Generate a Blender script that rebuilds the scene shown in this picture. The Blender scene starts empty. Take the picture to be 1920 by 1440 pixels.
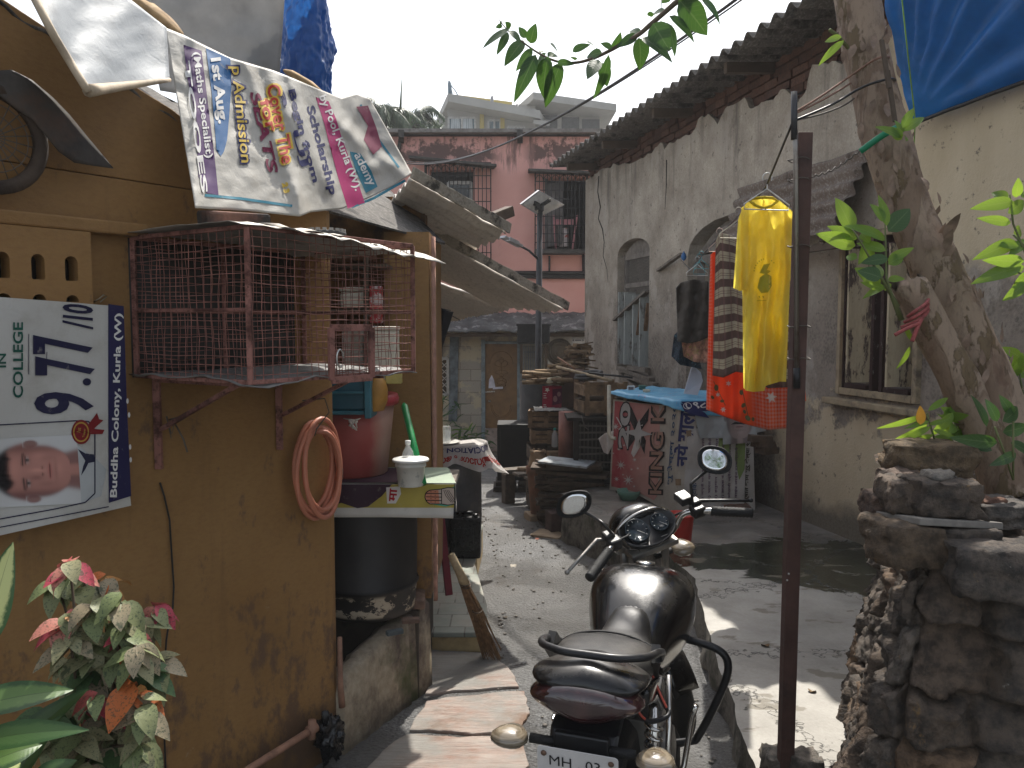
import bpy, bmesh, math, random
from math import sin, cos, tan, pi, radians as R, sqrt, atan2, floor, exp
from mathutils import Vector, Matrix, Quaternion, noise as mn
random.seed(7)
SC = bpy.context.scene
COL = SC.collection
# ---------------------------------------------------------------- camera
F, YH, H = 1550.0, 605.0, 1.68          # focal length in photo pixels, horizon row, eye height
PIT = math.atan((720 - YH) / F)
cd = bpy.data.cameras.new("camera"); cam = bpy.data.objects.new("camera", cd); COL.objects.link(cam)
cd.sensor_width = 36; cd.lens = 36 * F / 1920; cd.clip_start = .02; cd.clip_end = 600
cam.location = (0, 0, H); cam.rotation_euler = (pi / 2 - PIT, 0, 0)
SC.camera = cam
# ---------------------------------------------------------------- sky and sun
SUN_AZ, SUN_EL = 13.0, 55.0
w = bpy.data.worlds.new("World"); SC.world = w; w.use_nodes = True
nt = w.node_tree; nt.nodes.clear()
sky = nt.nodes.new("ShaderNodeTexSky"); sky.sky_type = 'NISHITA'; sky.sun_disc = False
sky.sun_elevation = R(SUN_EL); sky.sun_rotation = R(SUN_AZ)
sky.air_density = 1.0; sky.dust_density = 3.0; sky.ozone_density = 1.0; sky.altitude = 0
hs = nt.nodes.new("ShaderNodeHueSaturation"); hs.inputs['Saturation'].default_value = .40
bg = nt.nodes.new("ShaderNodeBackground"); bg.inputs[1].default_value = .135
wo = nt.nodes.new("ShaderNodeOutputWorld")
nt.links.new(sky.outputs[0], hs.inputs['Color']); nt.links.new(hs.outputs[0], bg.inputs[0]); nt.links.new(bg.outputs[0], wo.inputs[0])
sd = bpy.data.lights.new("sun", 'SUN'); sd.energy = 3.5; sd.angle = R(.6); sd.color = (1, .95, .87)
sun = bpy.data.objects.new("sun", sd); COL.objects.link(sun)
SUNV = Vector((sin(R(SUN_AZ)) * cos(R(SUN_EL)), cos(R(SUN_AZ)) * cos(R(SUN_EL)), sin(R(SUN_EL))))
sun.rotation_euler = SUNV.to_track_quat('Z', 'Y').to_euler()
sun.location = (3, 8, 12)
SC.view_settings.view_transform = 'Standard'; SC.view_settings.look = 'None'
SC.view_settings.exposure = 0.95; SC.view_settings.gamma = 1
SC.cycles.max_bounces = 8; SC.cycles.diffuse_bounces = 4; SC.cycles.transparent_max_bounces = 12
SC.cycles.sample_clamp_indirect = 6
# ---------------------------------------------------------------- pixel -> place
CAM = Vector((0, 0, H))
def ray(px, py):
    x = (px - 960) / F; y = (720 - py) / F
    return Vector((x, cos(PIT) + y * sin(PIT), -sin(PIT) + y * cos(PIT)))
def at(px, py, Y):
    d = ray(px, py); return CAM + d * (Y / d.y)
def onz(px, py, z):
    d = ray(px, py); return CAM + d * ((z - H) / d.z)
GS = .055
def gz(Y): return -GS * max(0, Y - 1.5)
def onground(px, py):
    z = 0
    for _ in range(30): z = gz(onz(px, py, z).y)
    return onz(px, py, z)
def onpl(px, py, P, N):
    d = ray(px, py); return CAM + d * ((P - CAM).dot(N) / d.dot(N))
def lerp(a, b, t): return a + (b - a) * t
def table(x, pts):
    if x <= pts[0][0]: return pts[0][1]
    for (a, u), (b, v) in zip(pts, pts[1:]):
        if x <= b: return u + (v - u) * (x - a) / (b - a)
    return pts[-1][1]
def U(a, b): return random.uniform(a, b)
def fbm(v, o=3): return mn.fractal(Vector(v), .8, 2.0, o, noise_basis='PERLIN_ORIGINAL')
# ---------------------------------------------------------------- mesh builder
class MB:
    def __init__(s): s.v = []; s.f = []; s.m = []; s.c = []; s.uv = []; s.sm = []; s.mi = 0; s.col = (1, 1, 1); s.smooth = False
    def add(s, vs, fs, uvs=None, M=None, col=None, smooth=None):
        o = len(s.v)
        for p in vs:
            p = Vector(p); s.v.append(M @ p if M else p)
        sm = s.smooth if smooth is None else smooth
        for f in fs:
            s.f.append([i + o for i in f]); s.m.append(s.mi); s.c.append(col or s.col); s.sm.append(sm)
            s.uv.append([uvs[i] for i in f] if uvs else None)
        return s
    def hexa(s, c8, **k):   # 4 bottom ccw, 4 top ccw
        return s.add(c8, [(3, 2, 1, 0), (4, 5, 6, 7), (0, 1, 5, 4), (1, 2, 6, 5), (2, 3, 7, 6), (3, 0, 4, 7)], smooth=False, **k)
    def box(s, c, d, M=None, rz=0, j=0, **k):
        c = Vector(c); m = Matrix.Translation(c) @ Matrix.Rotation(rz, 4, 'Z')
        if M is not None: m = Matrix.Translation(c) @ M
        x, y, z = d[0] / 2, d[1] / 2, d[2] / 2
        q = [(-x, -y, -z), (x, -y, -z), (x, y, -z), (-x, y, -z), (-x, -y, z), (x, -y, z), (x, y, z), (-x, y, z)]
        if j: q = [(a + U(-j, j), b + U(-j, j), e + U(-j, j)) for a, b, e in q]
        return s.hexa([m @ Vector(p) for p in q], **k)
    def beam(s, p, q, w, h, up=(0, 0, 1), **k):
        p, q = Vector(p), Vector(q); x = (q - p).normalized(); up = Vector(up)
        if abs(x.dot(up)) > .98: up = Vector((1, 0, 0))
        y = up.cross(x).normalized(); z = x.cross(y); a, b = y * w / 2, z * h / 2
        return s.hexa([p - a - b, q - a - b, q + a - b, p + a - b, p - a + b, q - a + b, q + a + b, p + a + b], **k)
    def tube(s, pts, r, n=8, caps=True, closed=False, **k):
        pts = [Vector(p) for p in pts]; L = len(pts)
        rs = r if isinstance(r, (list, tuple)) else [r] * L
        T = []
        for i in range(L):
            a = pts[i - 1] if (i > 0 or closed) else pts[i]; b = pts[(i + 1) % L] if (i < L - 1 or closed) else pts[i]
            T.append((b - a).normalized() if (b - a).length > 1e-9 else Vector((0, 0, 1)))
        nrm = Vector((0, 0, 1))
        if abs(T[0].dot(nrm)) > .95: nrm = Vector((1, 0, 0))
        vs = []
        for i in range(L):
            nrm = (nrm - T[i] * nrm.dot(T[i])); nrm = nrm.normalized() if nrm.length > 1e-6 else T[i].orthogonal().normalized()
            bn = T[i].cross(nrm)
            for j in range(n):
                a = 2 * pi * j / n; vs.append(pts[i] + (nrm * cos(a) + bn * sin(a)) * rs[i])
        fs = []
        for i in range(L if closed else L - 1):
            for j in range(n):
                a, b = i * n + j, i * n + (j + 1) % n; i2 = (i + 1) % L
                fs.append((a, b, i2 * n + (j + 1) % n, i2 * n + j))
        if caps and not closed:
            fs.append(tuple(range(n - 1, -1, -1))); fs.append(tuple((L - 1) * n + j for j in range(n)))
        k.setdefault('smooth', True)
        return s.add(vs, fs, **k)
    def lathe(s, prof, c=(0, 0, 0), n=24, M=None, caps=True, **k):   # prof: (r,z) list
        m = Matrix.Translation(Vector(c)) @ (M or Matrix.Identity(4))
        vs = [m @ Vector((r * cos(2 * pi * j / n), r * sin(2 * pi * j / n), z)) for r, z in prof for j in range(n)]
        fs = [(i * n + j, i * n + (j + 1) % n, (i + 1) * n + (j + 1) % n, (i + 1) * n + j) for i in range(len(prof) - 1) for j in range(n)]
        if caps:
            if prof[0][0] > 1e-5: fs.append(tuple(range(n - 1, -1, -1)))
            if prof[-1][0] > 1e-5: fs.append(tuple((len(prof) - 1) * n + j for j in range(n)))
        k.setdefault('smooth', True)
        return s.add(vs, fs, **k)
    def grid(s, fn, nu, nv, uvfn=None, **k):
        vs = []; uvs = []
        for j in range(nv + 1):
            for i in range(nu + 1):
                u, v = i / nu, j / nv; vs.append(fn(u, v)); uvs.append(uvfn(u, v) if uvfn else (u, v))
        fs = [(j * (nu + 1) + i, j * (nu + 1) + i + 1, (j + 1) * (nu + 1) + i + 1, (j + 1) * (nu + 1) + i) for j in range(nv) for i in range(nu)]
        k.setdefault('smooth', True)
        return s.add(vs, fs, uvs, **k)
    def prism(s, pts, ext, **k):   # planar outline (3d points) pushed by ext
        pts = [Vector(p) for p in pts]; e = Vector(ext); n = len(pts)
        k.setdefault('smooth', False)
        return s.add(pts + [p + e for p in pts], [tuple(range(n - 1, -1, -1)), tuple(range(n, 2 * n))] + [(i, (i + 1) % n, n + (i + 1) % n, n + i) for i in range(n)], **k)
    def loft(s, secs, n=20, caps=True, **k):   # secs: list of rings (lists of n points)
        n = len(secs[0]); vs = [p for r in secs for p in r]
        fs = [(i * n + j, i * n + (j + 1) % n, (i + 1) * n + (j + 1) % n, (i + 1) * n + j) for i in range(len(secs) - 1) for j in range(n)]
        if caps: fs += [tuple(range(n - 1, -1, -1)), tuple((len(secs) - 1) * n + j for j in range(n))]
        k.setdefault('smooth', True)
        return s.add(vs, fs, **k)
    def leaf(s, base, d, up, L, W, bend=.3, fold=.25, col=None, n=6, shape=1.0, twist=0):
        d = Vector(d).normalized(); up = Vector(up); y = up.cross(d)
        y = y.normalized() if y.length > 1e-4 else d.orthogonal().normalized()
        z = d.cross(y); vs = []; uvs = []; base = Vector(base)
        for i in range(n + 1):
            t = i / n; wd = W * .5 * (sin(pi * min(1, t ** (.75 * shape) * 1.0)) ** .85 if 0 < t < 1 else 0) + .0006
            a = bend * t; c = base + d * (L * t * cos(a * .6)) - z * (L * t * sin(a))
            yy = y * cos(twist * t) + z * sin(twist * t)
            for q in (-1, 0, 1):
                vs.append(c + yy * (q * wd) + z * (abs(q) * wd * fold)); uvs.append((t, .5 + q * .5))
        fs = [(i * 3 + q, i * 3 + q + 1, i * 3 + q + 4, i * 3 + q + 3) for i in range(n) for q in (0, 1)]
        return s.add(vs, fs, uvs, col=col, smooth=True)
def finish(mb, name, mats, bevel=0, seg=2, solid=0, weld=False, subsurf=0):
    me = bpy.data.meshes.new(name); me.from_pydata([tuple(v) for v in mb.v], [], mb.f)
    me.polygons.foreach_set("use_smooth", mb.sm); me.polygons.foreach_set("material_index", mb.m)
    if any(u for u in mb.uv):
        l = me.uv_layers.new(name="UVMap"); k = 0
        for f, u in zip(mb.f, mb.uv):
            for i in range(len(f)): l.data[k].uv = u[i] if u else (0, 0); k += 1
    if any(c != (1, 1, 1) for c in mb.c):
        a = me.color_attributes.new("Col", 'FLOAT_COLOR', 'CORNER'); k = 0
        for f, c in zip(mb.f, mb.c):
            for _ in f: a.data[k].color = (c[0], c[1], c[2], 1); k += 1
    for m in (mats if isinstance(mats, (list, tuple)) else [mats]): me.materials.append(m)
    if weld:
        bm = bmesh.new(); bm.from_mesh(me); bmesh.ops.remove_doubles(bm, verts=bm.verts, dist=1e-5); bm.to_mesh(me); bm.free()
    o = bpy.data.objects.new(name, me); COL.objects.link(o)
    if solid:
        q = o.modifiers.new("thickness", 'SOLIDIFY'); q.thickness = solid; q.offset = 0
    if bevel:
        q = o.modifiers.new("bevel", 'BEVEL'); q.width = bevel; q.segments = seg; q.limit_method = 'ANGLE'; q.angle_limit = R(40)
    if subsurf:
        q = o.modifiers.new("sub", 'SUBSURF'); q.levels = subsurf; q.render_levels = subsurf
    return o
def tag(o, label=None, cat=None, group=None, kind=None):
    if label: o['label'] = label
    if cat: o['category'] = cat
    if group: o['group'] = group
    if kind: o['kind'] = kind
    return o
def thing(name, label, cat, base, group=None, M=None):
    o = bpy.data.objects.new(name, None); COL.objects.link(o); o.empty_display_size = .1
    if M is not None: o.matrix_world = M
    else: o.location = Vector(base)
    o['_b'] = [0, 0, 0] if M is not None else list(Vector(base))
    tag(o, label, cat, group); return o
def part(mb, name, mat, parent, label=None, local=False, **k):
    o = finish(mb, name, mat, **k); o.parent = parent
    if not local and parent.type == 'EMPTY': o.matrix_parent_inverse = Matrix.Translation(-Vector(parent['_b']))
    if label: o['label'] = label
    return o
def solo(mb, name, mat, label, cat, group=None, kind=None, **k):
    n = len(mb.v); b = Vector((sum(v.x for v in mb.v) / n, sum(v.y for v in mb.v) / n, min(v.z for v in mb.v)))
    mb.v = [v - b for v in mb.v]; o = finish(mb, name, mat, **k); o.location = b; o['_b'] = [0, 0, 0]
    return tag(o, label, cat, group, kind)
def subpart(mb, name, mat, parent, **k):     # a part of a thing that is itself one mesh
    o = finish(mb, name, mat, **k); o.parent = parent; o.matrix_parent_inverse = Matrix.Translation(-parent.location); return o
def struct(mb, name, mat, **k):
    o = finish(mb, name, mat, **k); o['kind'] = 'structure'; return o
def dup(root, loc=None, rz=None, label=None, scale=None):
    r = root.copy(); COL.objects.link(r)
    if loc is not None: r.location = loc
    if rz is not None: r.rotation_euler = (0, 0, rz)
    if scale: r.scale = scale if isinstance(scale, (tuple, list)) else (scale,) * 3
    if label: r['label'] = label
    for ch in list(root.children):
        c = ch.copy(); COL.objects.link(c); c.parent = r
        for g in list(ch.children):
            d = g.copy(); COL.objects.link(d); d.parent = c
    return r
# ---------------------------------------------------------------- flat prints (pixel-laid outlines on a real surface)
def curve2d(kind, build):
    cu = bpy.data.curves.new("c", kind); build(cu)
    ob = bpy.data.objects.new("c", cu); COL.objects.link(ob)
    dg = bpy.context.evaluated_depsgraph_get(); dg.update(); ev = ob.evaluated_get(dg); me = ev.to_mesh()
    r = ([v.co.copy() for v in me.vertices], [tuple(p.vertices) for p in me.polygons])
    ev.to_mesh_clear(); bpy.data.objects.remove(ob); bpy.data.curves.remove(cu); return r
def text2d(s, bold=0, shear=0):     # centred, cap height scaled to 1
    def b(cu):
        cu.body = s; cu.size = 1; cu.align_x = 'LEFT'; cu.offset = bold; cu.shear = shear; cu.fill_mode = 'FRONT'; cu.resolution_u = 3
    vs, fs = curve2d('FONT', b)
    if not vs: return [], []
    x0 = min(v.x for v in vs); x1 = max(v.x for v in vs); y0 = min(v.y for v in vs); y1 = max(v.y for v in vs)
    return [Vector(((v.x - (x0 + x1) / 2) / max(1e-6, x1 - x0), (v.y - (y0 + y1) / 2) / max(1e-6, y1 - y0), 0)) for v in vs], fs
def holed(outer, holes, depth):     # 2d polygon with holes, thick
    def b(cu):
        cu.dimensions = '2D'; cu.fill_mode = 'BOTH'; cu.extrude = depth / 2
        for pl in [outer] + holes:
            sp = cu.splines.new('POLY'); sp.points.add(len(pl) - 1); sp.use_cyclic_u = True
            for p, q in zip(sp.points, pl): p.co = (q[0], q[1], 0, 1)
    return curve2d('CURVE', b)
def cut(vs, fs, step):
    bm = bmesh.new(); bv = [bm.verts.new(v) for v in vs]
    for f in fs:
        try: bm.faces.new([bv[i] for i in f])
        except ValueError: pass
    for ax in (0, 1):
        lo = min(v.co[ax] for v in bm.verts); hi = max(v.co[ax] for v in bm.verts)
        k = math.ceil(lo / step)
        while k * step < hi:
            co = [0, 0, 0]; no = [0, 0, 0]; co[ax] = k * step; no[ax] = 1
            bmesh.ops.bisect_plane(bm, geom=bm.verts[:] + bm.edges[:] + bm.faces[:], plane_co=co, plane_no=no); k += 1
    bm.verts.index_update(); r = ([v.co.copy() for v in bm.verts], [tuple(v.index for v in f.verts) for f in bm.faces]); bm.free(); return r
class Print:     # surface laid over the picture: depth(px,py) gives its true distance
    def __init__(s, depth, step=8, eps=.003): s.d = depth; s.step = step; s.eps = eps; s.k = 0
    def P(s, px, py, e=0): return at(px, py, s.d(px, py) - e)
    def put(s, mb, vs, fs, e=None, col=None):
        if not vs: return
        vs, fs = cut(vs, fs, s.step)
        mb.add([s.P(v.x, v.y, s.eps if e is None else e) for v in vs], fs, [(v.x, v.y) for v in vs], col=col, smooth=True)
    def text(s, mb, t, c, w, h, ang=0, bold=0, shear=0, e=None, col=None):   # c centre px, w along reading, h cap height, ang: reading direction in picture degrees (90 = upward)
        vs, fs = text2d(t, bold, shear); a = R(ang); ex = Vector((cos(a), -sin(a))); ey = Vector((-sin(a), -cos(a)))
        s.put(mb, [Vector((c[0] + ex.x * v.x * w + ey.x * v.y * h, c[1] + ex.y * v.x * w + ey.y * v.y * h, 0)) for v in vs], fs, e, col)
    def poly(s, mb, pts, e=None, col=None):
        vs, fs = holed([(x, y) for x, y in pts], [], 0)
        s.put(mb, [Vector((v.x, v.y, 0)) for v in vs], fs, e, col)
    def ell(s, mb, cx, cy, rx, ry, e=None, col=None, n=24, rot=0):
        s.poly(mb, [(cx + rx * cos(2 * pi * i / n) * cos(rot) - ry * sin(2 * pi * i / n) * sin(rot), cy + rx * cos(2 * pi * i / n) * sin(rot) + ry * sin(2 * pi * i / n) * cos(rot)) for i in range(n)], e, col)
    def line(s, mb, pts, wd, e=None, col=None):
        for (x0, y0), (x1, y1) in zip(pts, pts[1:]):
            l = sqrt((x1 - x0) ** 2 + (y1 - y0) ** 2) or 1; nx, ny = -(y1 - y0) / l * wd / 2, (x1 - x0) / l * wd / 2
            s.poly(mb, [(x0 + nx, y0 + ny), (x1 + nx, y1 + ny), (x1 - nx, y1 - ny), (x0 - nx, y0 - ny)], e, col)
    def star(s, mb, cx, cy, r, n=8, inner=.3, e=None, col=None, rot=.2):
        s.poly(mb, [(cx + (r if i % 2 == 0 else r * inner) * cos(rot + pi * i / n), cy + (r if i % 2 == 0 else r * inner) * sin(rot + pi * i / n)) for i in range(2 * n)], e, col)
    def sheet(s, mb, top, bot, nu=40, nv=24, e=0):     # top/bot: polylines of pixels, left to right
        def along(pl, u):
            t = u * (len(pl) - 1); i = min(int(t), len(pl) - 2); t -= i
            return lerp(pl[i][0], pl[i + 1][0], t), lerp(pl[i][1], pl[i + 1][1], t)
        def fn(u, v):
            a = along(bot, u); b = along(top, u); return s.P(lerp(a[0], b[0], v), lerp(a[1], b[1], v), e)
        mb.grid(fn, nu, nv)
# ---------------------------------------------------------------- materials
class G:
    def __init__(s, name):
        s.m = bpy.data.materials.new(name); s.m.use_nodes = True; s.t = s.m.node_tree; s.t.nodes.clear()
        s.out = s.n("OutputMaterial"); s.pos = s.n("NewGeometry").outputs['Position']; s.b = None
    def n(s, t, **k):
        q = s.t.nodes.new("ShaderNode" + t)
        for a, v in k.items(): setattr(q, a, v)
        return q
    def set(s, i, v):
        if isinstance(v, bpy.types.NodeSocket): s.t.links.new(v, i)
        elif isinstance(v, (tuple, list)): i.default_value = (*v, 1) if len(v) == 3 and len(i.default_value) == 4 else v
        else: i.default_value = v
    def vec(s, sc, off=(0, 0, 0), src=None):
        q = s.n("Mapping"); s.set(q.inputs[0], src or s.pos); q.inputs[1].default_value = off
        q.inputs[3].default_value = sc if isinstance(sc, (tuple, list)) else (sc,) * 3; return q.outputs[0]
    def noise(s, sc, det=5, rough=.6, src=None, off=(0, 0, 0), dist=0):
        q = s.n("TexNoise"); s.set(q.inputs['Vector'], s.vec(sc, off, src)); q.inputs['Scale'].default_value = 1
        q.inputs['Detail'].default_value = det; q.inputs['Roughness'].default_value = rough; q.inputs['Distortion'].default_value = dist; return q.outputs[0]
    def vor(s, sc, feat='F1', src=None, rnd=1):
        q = s.n("TexVoronoi", feature=feat); s.set(q.inputs['Vector'], s.vec(sc, src=src)); q.inputs['Scale'].default_value = 1
        q.inputs['Randomness'].default_value = rnd; return q.outputs[0]
    def ramp(s, f, a, b, lo=0, hi=1):
        q = s.n("MapRange"); q.clamp = True; s.set(q.inputs[0], f); q.inputs[1].default_value = a; q.inputs[2].default_value = b
        q.inputs[3].default_value = lo; q.inputs[4].default_value = hi; return q.outputs[0]
    def math(s, op, a, b=0.0):
        q = s.n("Math", operation=op); s.set(q.inputs[0], a); s.set(q.inputs[1], b); return q.outputs[0]
    def mul(s, *a):
        r = a[0]
        for x in a[1:]: r = s.math('MULTIPLY', r, x)
        return r
    def mix(s, f, a, b):
        q = s.n("Mix", data_type='RGBA'); s.set(q.inputs[0], f); s.set(q.inputs[6], a); s.set(q.inputs[7], b); return q.outputs[2]
    def xyz(s, src=None):
        q = s.n("SeparateXYZ"); s.set(q.inputs[0], src or s.pos); return q.outputs
    def attr(s): return s.n("Attribute", attribute_name="Col").outputs['Color']
    def uv(s): return s.n("TexCoord").outputs['UV']
    def island(s): return s.n("NewGeometry").outputs['Random Per Island']
    def bump(s, h, st=.4, d=.01):
        q = s.n("Bump"); q.inputs['Strength'].default_value = st; q.inputs['Distance'].default_value = d; s.set(q.inputs['Height'], h); return q.outputs[0]
    def bsdf(s, col, rough=.8, metal=0, normal=None, spec=.5, trans=0, transcol=None, alpha=None, coat=0, glass=0):
        b = s.n("BsdfPrincipled"); s.b = b; s.set(b.inputs['Base Color'], col); s.set(b.inputs['Roughness'], rough); s.set(b.inputs['Metallic'], metal)
        b.inputs['Specular IOR Level'].default_value = spec
        if normal is not None: s.set(b.inputs['Normal'], normal)
        if alpha is not None: s.set(b.inputs['Alpha'], alpha)
        if coat: b.inputs['Coat Weight'].default_value = coat; b.inputs['Coat Roughness'].default_value = .08
        if glass: b.inputs['Transmission Weight'].default_value = glass
        o = b.outputs[0]
        if trans:
            t = s.n("BsdfTranslucent"); s.set(t.inputs[0], transcol if transcol is not None else col)
            mx = s.n("MixShader"); mx.inputs[0].default_value = trans; s.t.links.new(o, mx.inputs[1]); s.t.links.new(t.outputs[0], mx.inputs[2]); o = mx.outputs[0]
        s.t.links.new(o, s.out.inputs[0]); return s.m
def simple(name, c, rough=.7, metal=0, var=.25, sc=9, bump=.15, bsc=60, dirt=None, dth=(.52, .7), dsc=5, spec=.4, coat=0, trans=0):
    g = G(name); a = g.noise(sc); col = g.mix(g.ramp(a, .3, .7), tuple(x * (1 - var) for x in c), tuple(min(1, x * (1 + var)) for x in c))
    if dirt: col = g.mix(g.ramp(g.noise(dsc, 8, .7, off=(3, 1, 2)), *dth), col, dirt)
    nb = g.noise(bsc, 4)
    return g.bsdf(col, g.ramp(nb, .2, .8, max(.02, rough - .12), min(1, rough + .12)), metal, g.bump(nb, bump, .006) if bump else None, spec, coat=coat, trans=trans)
MATS = {}
def M(name, *a, **k):
    if name not in MATS: MATS[name] = simple(name, *a, **k)
    return MATS[name]
# ================================================================ the setting
def m_alley():
    g = G("alley_concrete"); sp = g.noise(75, 4, .8); pt = g.noise(1.6, 6, .65); x, y, z = g.xyz()
    col = g.mix(g.ramp(sp, .40, .62), (.046, .046, .046), (.205, .206, .204))
    col = g.mix(g.ramp(pt, .42, .66), col, (.13, .127, .12))
    st = g.ramp(g.noise((2.2, .9, 1), 6, .7, off=(4, 0, 0)), .57, .66); col = g.mix(g.mul(st, .75), col, (.085, .062, .04)); pa = g.ramp(g.noise((1.1, .6, 1), 7, .7, off=(7, 3, 0)), .50, .53); col = g.mix(g.mul(pa, .45), col, (.06, .056, .05)); ck = g.n('TexVoronoi', feature='DISTANCE_TO_EDGE'); va = g.n('VectorMath', operation='ADD'); g.set(va.inputs[0], g.vec((.55, .55, 0))); nz = g.n('TexNoise'); g.set(nz.inputs['Vector'], g.vec(3)); nz.inputs['Detail'].default_value = 7; vs_ = g.n('VectorMath', operation='SCALE'); g.set(vs_.inputs[0], nz.outputs[1]); vs_.inputs[3].default_value = .35; g.t.links.new(vs_.outputs[0], va.inputs[1]); g.t.links.new(va.outputs[0], ck.inputs['Vector']); ck.inputs['Scale'].default_value = 1; cr = g.ramp(ck.outputs[0], 0, .007, 1, 0); col = g.mix(g.mul(cr, .8), col, (.025, .022, .02))
    wet = g.ramp(g.noise(1.1, 5, .6, off=(9, 2, 0)), .40, .58)
    r = g.ramp(wet, 0, 1, .72, .30)
    return g.bsdf(col, r, 0, g.bump(g.math('ADD', sp, g.mul(g.vor(55), .8)), .9, .016), .6)
def m_platform():
    g = G("platform_concrete"); x, y, z = g.xyz(); n = g.noise(3, 8, .65); f = g.noise(60, 4)
    col = g.mix(g.ramp(n, .3, .7), (.26, .245, .215), (.42, .40, .36)); col = g.mix(g.ramp(f, .3, .7), g.mix(.12, col, (0, 0, 0)), col)
    col = g.mix(g.ramp(y, 5.6, 6.0), col, g.mix(g.ramp(g.noise(2.2, 7), .35, .65), (.10, .093, .082), (.23, .21, .185)))
    q = g.noise((1.6, 2.6, 1), 8, .62, off=(2, 7, 0), dist=.6)
    ycen = g.math('ADD', g.mul(g.math('SUBTRACT', x, 1.3), -.28), 5.65)
    d = g.math('ABSOLUTE', g.math('SUBTRACT', y, ycen)); wd = g.ramp(x, 1.1, 2.2, .22, .85)
    band = g.ramp(g.math('SUBTRACT', d, wd), -.25, .2, 1, 0)
    moss = g.ramp(g.math('ADD', g.mul(band, .34), g.mul(q, 1.05)), .715, .755)
    col = g.mix(moss, col, g.mix(g.ramp(g.noise(14, 5), .4, .6), (.018, .02, .014), (.045, .05, .034)))
    st = g.ramp(g.noise((3, 6, 1), 7, .6, off=(1, 1, 4)), .60, .63); col = g.mix(g.mul(st, .8), col, (.17, .15, .115))
    cr = g.vor(1.15, 'DISTANCE_TO_EDGE', src=g.n("Mapping").outputs[0]) if False else None
    wv = g.n("TexVoronoi", feature='DISTANCE_TO_EDGE'); wp = g.n("VectorMath", operation='ADD'); g.set(wp.inputs[0], g.vec((.9, .9, 0)))
    ns = g.n("TexNoise"); g.set(ns.inputs['Vector'], g.vec(4)); ns.inputs['Detail'].default_value = 6
    sc = g.n("VectorMath", operation='SCALE'); g.set(sc.inputs[0], ns.outputs[1]); sc.inputs[3].default_value = .22; g.t.links.new(sc.outputs[0], wp.inputs[1])
    g.t.links.new(wp.outputs[0], wv.inputs['Vector']); wv.inputs['Scale'].default_value = 1
    crack = g.ramp(wv.outputs[0], .0, .009, 1, 0); col = g.mix(g.mul(crack, .85), col, (.03, .028, .025))
    r = g.math('SUBTRACT', g.math('SUBTRACT', .75, g.mul(moss, .55)), g.mul(g.ramp(g.noise(1.8, 6, off=(3, 3, 3)), .42, .58), g.ramp(y, 3.7, 4.3), .42))
    hgt = g.math('SUBTRACT', g.mul(f, .3), g.math('ADD', g.mul(crack, .8), g.mul(moss, .3)))
    return g.bsdf(col, r, 0, g.bump(hgt, .5, .012), .5)
def m_flag():
    g = G("flagstone"); a = g.noise((3, 16, 1), 8, .75); b = g.noise(3, 6)
    col = g.mix(g.ramp(a, .4, .6), (.27, .165, .125), (.40, .33, .285)); col = g.mix(g.ramp(b, .45, .6), col, (.29, .25, .215)); fs_ = g.noise((5, 60, 1), 6, .7, off=(3, 0, 0)); col = g.mix(g.ramp(fs_, .52, .66, 0, .75), col, (.14, .09, .065))
    col = g.mix(g.ramp(g.noise(2.1, 7, off=(5, 5, 0)), .52, .62), col, (.17, .10, .06)); col = g.mix(g.ramp(g.noise(1.4, 8, .7, off=(1, 8, 0)), .46, .58), col, (.25, .235, .21))
    return g.bsdf(col, g.ramp(g.noise(4, 5), .4, .6, .75, .3), 0, g.bump(g.math('ADD', a, fs_), .8, .014))
def m_moldy(name, base, light, dark=(.035, .033, .03), moss=None, sc=4, th=(.46, .62)):
    g = G(name); n = g.noise(sc, 8, .68); n2 = g.noise(sc * 9, 5, .6, off=(2, 2, 2)); x, y, z = g.xyz()
    col = g.mix(g.ramp(n2, .3, .7), base, light); col = g.mix(g.ramp(n, *th), col, dark)
    if moss: col = g.mix(g.ramp(g.noise(sc * .7, 6, off=(7, 1, 3)), .55, .66), col, moss)
    return g.bsdf(col, .9, 0, g.bump(g.math('ADD', n2, n), .6, .012))
# ground: one sheet, sloping gently away, flat far out
def gnd(u, v):
    X = lerp(-40, 40, u); t = v; Y = -14 + 26 * min(1, t / .6) if t < .6 else 12 + 70 * ((t - .6) / .4) ** 2
    return Vector((X, Y, gz(min(Y, 16)) - .002))
b = MB(); b.grid(gnd, 12, 90); struct(b, "alley_ground", m_alley())
# raised concrete platform along the right house
PZ = .05
le = [onz(1420, 1440, PZ), onz(1400, 1400, PZ), onz(1372, 1320, PZ), onz(1345, 1240, PZ), onz(1322, 1150, PZ), onz(1300, 1085, PZ), onz(1250, 1040, PZ), onz(1130, 978, PZ), onz(1062, 938, PZ), onz(1052, 925, PZ)]
le = [Vector((le[0].x - .1, .9, PZ)), Vector((le[0].x - .02, 1.9, PZ))] + le
pts = []
for a, c in zip(le, le[1:]):
    for i in range(6):
        q = a.lerp(c, i / 6); q += Vector((1, 0, 0)) * (fbm((q.x * 3, q.y * 3, 1)) * .025); pts.append(q)
pts += [le[-1], Vector((2.0, 9.2, PZ)), Vector((4.2, 1.0, PZ))]
b = MB(); n = len(pts)
b.add(pts, [tuple(range(n))][::-1], smooth=False)
b2 = MB()
rows = 7
vs = []
for j in range(rows + 1):
    for i in range(n - 3):
        q = pts[i].copy(); t = j / rows; q.z = lerp(PZ, -.75, t); q += Vector((-1, -.2, 0)) * (.05 * t + .035 * fbm((q.x * 7, q.y * 7, q.z * 9)) * (1 if j else .0)); vs.append(q)
m_ = n - 3
b2.add(vs, [(j * m_ + i, (j + 1) * m_ + i, (j + 1) * m_ + i + 1, j * m_ + i + 1) for j in range(rows) for i in range(m_ - 1)], smooth=True)
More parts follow.
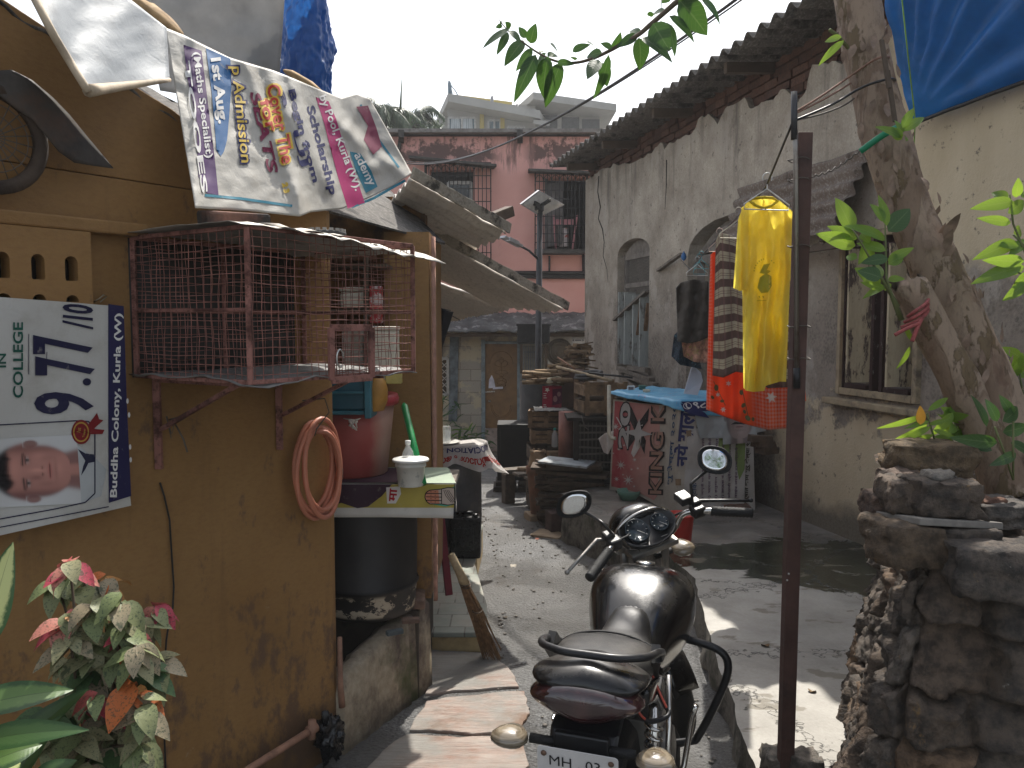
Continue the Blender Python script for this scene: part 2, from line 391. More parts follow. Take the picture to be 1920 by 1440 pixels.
po = struct(b, "platform", m_platform())
pe = finish(b2, "platform_edge", m_moldy("kerb_moldy", (.11, .10, .085), (.22, .20, .17), (.028, .027, .022), (.045, .05, .025))); pe['kind'] = 'structure'
# flagstones beside the low wall
b = MB()
for pl in ([(806, 1222), (925, 1228), (968, 1270), (972, 1290), (890, 1296), (800, 1302)], [(798, 1318), (890, 1306), (985, 1298), (990, 1340), (975, 1372), (870, 1378), (765, 1372)], [(760, 1380), (860, 1386), (980, 1380), (990, 1440), (930, 1520), (640, 1520), (690, 1440)]):
    top = []
    for (x0, y0), (x1, y1) in zip(pl, pl[1:] + pl[:1]):
        for i in range(5):
            q = onground(lerp(x0, x1, i / 5), lerp(y0, y1, i / 5)); q += Vector((fbm((q.x * 9, q.y * 9, 2)), fbm((q.x * 9, q.y * 9, 5)), 0)) * .02; q.z += .012; top.append(q)
    b.prism([p - Vector((0, 0, .03)) for p in top][::-1], (0, 0, .03))
struct(b, "paving", m_flag(), bevel=.006)
# ================================================================ right house
WP = onz(1510, 978, PZ); WA = R(13.1); WD = Vector((-sin(WA), cos(WA), 0)); WN = Vector((-cos(WA), -sin(WA), 0))
def wpx(px, py, out=0): return onpl(px, py, WP + WN * out, WN)
def wsz(px, py):
    q = wpx(px, py); return ((q - WP).dot(WD), q.z)
def wat(s, z, out=0): return Vector((WP.x, WP.y, 0)) + WD * s + WN * out + Vector((0, 0, z))
def m_wall():
    g = G("old_plaster"); x, y, z = g.xyz()
    n = g.noise(2.2, 9, .66); f = g.noise(55, 5, .7); st = g.noise((5, 5, .55), 7, .65, off=(3, 1, 0))
    col = g.mix(g.ramp(n, .32, .68), (.31, .265, .21), (.56, .50, .415)); col = g.mix(g.ramp(f, .35, .75), g.mix(.35, col, (.05, .045, .04)), col)
    col = g.mix(g.ramp(g.math('ADD', g.mul(st, 1), g.ramp(z, 2.2, 3.6, -.12, .05)), .54, .74), col, (.13, .115, .10))
    low = g.ramp(g.math('ADD', z, g.mul(n, .9)), 2.0, 2.9, 1, 0)                      # bare rough render lower down
    rough = g.mix(g.ramp(g.vor(42), .1, .75), (.055, .046, .038), (.20, .165, .135)); rough = g.mix(g.ramp(g.noise(1.7, 8, .7, off=(8, 0, 0)), .42, .62), rough, (.27, .23, .19))
    col = g.mix(g.mul(low, .85), col, rough)
    pale = g.ramp(g.noise((1.3, 1.3, .8), 9, .7, off=(0, 5, 2)), .55, .60); col = g.mix(g.mul(pale, .6), col, (.40, .36, .31))
    yel = g.mix(g.ramp(g.noise((2, 2, .7), 6, .6, off=(2, 0, 1)), .35, .7), (.46, .375, .25), (.58, .49, .35))
    e1 = g.noise(3.1, 9, .7, off=(1, 4, 4))
    up = g.mul(g.ramp(g.math('ADD', y, g.mul(e1, .5)), 6.05, 6.2, 1, 0), g.ramp(g.math('ADD', z, g.mul(e1, .9)), 2.36, 2.56))
    dn = g.mul(g.ramp(g.math('ADD', z, g.mul(e1, 1.5)), 1.70, 1.82, 1, 0), g.ramp(g.math('ADD', y, g.mul(e1, 1.2)), 7.7, 7.85, 1, 0))
    col = g.mix(g.math('MAXIMUM', up, dn), col, yel)
    pit = g.ramp(g.noise(13, 7, .7, off=(6, 2, 2)), .60, .66); col = g.mix(g.mul(pit, .8), col, (.12, .105, .09))
    base = g.ramp(g.math('ADD', z, g.mul(g.noise(3, 6), .5)), .42, .6, 1, 0); col = g.mix(g.mul(base, .8), col, g.mix(g.ramp(f, .3, .7), (.05, .046, .038), (.15, .135, .115)))
    hgt = g.math('ADD', g.mul(f, .5), g.math('ADD', g.mul(n, 1.3), g.mul(g.math('MAXIMUM', up, dn), .9)))
    return g.bsdf(col, .92, 0, g.bump(hgt, .75, .012), .25)
MW = m_wall()
gh = thing("grey_house", "old grey plastered house with crumbling brick top and dark corrugated roof beside the alley", "house", wat(1, -.3))
topl = [(1098, 338), (1112, 330), (1125, 318), (1150, 312), (1203, 300), (1222, 283), (1239, 264), (1246, 280), (1270, 262), (1297, 251), (1309, 227), (1327, 214), (1345, 232), (1363, 199), (1393, 187), (1406, 206), (1433, 193), (1454, 178), (1476, 168), (1492, 196), (1512, 168), (1523, 122), (1560, 112), (1590, 120), (1625, 62), (1660, 50)]
outer = [wsz(*p) for p in topl]
e = wsz(1098, 338)[0]
det = []
for (a, c), (d, f_) in zip(outer, outer[1:]):
    for i in range(5):
        s_, z_ = lerp(a, d, i / 5), lerp(c, f_, i / 5); det.append((s_, z_ + .05 * fbm((s_ * 5, z_ * 5, 0))))
det.append(outer[-1]); outer = [(e, -.9)] + det + [(-5.2, outer[-1][1]), (-5.2, -.9)]
def arch(px0, px1, spring, apex, bot, n=10):
    s0, _ = wsz(px0, spring); s1, _ = wsz(px1, spring); za = wsz((px0 + px1) / 2, apex)[1]; zs = wsz((px0 + px1) / 2, spring)[1]; zb = wsz((px0 + px1) / 2, bot)[1]
    return [(s0, zb)] + [(lerp(s0, s1, .5 - .5 * cos(pi * i / n)), zs + (za - zs) * sin(pi * i / n)) for i in range(n + 1)] + [(s1, zb)], (s0, s1, zb, zs, za)
h1, W1 = arch(1158, 1218, 474, 447, 700); h2, W2 = arch(1290, 1452, 462, 402, 770)
W3 = (wsz(1576, 600)[0], wsz(1730, 600)[0], wsz(1650, 748)[1], wsz(1650, 430)[1]); h3 = [(W3[0], W3[2]), (W3[0], W3[3]), (W3[1], W3[3]), (W3[1], W3[2])]
vs, fs = holed(outer, [h1, h2, h3], .28)
MWALL = Matrix(((WD.x, 0, -WN.x, WP.x), (WD.y, 0, -WN.y, WP.y), (0, 1, 0, 0), (0, 0, 0, 1)))
def wallmb(vs, fs, out=0):
    b = MB(); b.add([MWALL @ Vector((v.x, v.y, v.z + .14 - out)) for v in vs], fs, smooth=False); return b
part(wallmb(vs, fs), "wall", MW, gh)
b = MB(); b.hexa([wat(e, -.9, -.28), wat(e - .28, -.9, -.28), wat(e - .28, -.9, -4), wat(e, -.9, -4), wat(e, 3.9, -.28), wat(e - .28, 3.9, -.28), wat(e - .28, 3.9, -4), wat(e, 3.9, -4)])
b.hexa([wat(e, -.9, -4), wat(-5.2, -.9, -4), wat(-5.2, -.9, -4.2), wat(e, -.9, -4.2), wat(e, 4.3, -4), wat(-5.2, 4.3, -4), wat(-5.2, 4.3, -4.2), wat(e, 4.3, -4.2)])
part(b, "end_wall", MW, gh)
b = MB(); cp = [wpx(x, y, .002) for x, y in ((1123, 330), (1121, 360), (1126, 388), (1122, 410), (1130, 430), (1133, 455), (1131, 480), (1138, 505), (1140, 530))]; b.tube(cp, [.012, .010, .012, .008, .010, .006, .006, .004, .002], 5)
for q in (wpx(1250, 300, .002),): b.tube([q, q + Vector((0, 0, -.3)), q + WD * .03 + Vector((0, 0, -.55))], [.008, .006, .002], 5)
part(b, "wall_crack", M("crack_shadow", (.03, .026, .022), .95), gh)
# brick courses showing above the plaster
def m_brick(name, c1, c2, dark):
    g = G(name); r = g.island(); f = g.noise(40, 5, .7); col = g.mix(r, c1, c2); col = g.mix(g.ramp(f, .45, .7), col, dark)
    return g.bsdf(col, .95, 0, g.bump(f, .6, .008), .2)
MBR = m_brick("old_brick", (.085, .045, .034), (.15, .08, .058), (.05, .038, .032))
b = MB()
z = 2.95; k = 0
while z < 4.08:
    s = -5.2 + (.11 if k % 2 else 0)
    while s < e - .02:
        l = U(.19, .22); b.box(wat(min(s + l / 2, e - .1), z + .033, -.155 + U(-.012, .02)), (l, .2, .064), M=Matrix.Rotation(WA + pi / 2 + U(-.02, .02), 4, 'Z'), j=.004); s += l + .014
    z += .079; k += 1
part(b, "brick_course", MBR, gh)
# corrugated roof
def corr(b, P00, P10, P01, P11, pitch, amp, thick=.008, nl=10, sub=8, wob=0, rough_end=0, seed=0):
    """P00->P10: across the waves, P00->P01: along the waves"""
    L = ((P10 - P00).length + (P11 - P01).length) / 2; n = max(2, int(L / pitch * sub))
    nr = (P10 - P00).cross(P01 - P00).normalized()
    if nr.z < 0: nr = -nr
    def f(u, v):
        q = P00.lerp(P10, u).lerp(P01.lerp(P11, u), v if not rough_end else v - rough_end * (1 if v > .99 else 0) * (.5 + fbm((u * 9, seed, 0))))
        a = amp * sin(2 * pi * u * L / pitch); return q + nr * (a + wob * fbm((u * 3 + seed, v * 3, seed)))
    b.grid(f, n, nl)
def m_corr(name, c1, c2, lichen, th=(.5, .62)):
    g = G(name); n = g.noise(3, 8, .68); f = g.noise(45, 5, .7)
    col = g.mix(g.ramp(n, .3, .7), c1, c2); col = g.mix(g.ramp(f, .5, .68), col, lichen); col = g.mix(g.ramp(g.noise(6, 7, .7, off=(4, 2, 0)), *th), col, tuple(x * .35 for x in c1))
    return g.bsdf(col, .9, 0, g.bump(f, .4, .006), .3)
MRD = m_corr("roof_dark", (.075, .068, .062), (.13, .118, .105), (.21, .20, .18))
EV = .52
s0 = e + .12
b = MB(); corr(b, wat(s0, 3.97, EV), wat(-5.2, 3.93, EV), wat(s0, 4.16, -2.2), wat(-5.2, 4.12, -2.2), .205, .036, nl=12, wob=.02)
rf = part(b, "roof", MRD, gh, solid=.009)
MTIM = M("old_timber", (.09, .065, .045), .85)
for s in (s0 - .5, s0 - 2, s0 - 3.6, s0 - 5.2, -1.5):
    b = MB(); b.beam(wat(s, 3.88, EV - .12), wat(s, 4.04, -2.2), .06, .09); part(b, "rafter", MTIM, gh)
MTIM2 = M("grey_timber", (.16, .135, .11), .88, var=.4, sc=20, dirt=(.06, .05, .04))
MFRM = M("window_frame_grey", (.17, .15, .13), .9, var=.35, dirt=(.07, .06, .05))
def wire_mesh_mat(name, c, sc=90, th=.13, diag=True):
    g = G(name); x, y, z = g.xyz(); h = g.math('ADD', g.mul(x, WD.x), g.mul(y, WD.y))
    a = g.math('ADD', h, z) if diag else h; bb = g.math('SUBTRACT', h, z) if diag else z
    f1 = g.math('FRACT', g.mul(a, sc)); f2 = g.math('FRACT', g.mul(bb, sc))
    al = g.math('MAXIMUM', g.math('LESS_THAN', f1, th), g.math('LESS_THAN', f2, th))
    return g.bsdf(c, .8, 0, alpha=al)
MMESH = wire_mesh_mat("window_wire_mesh", (.09, .08, .07), 26, .28)
def frame_bars(b, s0, s1, z0, z1, out, wd=.06, dp=.07, mid=()):
    b.beam(wat(s0 - wd / 2, z0, out), wat(s0 - wd / 2, z1, out), dp, wd); b.beam(wat(s1 + wd / 2, z0, out), wat(s1 + wd / 2, z1, out), dp, wd)
    for z in (z0 + wd / 2, z1 - wd / 2) + tuple(mid): b.beam(wat(s0 - wd, z, out), wat(s1 + wd, z, out), dp - .006, wd)
# first arched window: wire mesh above, boarded whitish shutter below
s0, s1, zb, zs, za = W1
b = MB(); zm = wsz(1188, 533)[1]; frame_bars(b, s0, s1, zb + .08, zs, -.12, mid=(zm,))
b.prism([wat(lerp(s0, s1, i / 10), zs + (za - zs) * sin(pi * i / 10), -.09) for i in range(11)], -WN * .1)
w1 = part(b, "window", MFRM, gh, "narrow arched window with wire mesh over a whitish board shutter", bevel=.004)
b = MB(); b.add([wat(s0, zm, -.1), wat(s1, zm, -.1), wat(s1, zs, -.1), wat(s0, zs, -.1)], [(0, 1, 2, 3)]); b.add([wat(s0, zm - .35, -.1), wat(s1, zm - .35, -.1), wat(s1, zm, -.1), wat(s0, zm, -.1)], [(0, 1, 2, 3)])
part(b, "wire_mesh", MMESH, w1)
def m_peel(name, paint, bare, th=(.48, .54), sc=(9, 9, 3)):
    g = G(name); n = g.noise(sc, 9, .72); f = g.noise((60, 60, 12), 5, .7); p = g.ramp(n, *th)
    col = g.mix(p, g.mix(g.ramp(f, .3, .7), tuple(x * .8 for x in paint), paint), g.mix(g.ramp(f, .35, .65), tuple(x * .5 for x in bare), bare))
    return g.bsdf(col, .85, 0, g.bump(g.math('SUBTRACT', g.mul(f, .4), p), .6, .006), .3)
MSHW = m_peel("whitewashed_boards", (.36, .38, .36), (.16, .14, .12), (.54, .62)); 
b = MB(); zt = wsz(1188, 545)[1]
for i in range(4):
    a, c = lerp(s0, s1, i / 4.2 + .01), lerp(s0, s1, (i + 1) / 4.2 - .012); b.beam(wat((a + c) / 2, zb + .1, -.085 + .012 * (i % 2)), wat((a + c) / 2, zt - .03 * i, -.085 + .012 * (i % 2)), .025, abs(c - a), up=WN)
part(b, "shutter", MSHW, w1)
b = MB(); b.beam(wpx(1153, 600, .02), wpx(1214, 546, .02), .03, .07, up=WN); part(b, "nailed_board", MTIM2, w1)
b = MB()
for x in (1196, 1203, 1209): b.beam(wpx(x, 628, -.03), wpx(x + 7, 568, -.03), .018, .05, up=WN)
part(b, "leaning_slat", M("brown_board", (.17, .10, .055), .8, var=.3, sc=25), w1)
b = MB()
for x0, y0, x1, y1 in ((1160, 690, 1222, 712), (1175, 705, 1230, 722), (1165, 702, 1215, 745), (1180, 690, 1214, 694)): b.beam(wpx(x0, y0, .06), wpx(x1, y1, .05), .07, .05)
part(b, "broken_sill", MTIM2, w1)
# second arched window
s0, s1, zb, zs, za = W2
b = MB(); frame_bars(b, s0, s1, zb, zs - .02, -.14, .07, .08); b.beam(wat(s0, zs - .02, -.13), wat(lerp(s0, s1, .45), zs - .22, -.13), .05, .06, up=WN)
b.prism([wat(lerp(s0, s1, i / 12), zs + (za - zs) * sin(pi * i / 12), -.11) for i in range(13)], -WN * .1)
w2 = part(b, "window", MFRM, gh, "wide arched window half hidden by hanging laundry", bevel=.004)
b = MB(); b.beam(wat(lerp(s0, s1, .3), zs - .1, -.2), wat(lerp(s0, s1, .3), zb, -.2), .04, .05); b.beam(wat(lerp(s0, s1, .02), zs - .5, -.2), wat(lerp(s0, s1, .98), zs - .5, -.2), .04, .05)
part(b, "crossbar", MFRM, w2)
# third window with two peeling shutters
sL, sR, zb, zt = W3
MPEEL = m_peel("peeling_cream_panel", (.46, .385, .26), (.14, .105, .085), (.53, .57)); MSTL = m_peel("dark_brown_stile", (.045, .025, .022), (.22, .20, .18), (.60, .66), (30, 30, 14))
b = MB(); frame_bars(b, sL, sR, zb, zt, .005, .05, .06); w3 = part(b, "window", M("cream_frame", (.30, .24, .155), .85, var=.3, dirt=(.10, .08, .06)), gh, "shuttered window with peeling cream and brown panels behind the tree", bevel=.004)
mid = (sL + sR) / 2
for a, c in ((sL, mid), (mid, sR)):
    b = MB(); wd = .085; z1 = zt - .02; a2, c2 = a - .008, c + .008
    for s in (a2 - wd / 2, c2 + wd / 2): b.beam(wat(s, zb + .02, -.03), wat(s, z1, -.03), .035, wd, up=WN)
    for z in (zb + .07, z1 - .1): b.beam(wat(a2 - wd, z, -.03), wat(c2 + wd, z, -.03), .035, .1, up=WN)
    sh = part(b, "shutter", MSTL, w3, bevel=.003)
    b = MB(); b.beam(wat((a + c) / 2, zb + .1, -.04), wat((a + c) / 2, z1 - .1, -.04), .02, abs(c - a) - 2 * wd, up=WN)
    part(b, "panel", MPEEL, w3)
b = MB(); b.beam(wat(sL + .1, zb - .055, .03), wat(sR - .1, zb - .055, .03), .10, .05); part(b, "sill", MATS["cream_frame"], w3, bevel=.008)
# rusty corrugated awning over the window
MRUST = m_corr("rusty_sheet", (.12, .09, .072), (.19, .155, .13), (.30, .275, .245), (.56, .70)); 
aw = thing("rusty_awning", "rusted corrugated iron awning sloping out over the shuttered window", "awning", wpx(1500, 320))
A = wpx(1397, 355); Bq = wpx(1650, 268); zt = (A.z + Bq.z) / 2; sa = (A - WP).dot(WD); sb = (Bq - WP).dot(WD)
b = MB(); lo0 = wat(sa, zt - .62, .30); lo1 = wat(sb + .12, zt - .62, .30)
corr(b, wat(sa, zt, .03), lo0, wat(sb, zt, .03), lo1, .13, .027, nl=14, wob=.02)
part(b, "sheet", MRUST, aw, solid=.003)
b = MB()
for s in (sa - .1, (sa + sb) / 2, sb + .25): b.beam(wat(s, zt - .07, .0), wat(s, zt - .66, .27), .035, .04); b.beam(wat(s, zt - .68, 0), wat(s, zt - .66, .27), .035, .035)
b.beam(wat(sa, zt - .69, .24), wat(sb, zt - .69, .24), .05, .05)
part(b, "bracket", MTIM, aw)
# blue tarpaulin stretched over the eave on the right
def m_tarp(name, c, rough=.35):
    g = G(name); n = g.noise(5, 6, .6); wv = g.noise((220, 220, 220), 2); col = g.mix(g.ramp(n, .3, .7), tuple(x * .75 for x in c), c)
    return g.bsdf(col, rough, 0, g.bump(g.math('ADD', g.mul(wv, .25), n), .25, .01), .5, trans=.5)
MBLUE = m_tarp("blue_tarpaulin", (.03, .27, .82))
bl = wpx(1716, 232, .1); br = wpx(2150, 80, .1); tl = wpx(1640, -60, .75); sbl = (bl - WP).dot(WD); sbr = -4.5
def tarp(u, v):
    s = lerp(sbl, sbr, u); s2 = lerp((tl - WP).dot(WD), sbr, u); zlo = lerp(bl.z, bl.z + .03, u) + .05 * sin(pi * u); zhi = 4.25
    q = wat(lerp(s, s2, v), lerp(zlo, zhi, v), lerp(.10, .78, v ** .8))
    ang = atan2(v * 1.5 + .001, u * 4.2 + .001); q += WN * (.03 * sin(ang * 26) * min(1, (u + v) * 3) * exp(-u * .5) + .03 * fbm((u * 5, v * 3, 0)) - .02 * sin(pi * u))
    return q
b = MB(); b.grid(tarp, 110, 50)
bt = thing("blue_tarpaulin", "bright blue tarpaulin stretched in radiating folds over the eave behind the tree", "tarpaulin", wat(sbl, 2.9))
part(b, "sheet", MBLUE, bt)
b = MB(); b.tube([tarp(i / 30, 0) + WN * .02 - Vector((0, 0, .012)) for i in range(31)], .013); part(b, "hem_cord", M("black_plastic", (.012, .012, .013), .45, var=.2), bt)
MBLK = MATS["black_plastic"]
b = MB(); b.tube([wpx(1688, -30, .85), wpx(1702, 100, .7), wpx(1716, 225, .3), wpx(1712, 312, .14)], .004)
solo(b, "green_string", M("green_string", (.22, .45, .10), .6), "thin pale green string hanging down in front of the blue tarpaulin", "string")
# ================================================================ orange house on the left
LP = onground(640, 1410); LA = R(33.9); LD = Vector((sin(LA), cos(LA), 0)); LN = Vector((cos(LA), -sin(LA), 0))
def lpx(px, py, out=0): return onpl(px, py, LP + LN * out, LN)
def lat_(s, z, out=0): return Vector((LP.x, LP.y, 0)) + LD * s + LN * out + Vector((0, 0, z))
def ldepth(out):
    return lambda px, py: onpl(px, py, LP + LN * out, LN).y
def m_orange():
    g = G("orange_paint"); x, y, z = g.xyz(); n = g.noise(2.5, 7, .6); f = g.noise((40, 40, 90), 5, .65)
    col = g.mix(g.ramp(n, .3, .7), (.22, .120, .040), (.29, .162, .058)); col = g.mix(g.ramp(f, .45, .75), col, g.mix(.3, col, (.14, .06, .02)))
    lo = g.ramp(z, .0, 1.0, .13, .0); sc = g.noise((9, 9, 5), 9, .72, off=(3, 3, 1))
    d = g.ramp(g.math('ADD', sc, lo), .60, .68); col = g.mix(g.mul(d, .8), col, (.10, .06, .04)); dp = g.ramp(g.noise((8, 8, .7), 7, .7, off=(5, 5, 0)), .56, .72); col = g.mix(g.mul(dp, .5), col, (.13, .07, .03)); pl_ = g.ramp(g.math('ADD', g.noise(7, 9, .75, off=(2, 9, 4)), g.mul(lo, .5)), .70, .715); col = g.mix(g.mul(pl_, .7), col, (.30, .22, .15)); dm = g.ramp(g.math('ADD', z, g.mul(n, .5)), .18, .42, .75, 0); col = g.mix(dm, col, (.075, .05, .034))
    d2 = g.ramp(g.noise((26, 26, 9), 6, .7), .70, .74); col = g.mix(g.mul(d2, .6), col, (.20, .10, .06))
    col = g.mix(g.ramp(g.noise(1.3, 6, off=(0, 9, 0)), .55, .75, 0, .35), col, (.20, .095, .025))
    return g.bsdf(col, .62, 0, g.bump(g.math('ADD', f, g.mul(n, 2)), .3, .008), .35)
MOR = m_orange()
oh = thing("orange_house", "small orange painted house with a vent block, ledge and patched roof along the alley", "house", lat_(-1, -.2))
wl = []
for i in range(13):
    z = lerp(-.3, 2.12, i / 12); wl.append([lat_(-3.2, z, .0), lat_(-.035, z), lat_(-.01, z, -.008), lat_(0, z, -.035), lat_(0, z, -.16), lat_(-3.2, z, -.16)])
b = MB(); b.loft(wl, smooth=False); b.prism([lat_(-3.2, 2.122, -.16), lat_(-3.2, 2.80, -.16), lat_(-1.25, 2.575, -.16), lat_(-.86, 2.425, -.16), lat_(-.70, 2.37, -.16), lat_(-.2, 2.122, -.16)], LN * .16); part(b, "wall", MOR, oh, bevel=.004)
def zof(px, py): return lpx(px, py).z
b = MB(); za = lpx(120, 422).z; sE = (lpx(262, 440) - LP).dot(LD)
b.hexa([lat_(-3.2, za - .018), lat_(sE, za - .018), lat_(sE, za - .018, .05), lat_(-3.2, za - .018, .05), lat_(-3.2, za + .016), lat_(sE, za + .016), lat_(sE, za + .022, .05), lat_(-3.2, za + .022, .05)])
part(b, "ledge", MOR, oh, bevel=.006)
# vent block of small arched holes
s1 = (lpx(150, 480) - LP).dot(LD); s0 = s1 - .75; zt = za - .02; zb = zt - .40; pit = (lpx(112, 480) - lpx(50, 480)).length
hl = []; hs = (lpx(112, 480) - LP).dot(LD)
for r, zc in enumerate((lpx(80, 500).z, lpx(80, 573).z)):
    for k in range(7):
        c = hs - k * pit; hw = pit * .20
        hl.append([(c + hw * cos(a), zc + hw * sin(a) + .012) for a in [pi * i / 10 for i in range(11)]] + [(c - hw, zc - .032), (c - hw * .9, zc - .04), (c + hw * .9, zc - .04), (c + hw, zc - .032)])
vs, fs = holed([(s0, zb), (s0, zt), (s1, zt), (s1, zb)], hl, .05)
ML = Matrix(((LD.x, 0, LN.x, LP.x), (LD.y, 0, LN.y, LP.y), (0, 1, 0, 0), (0, 0, 0, 1)))
b = MB(); b.add([ML @ Vector((v.x, v.y, v.z + .036)) for v in vs], fs, smooth=False)
for zz in (zb + .19,): b.hexa([lat_(s0, zz - .006, .058), lat_(s1, zz - .006, .058), lat_(s1, zz - .006, .068), lat_(s0, zz - .006, .068), lat_(s0, zz + .006, .058), lat_(s1, zz + .006, .058), lat_(s1, zz + .006, .068), lat_(s0, zz + .006, .068)])
part(b, "vent_block", MOR, oh, bevel=.004)
b = MB(); b.add([lat_(s0 + .01, zb + .01, .004), lat_(s1 - .01, zb + .01, .004), lat_(s1 - .01, zt - .01, .004), lat_(s0 + .01, zt - .01, .004)], [(0, 1, 2, 3)], smooth=False); part(b, "vent_shade_plate", M("vent_shade", (.02, .016, .013), .95), oh)  # flat dark plate stands in for the shaded inside of the vent
# pillar and inner walls of the recess
PY = 4.06
MPK = M("bare_pink_plaster", (.36, .20, .15), .9, var=.3, sc=30)
def pX(px): return (px - 960) / F * PY
b = MB(); xl, xr = pX(722), pX(806)
wl = []
for i in range(10):
    z = lerp(.30, 2.12, i / 9); j = .006 * fbm((z * 6, 0, 3)); wl.append([(xl, PY, z), (xr + j, PY, z), (xr + j, PY + .7, z), (xl, PY + .7, z)])
b.loft([[Vector(p) for p in r] for r in wl], smooth=False); part(b, "pillar", MOR, oh)
b = MB(); wl = []
for i in range(30):
    z = lerp(.28, 2.10, i / 29); j = .010 * fbm((z * 14, 7, 3)); wl.append([Vector(p) for p in ((xr + .008, PY + .015, z), (xr + .026 + j, PY + .02, z), (xr + .026, PY + .06, z), (xr + .008, PY + .06, z))])
b.loft(wl, smooth=True); part(b, "bare_edge", MPK, oh)
b = MB(); q0 = lat_(-.02, 0, -.17); MIN_ = M("recess_wall", (.22, .105, .03), .85, var=.4, sc=5, dirt=(.05, .035, .025), dth=(.42, .62))
b.hexa([Vector((-2.4, 4.8, -.3)), Vector((-.5, 4.8, -.3)), Vector((-.5, 4.95, -.3)), Vector((-2.4, 4.95, -.3)), Vector((-2.4, 4.8, 2.4)), Vector((-.5, 4.8, 2.4)), Vector((-.5, 4.95, 2.4)), Vector((-2.4, 4.95, 2.4))])
part(b, "back_wall", MIN_, oh)
b = MB(); b.beam((-.58, 4.95, 1), (-1.3, 10.2, .8), .12, 2.6); b.beam((-1.3, 10.2, .8), (-3.5, 10.4, .8), .12, 2.6); b.beam((-2.2, 2.0, 1.1), (-2.2, 5, 1.1), .1, 2.8)  # house walls out of view, put in to block light
part(b, "hidden_side_wall", MOR, oh)
# roof sheets: big one above, three broken asbestos pieces over the alley
MASB = m_corr("asbestos_sheet", (.60, .555, .50), (.70, .655, .59), (.50, .455, .40), (.60, .74))
MASE = m_moldy("asbestos_edge", (.30, .27, .22), (.42, .38, .31), (.06, .055, .045), None, 9, (.5, .62))
def rsheet(p1, p2, p3, p4, lab, pitch=.146, amp=.019, rough=.03, lip=True, seed=0):   # p1 high near, p2 low near, p3 low far, p4 high far
    t = thing("asbestos_sheet", lab, "roof sheet", p2, "broken asbestos sheets over the alley")
    b = MB(); corr(b, p1, p4, p2, p3, pitch, amp, nl=30, wob=.012, rough_end=rough, seed=seed); part(b, "corrugated_panel", MASB, t, solid=.008)
    if lip:
        b = MB(); n = 24; sec = []
        for i in range(n + 1):
            q = p1.lerp(p2, i / n) + Vector((.0, -.004, .012 + .004 * fbm((i * .9, seed, 1)))); up = Vector((.02, -.018, .052 + .006 * fbm((i * .7, seed, 5))))
            sec.append([q, q + Vector((.02, -.008, -.008)), q + up * .95 + Vector((.012, -.006, 0)), q + up])
        b.loft(sec, smooth=False); part(b, "rolled_lip", MASE, t, bevel=.003)
    return t
A1 = at(768, 338, 4.25); A2 = at(950, 440, 4.85); A3 = at(850, 487, 6.1); A4 = A3 + (A1 - A2)
rsheet(A1, A2, A3, A4, "uppermost corrugated asbestos roof sheet with mouldy edge, below the printed banner")
B2 = at(1060, 584, 5.7); B1 = at(925, 510, 5.45); dB = (B1 - B2).normalized(); B0 = B2 - (B2 - B1).normalized() * 1.2 if False else B1 + dB * .75; B3 = at(936, 575, 7.2); B4 = B3 + (B0 - B2)
rsheet(B0, B2, B3, B4, "long middle asbestos roof sheet reaching furthest out over the alley", seed=3)
C2 = at(962, 579, 7.5); C1 = at(860, 545, 7.2); C3 = at(845, 602, 9.6); C4 = C3 + (C1 - C2) * 1.6
rsheet(C2 + (C1 - C2) * 1.6, C2, C3, C4, "lowest small asbestos roof sheet tucked behind the middle one", lip=False, seed=6)
b = MB(); b.beam(at(880, 425, 5.3), at(955, 395, 5.6), .075, .07, j=0) if False else b.beam(at(890, 423, 5.3), at(956, 396, 5.6), .075, .07)
solo(b, "roof_beam", MTIM, "weathered timber beam end poking out above the uppermost asbestos sheet", "timber beam", bevel=.006)
b = MB()   # main roof behind the tarps, closing the house from the sky
E0, E1 = lat_(-1.25, 2.545, .0), lat_(-.15, 2.135, .0); K0, K1 = lat_(-1.25, 2.85, -.75), lat_(.1, 2.55, -.75); J0, J1 = lat_(-3.4, 2.8, -3.0), lat_(1.6, 2.6, -3.0); b.add([lat_(-3.4, 2.75, .0), E0, K0, J0], [(0, 1, 2, 3)], smooth=False)
corr(b, E0, E1, K0, K1, .146, .008, nl=8, wob=.01); b.add([K0, K1, J1, J0], [(0, 1, 2, 3)], smooth=False)
b.add([lat_(-.15, 2.14, -.05), lat_(1.15, 2.10, -.35), lat_(1.6, 2.55, -1.2), lat_(.1, 2.55, -.75)], [(0, 1, 2, 3)], smooth=False)
part(b, "roof", MRD, oh, solid=.01)
# low wall, pit, tiled step
MLOW = m_moldy("low_wall_plaster", (.27, .22, .15), (.40, .34, .25), (.10, .075, .06), (.075, .085, .035), 3.2, (.46, .64))
b = MB(); pA = onground(806, 1288); pB = onground(640, 1415)
secs = []
for i in range(25):
    t = i / 24; q = pA.lerp(pB, t); nn = Vector((-.93, .30, 0)); zt = lerp(.31, .20, t) + .012 * fbm((t * 9, 1, 0)) - (.04 if t > .97 else 0); wd = .115 + .02 * fbm((t * 6, 4, 0))
    e_ = .012 * fbm((t * 11, 0, 2)); zb = -.4
    secs.append([q + Vector((.02 + e_, 0, zb - q.z)), q + Vector((.008 + e_, 0, .06 - q.z)), q + Vector((e_, 0, zt - .02 - q.z)), q + nn * .02 + Vector((0, 0, zt - q.z)), q + nn * (wd * .6) + Vector((0, 0, zt + .008 - q.z)), q + nn * wd + Vector((0, 0, zt - .015 - q.z)), q + nn * wd + Vector((0, 0, zb - q.z))])
b.loft(secs); lw = solo(b, "low_wall", MLOW, "low mossy plastered wall with a broken top closing the dark pit", "wall", weld=True)
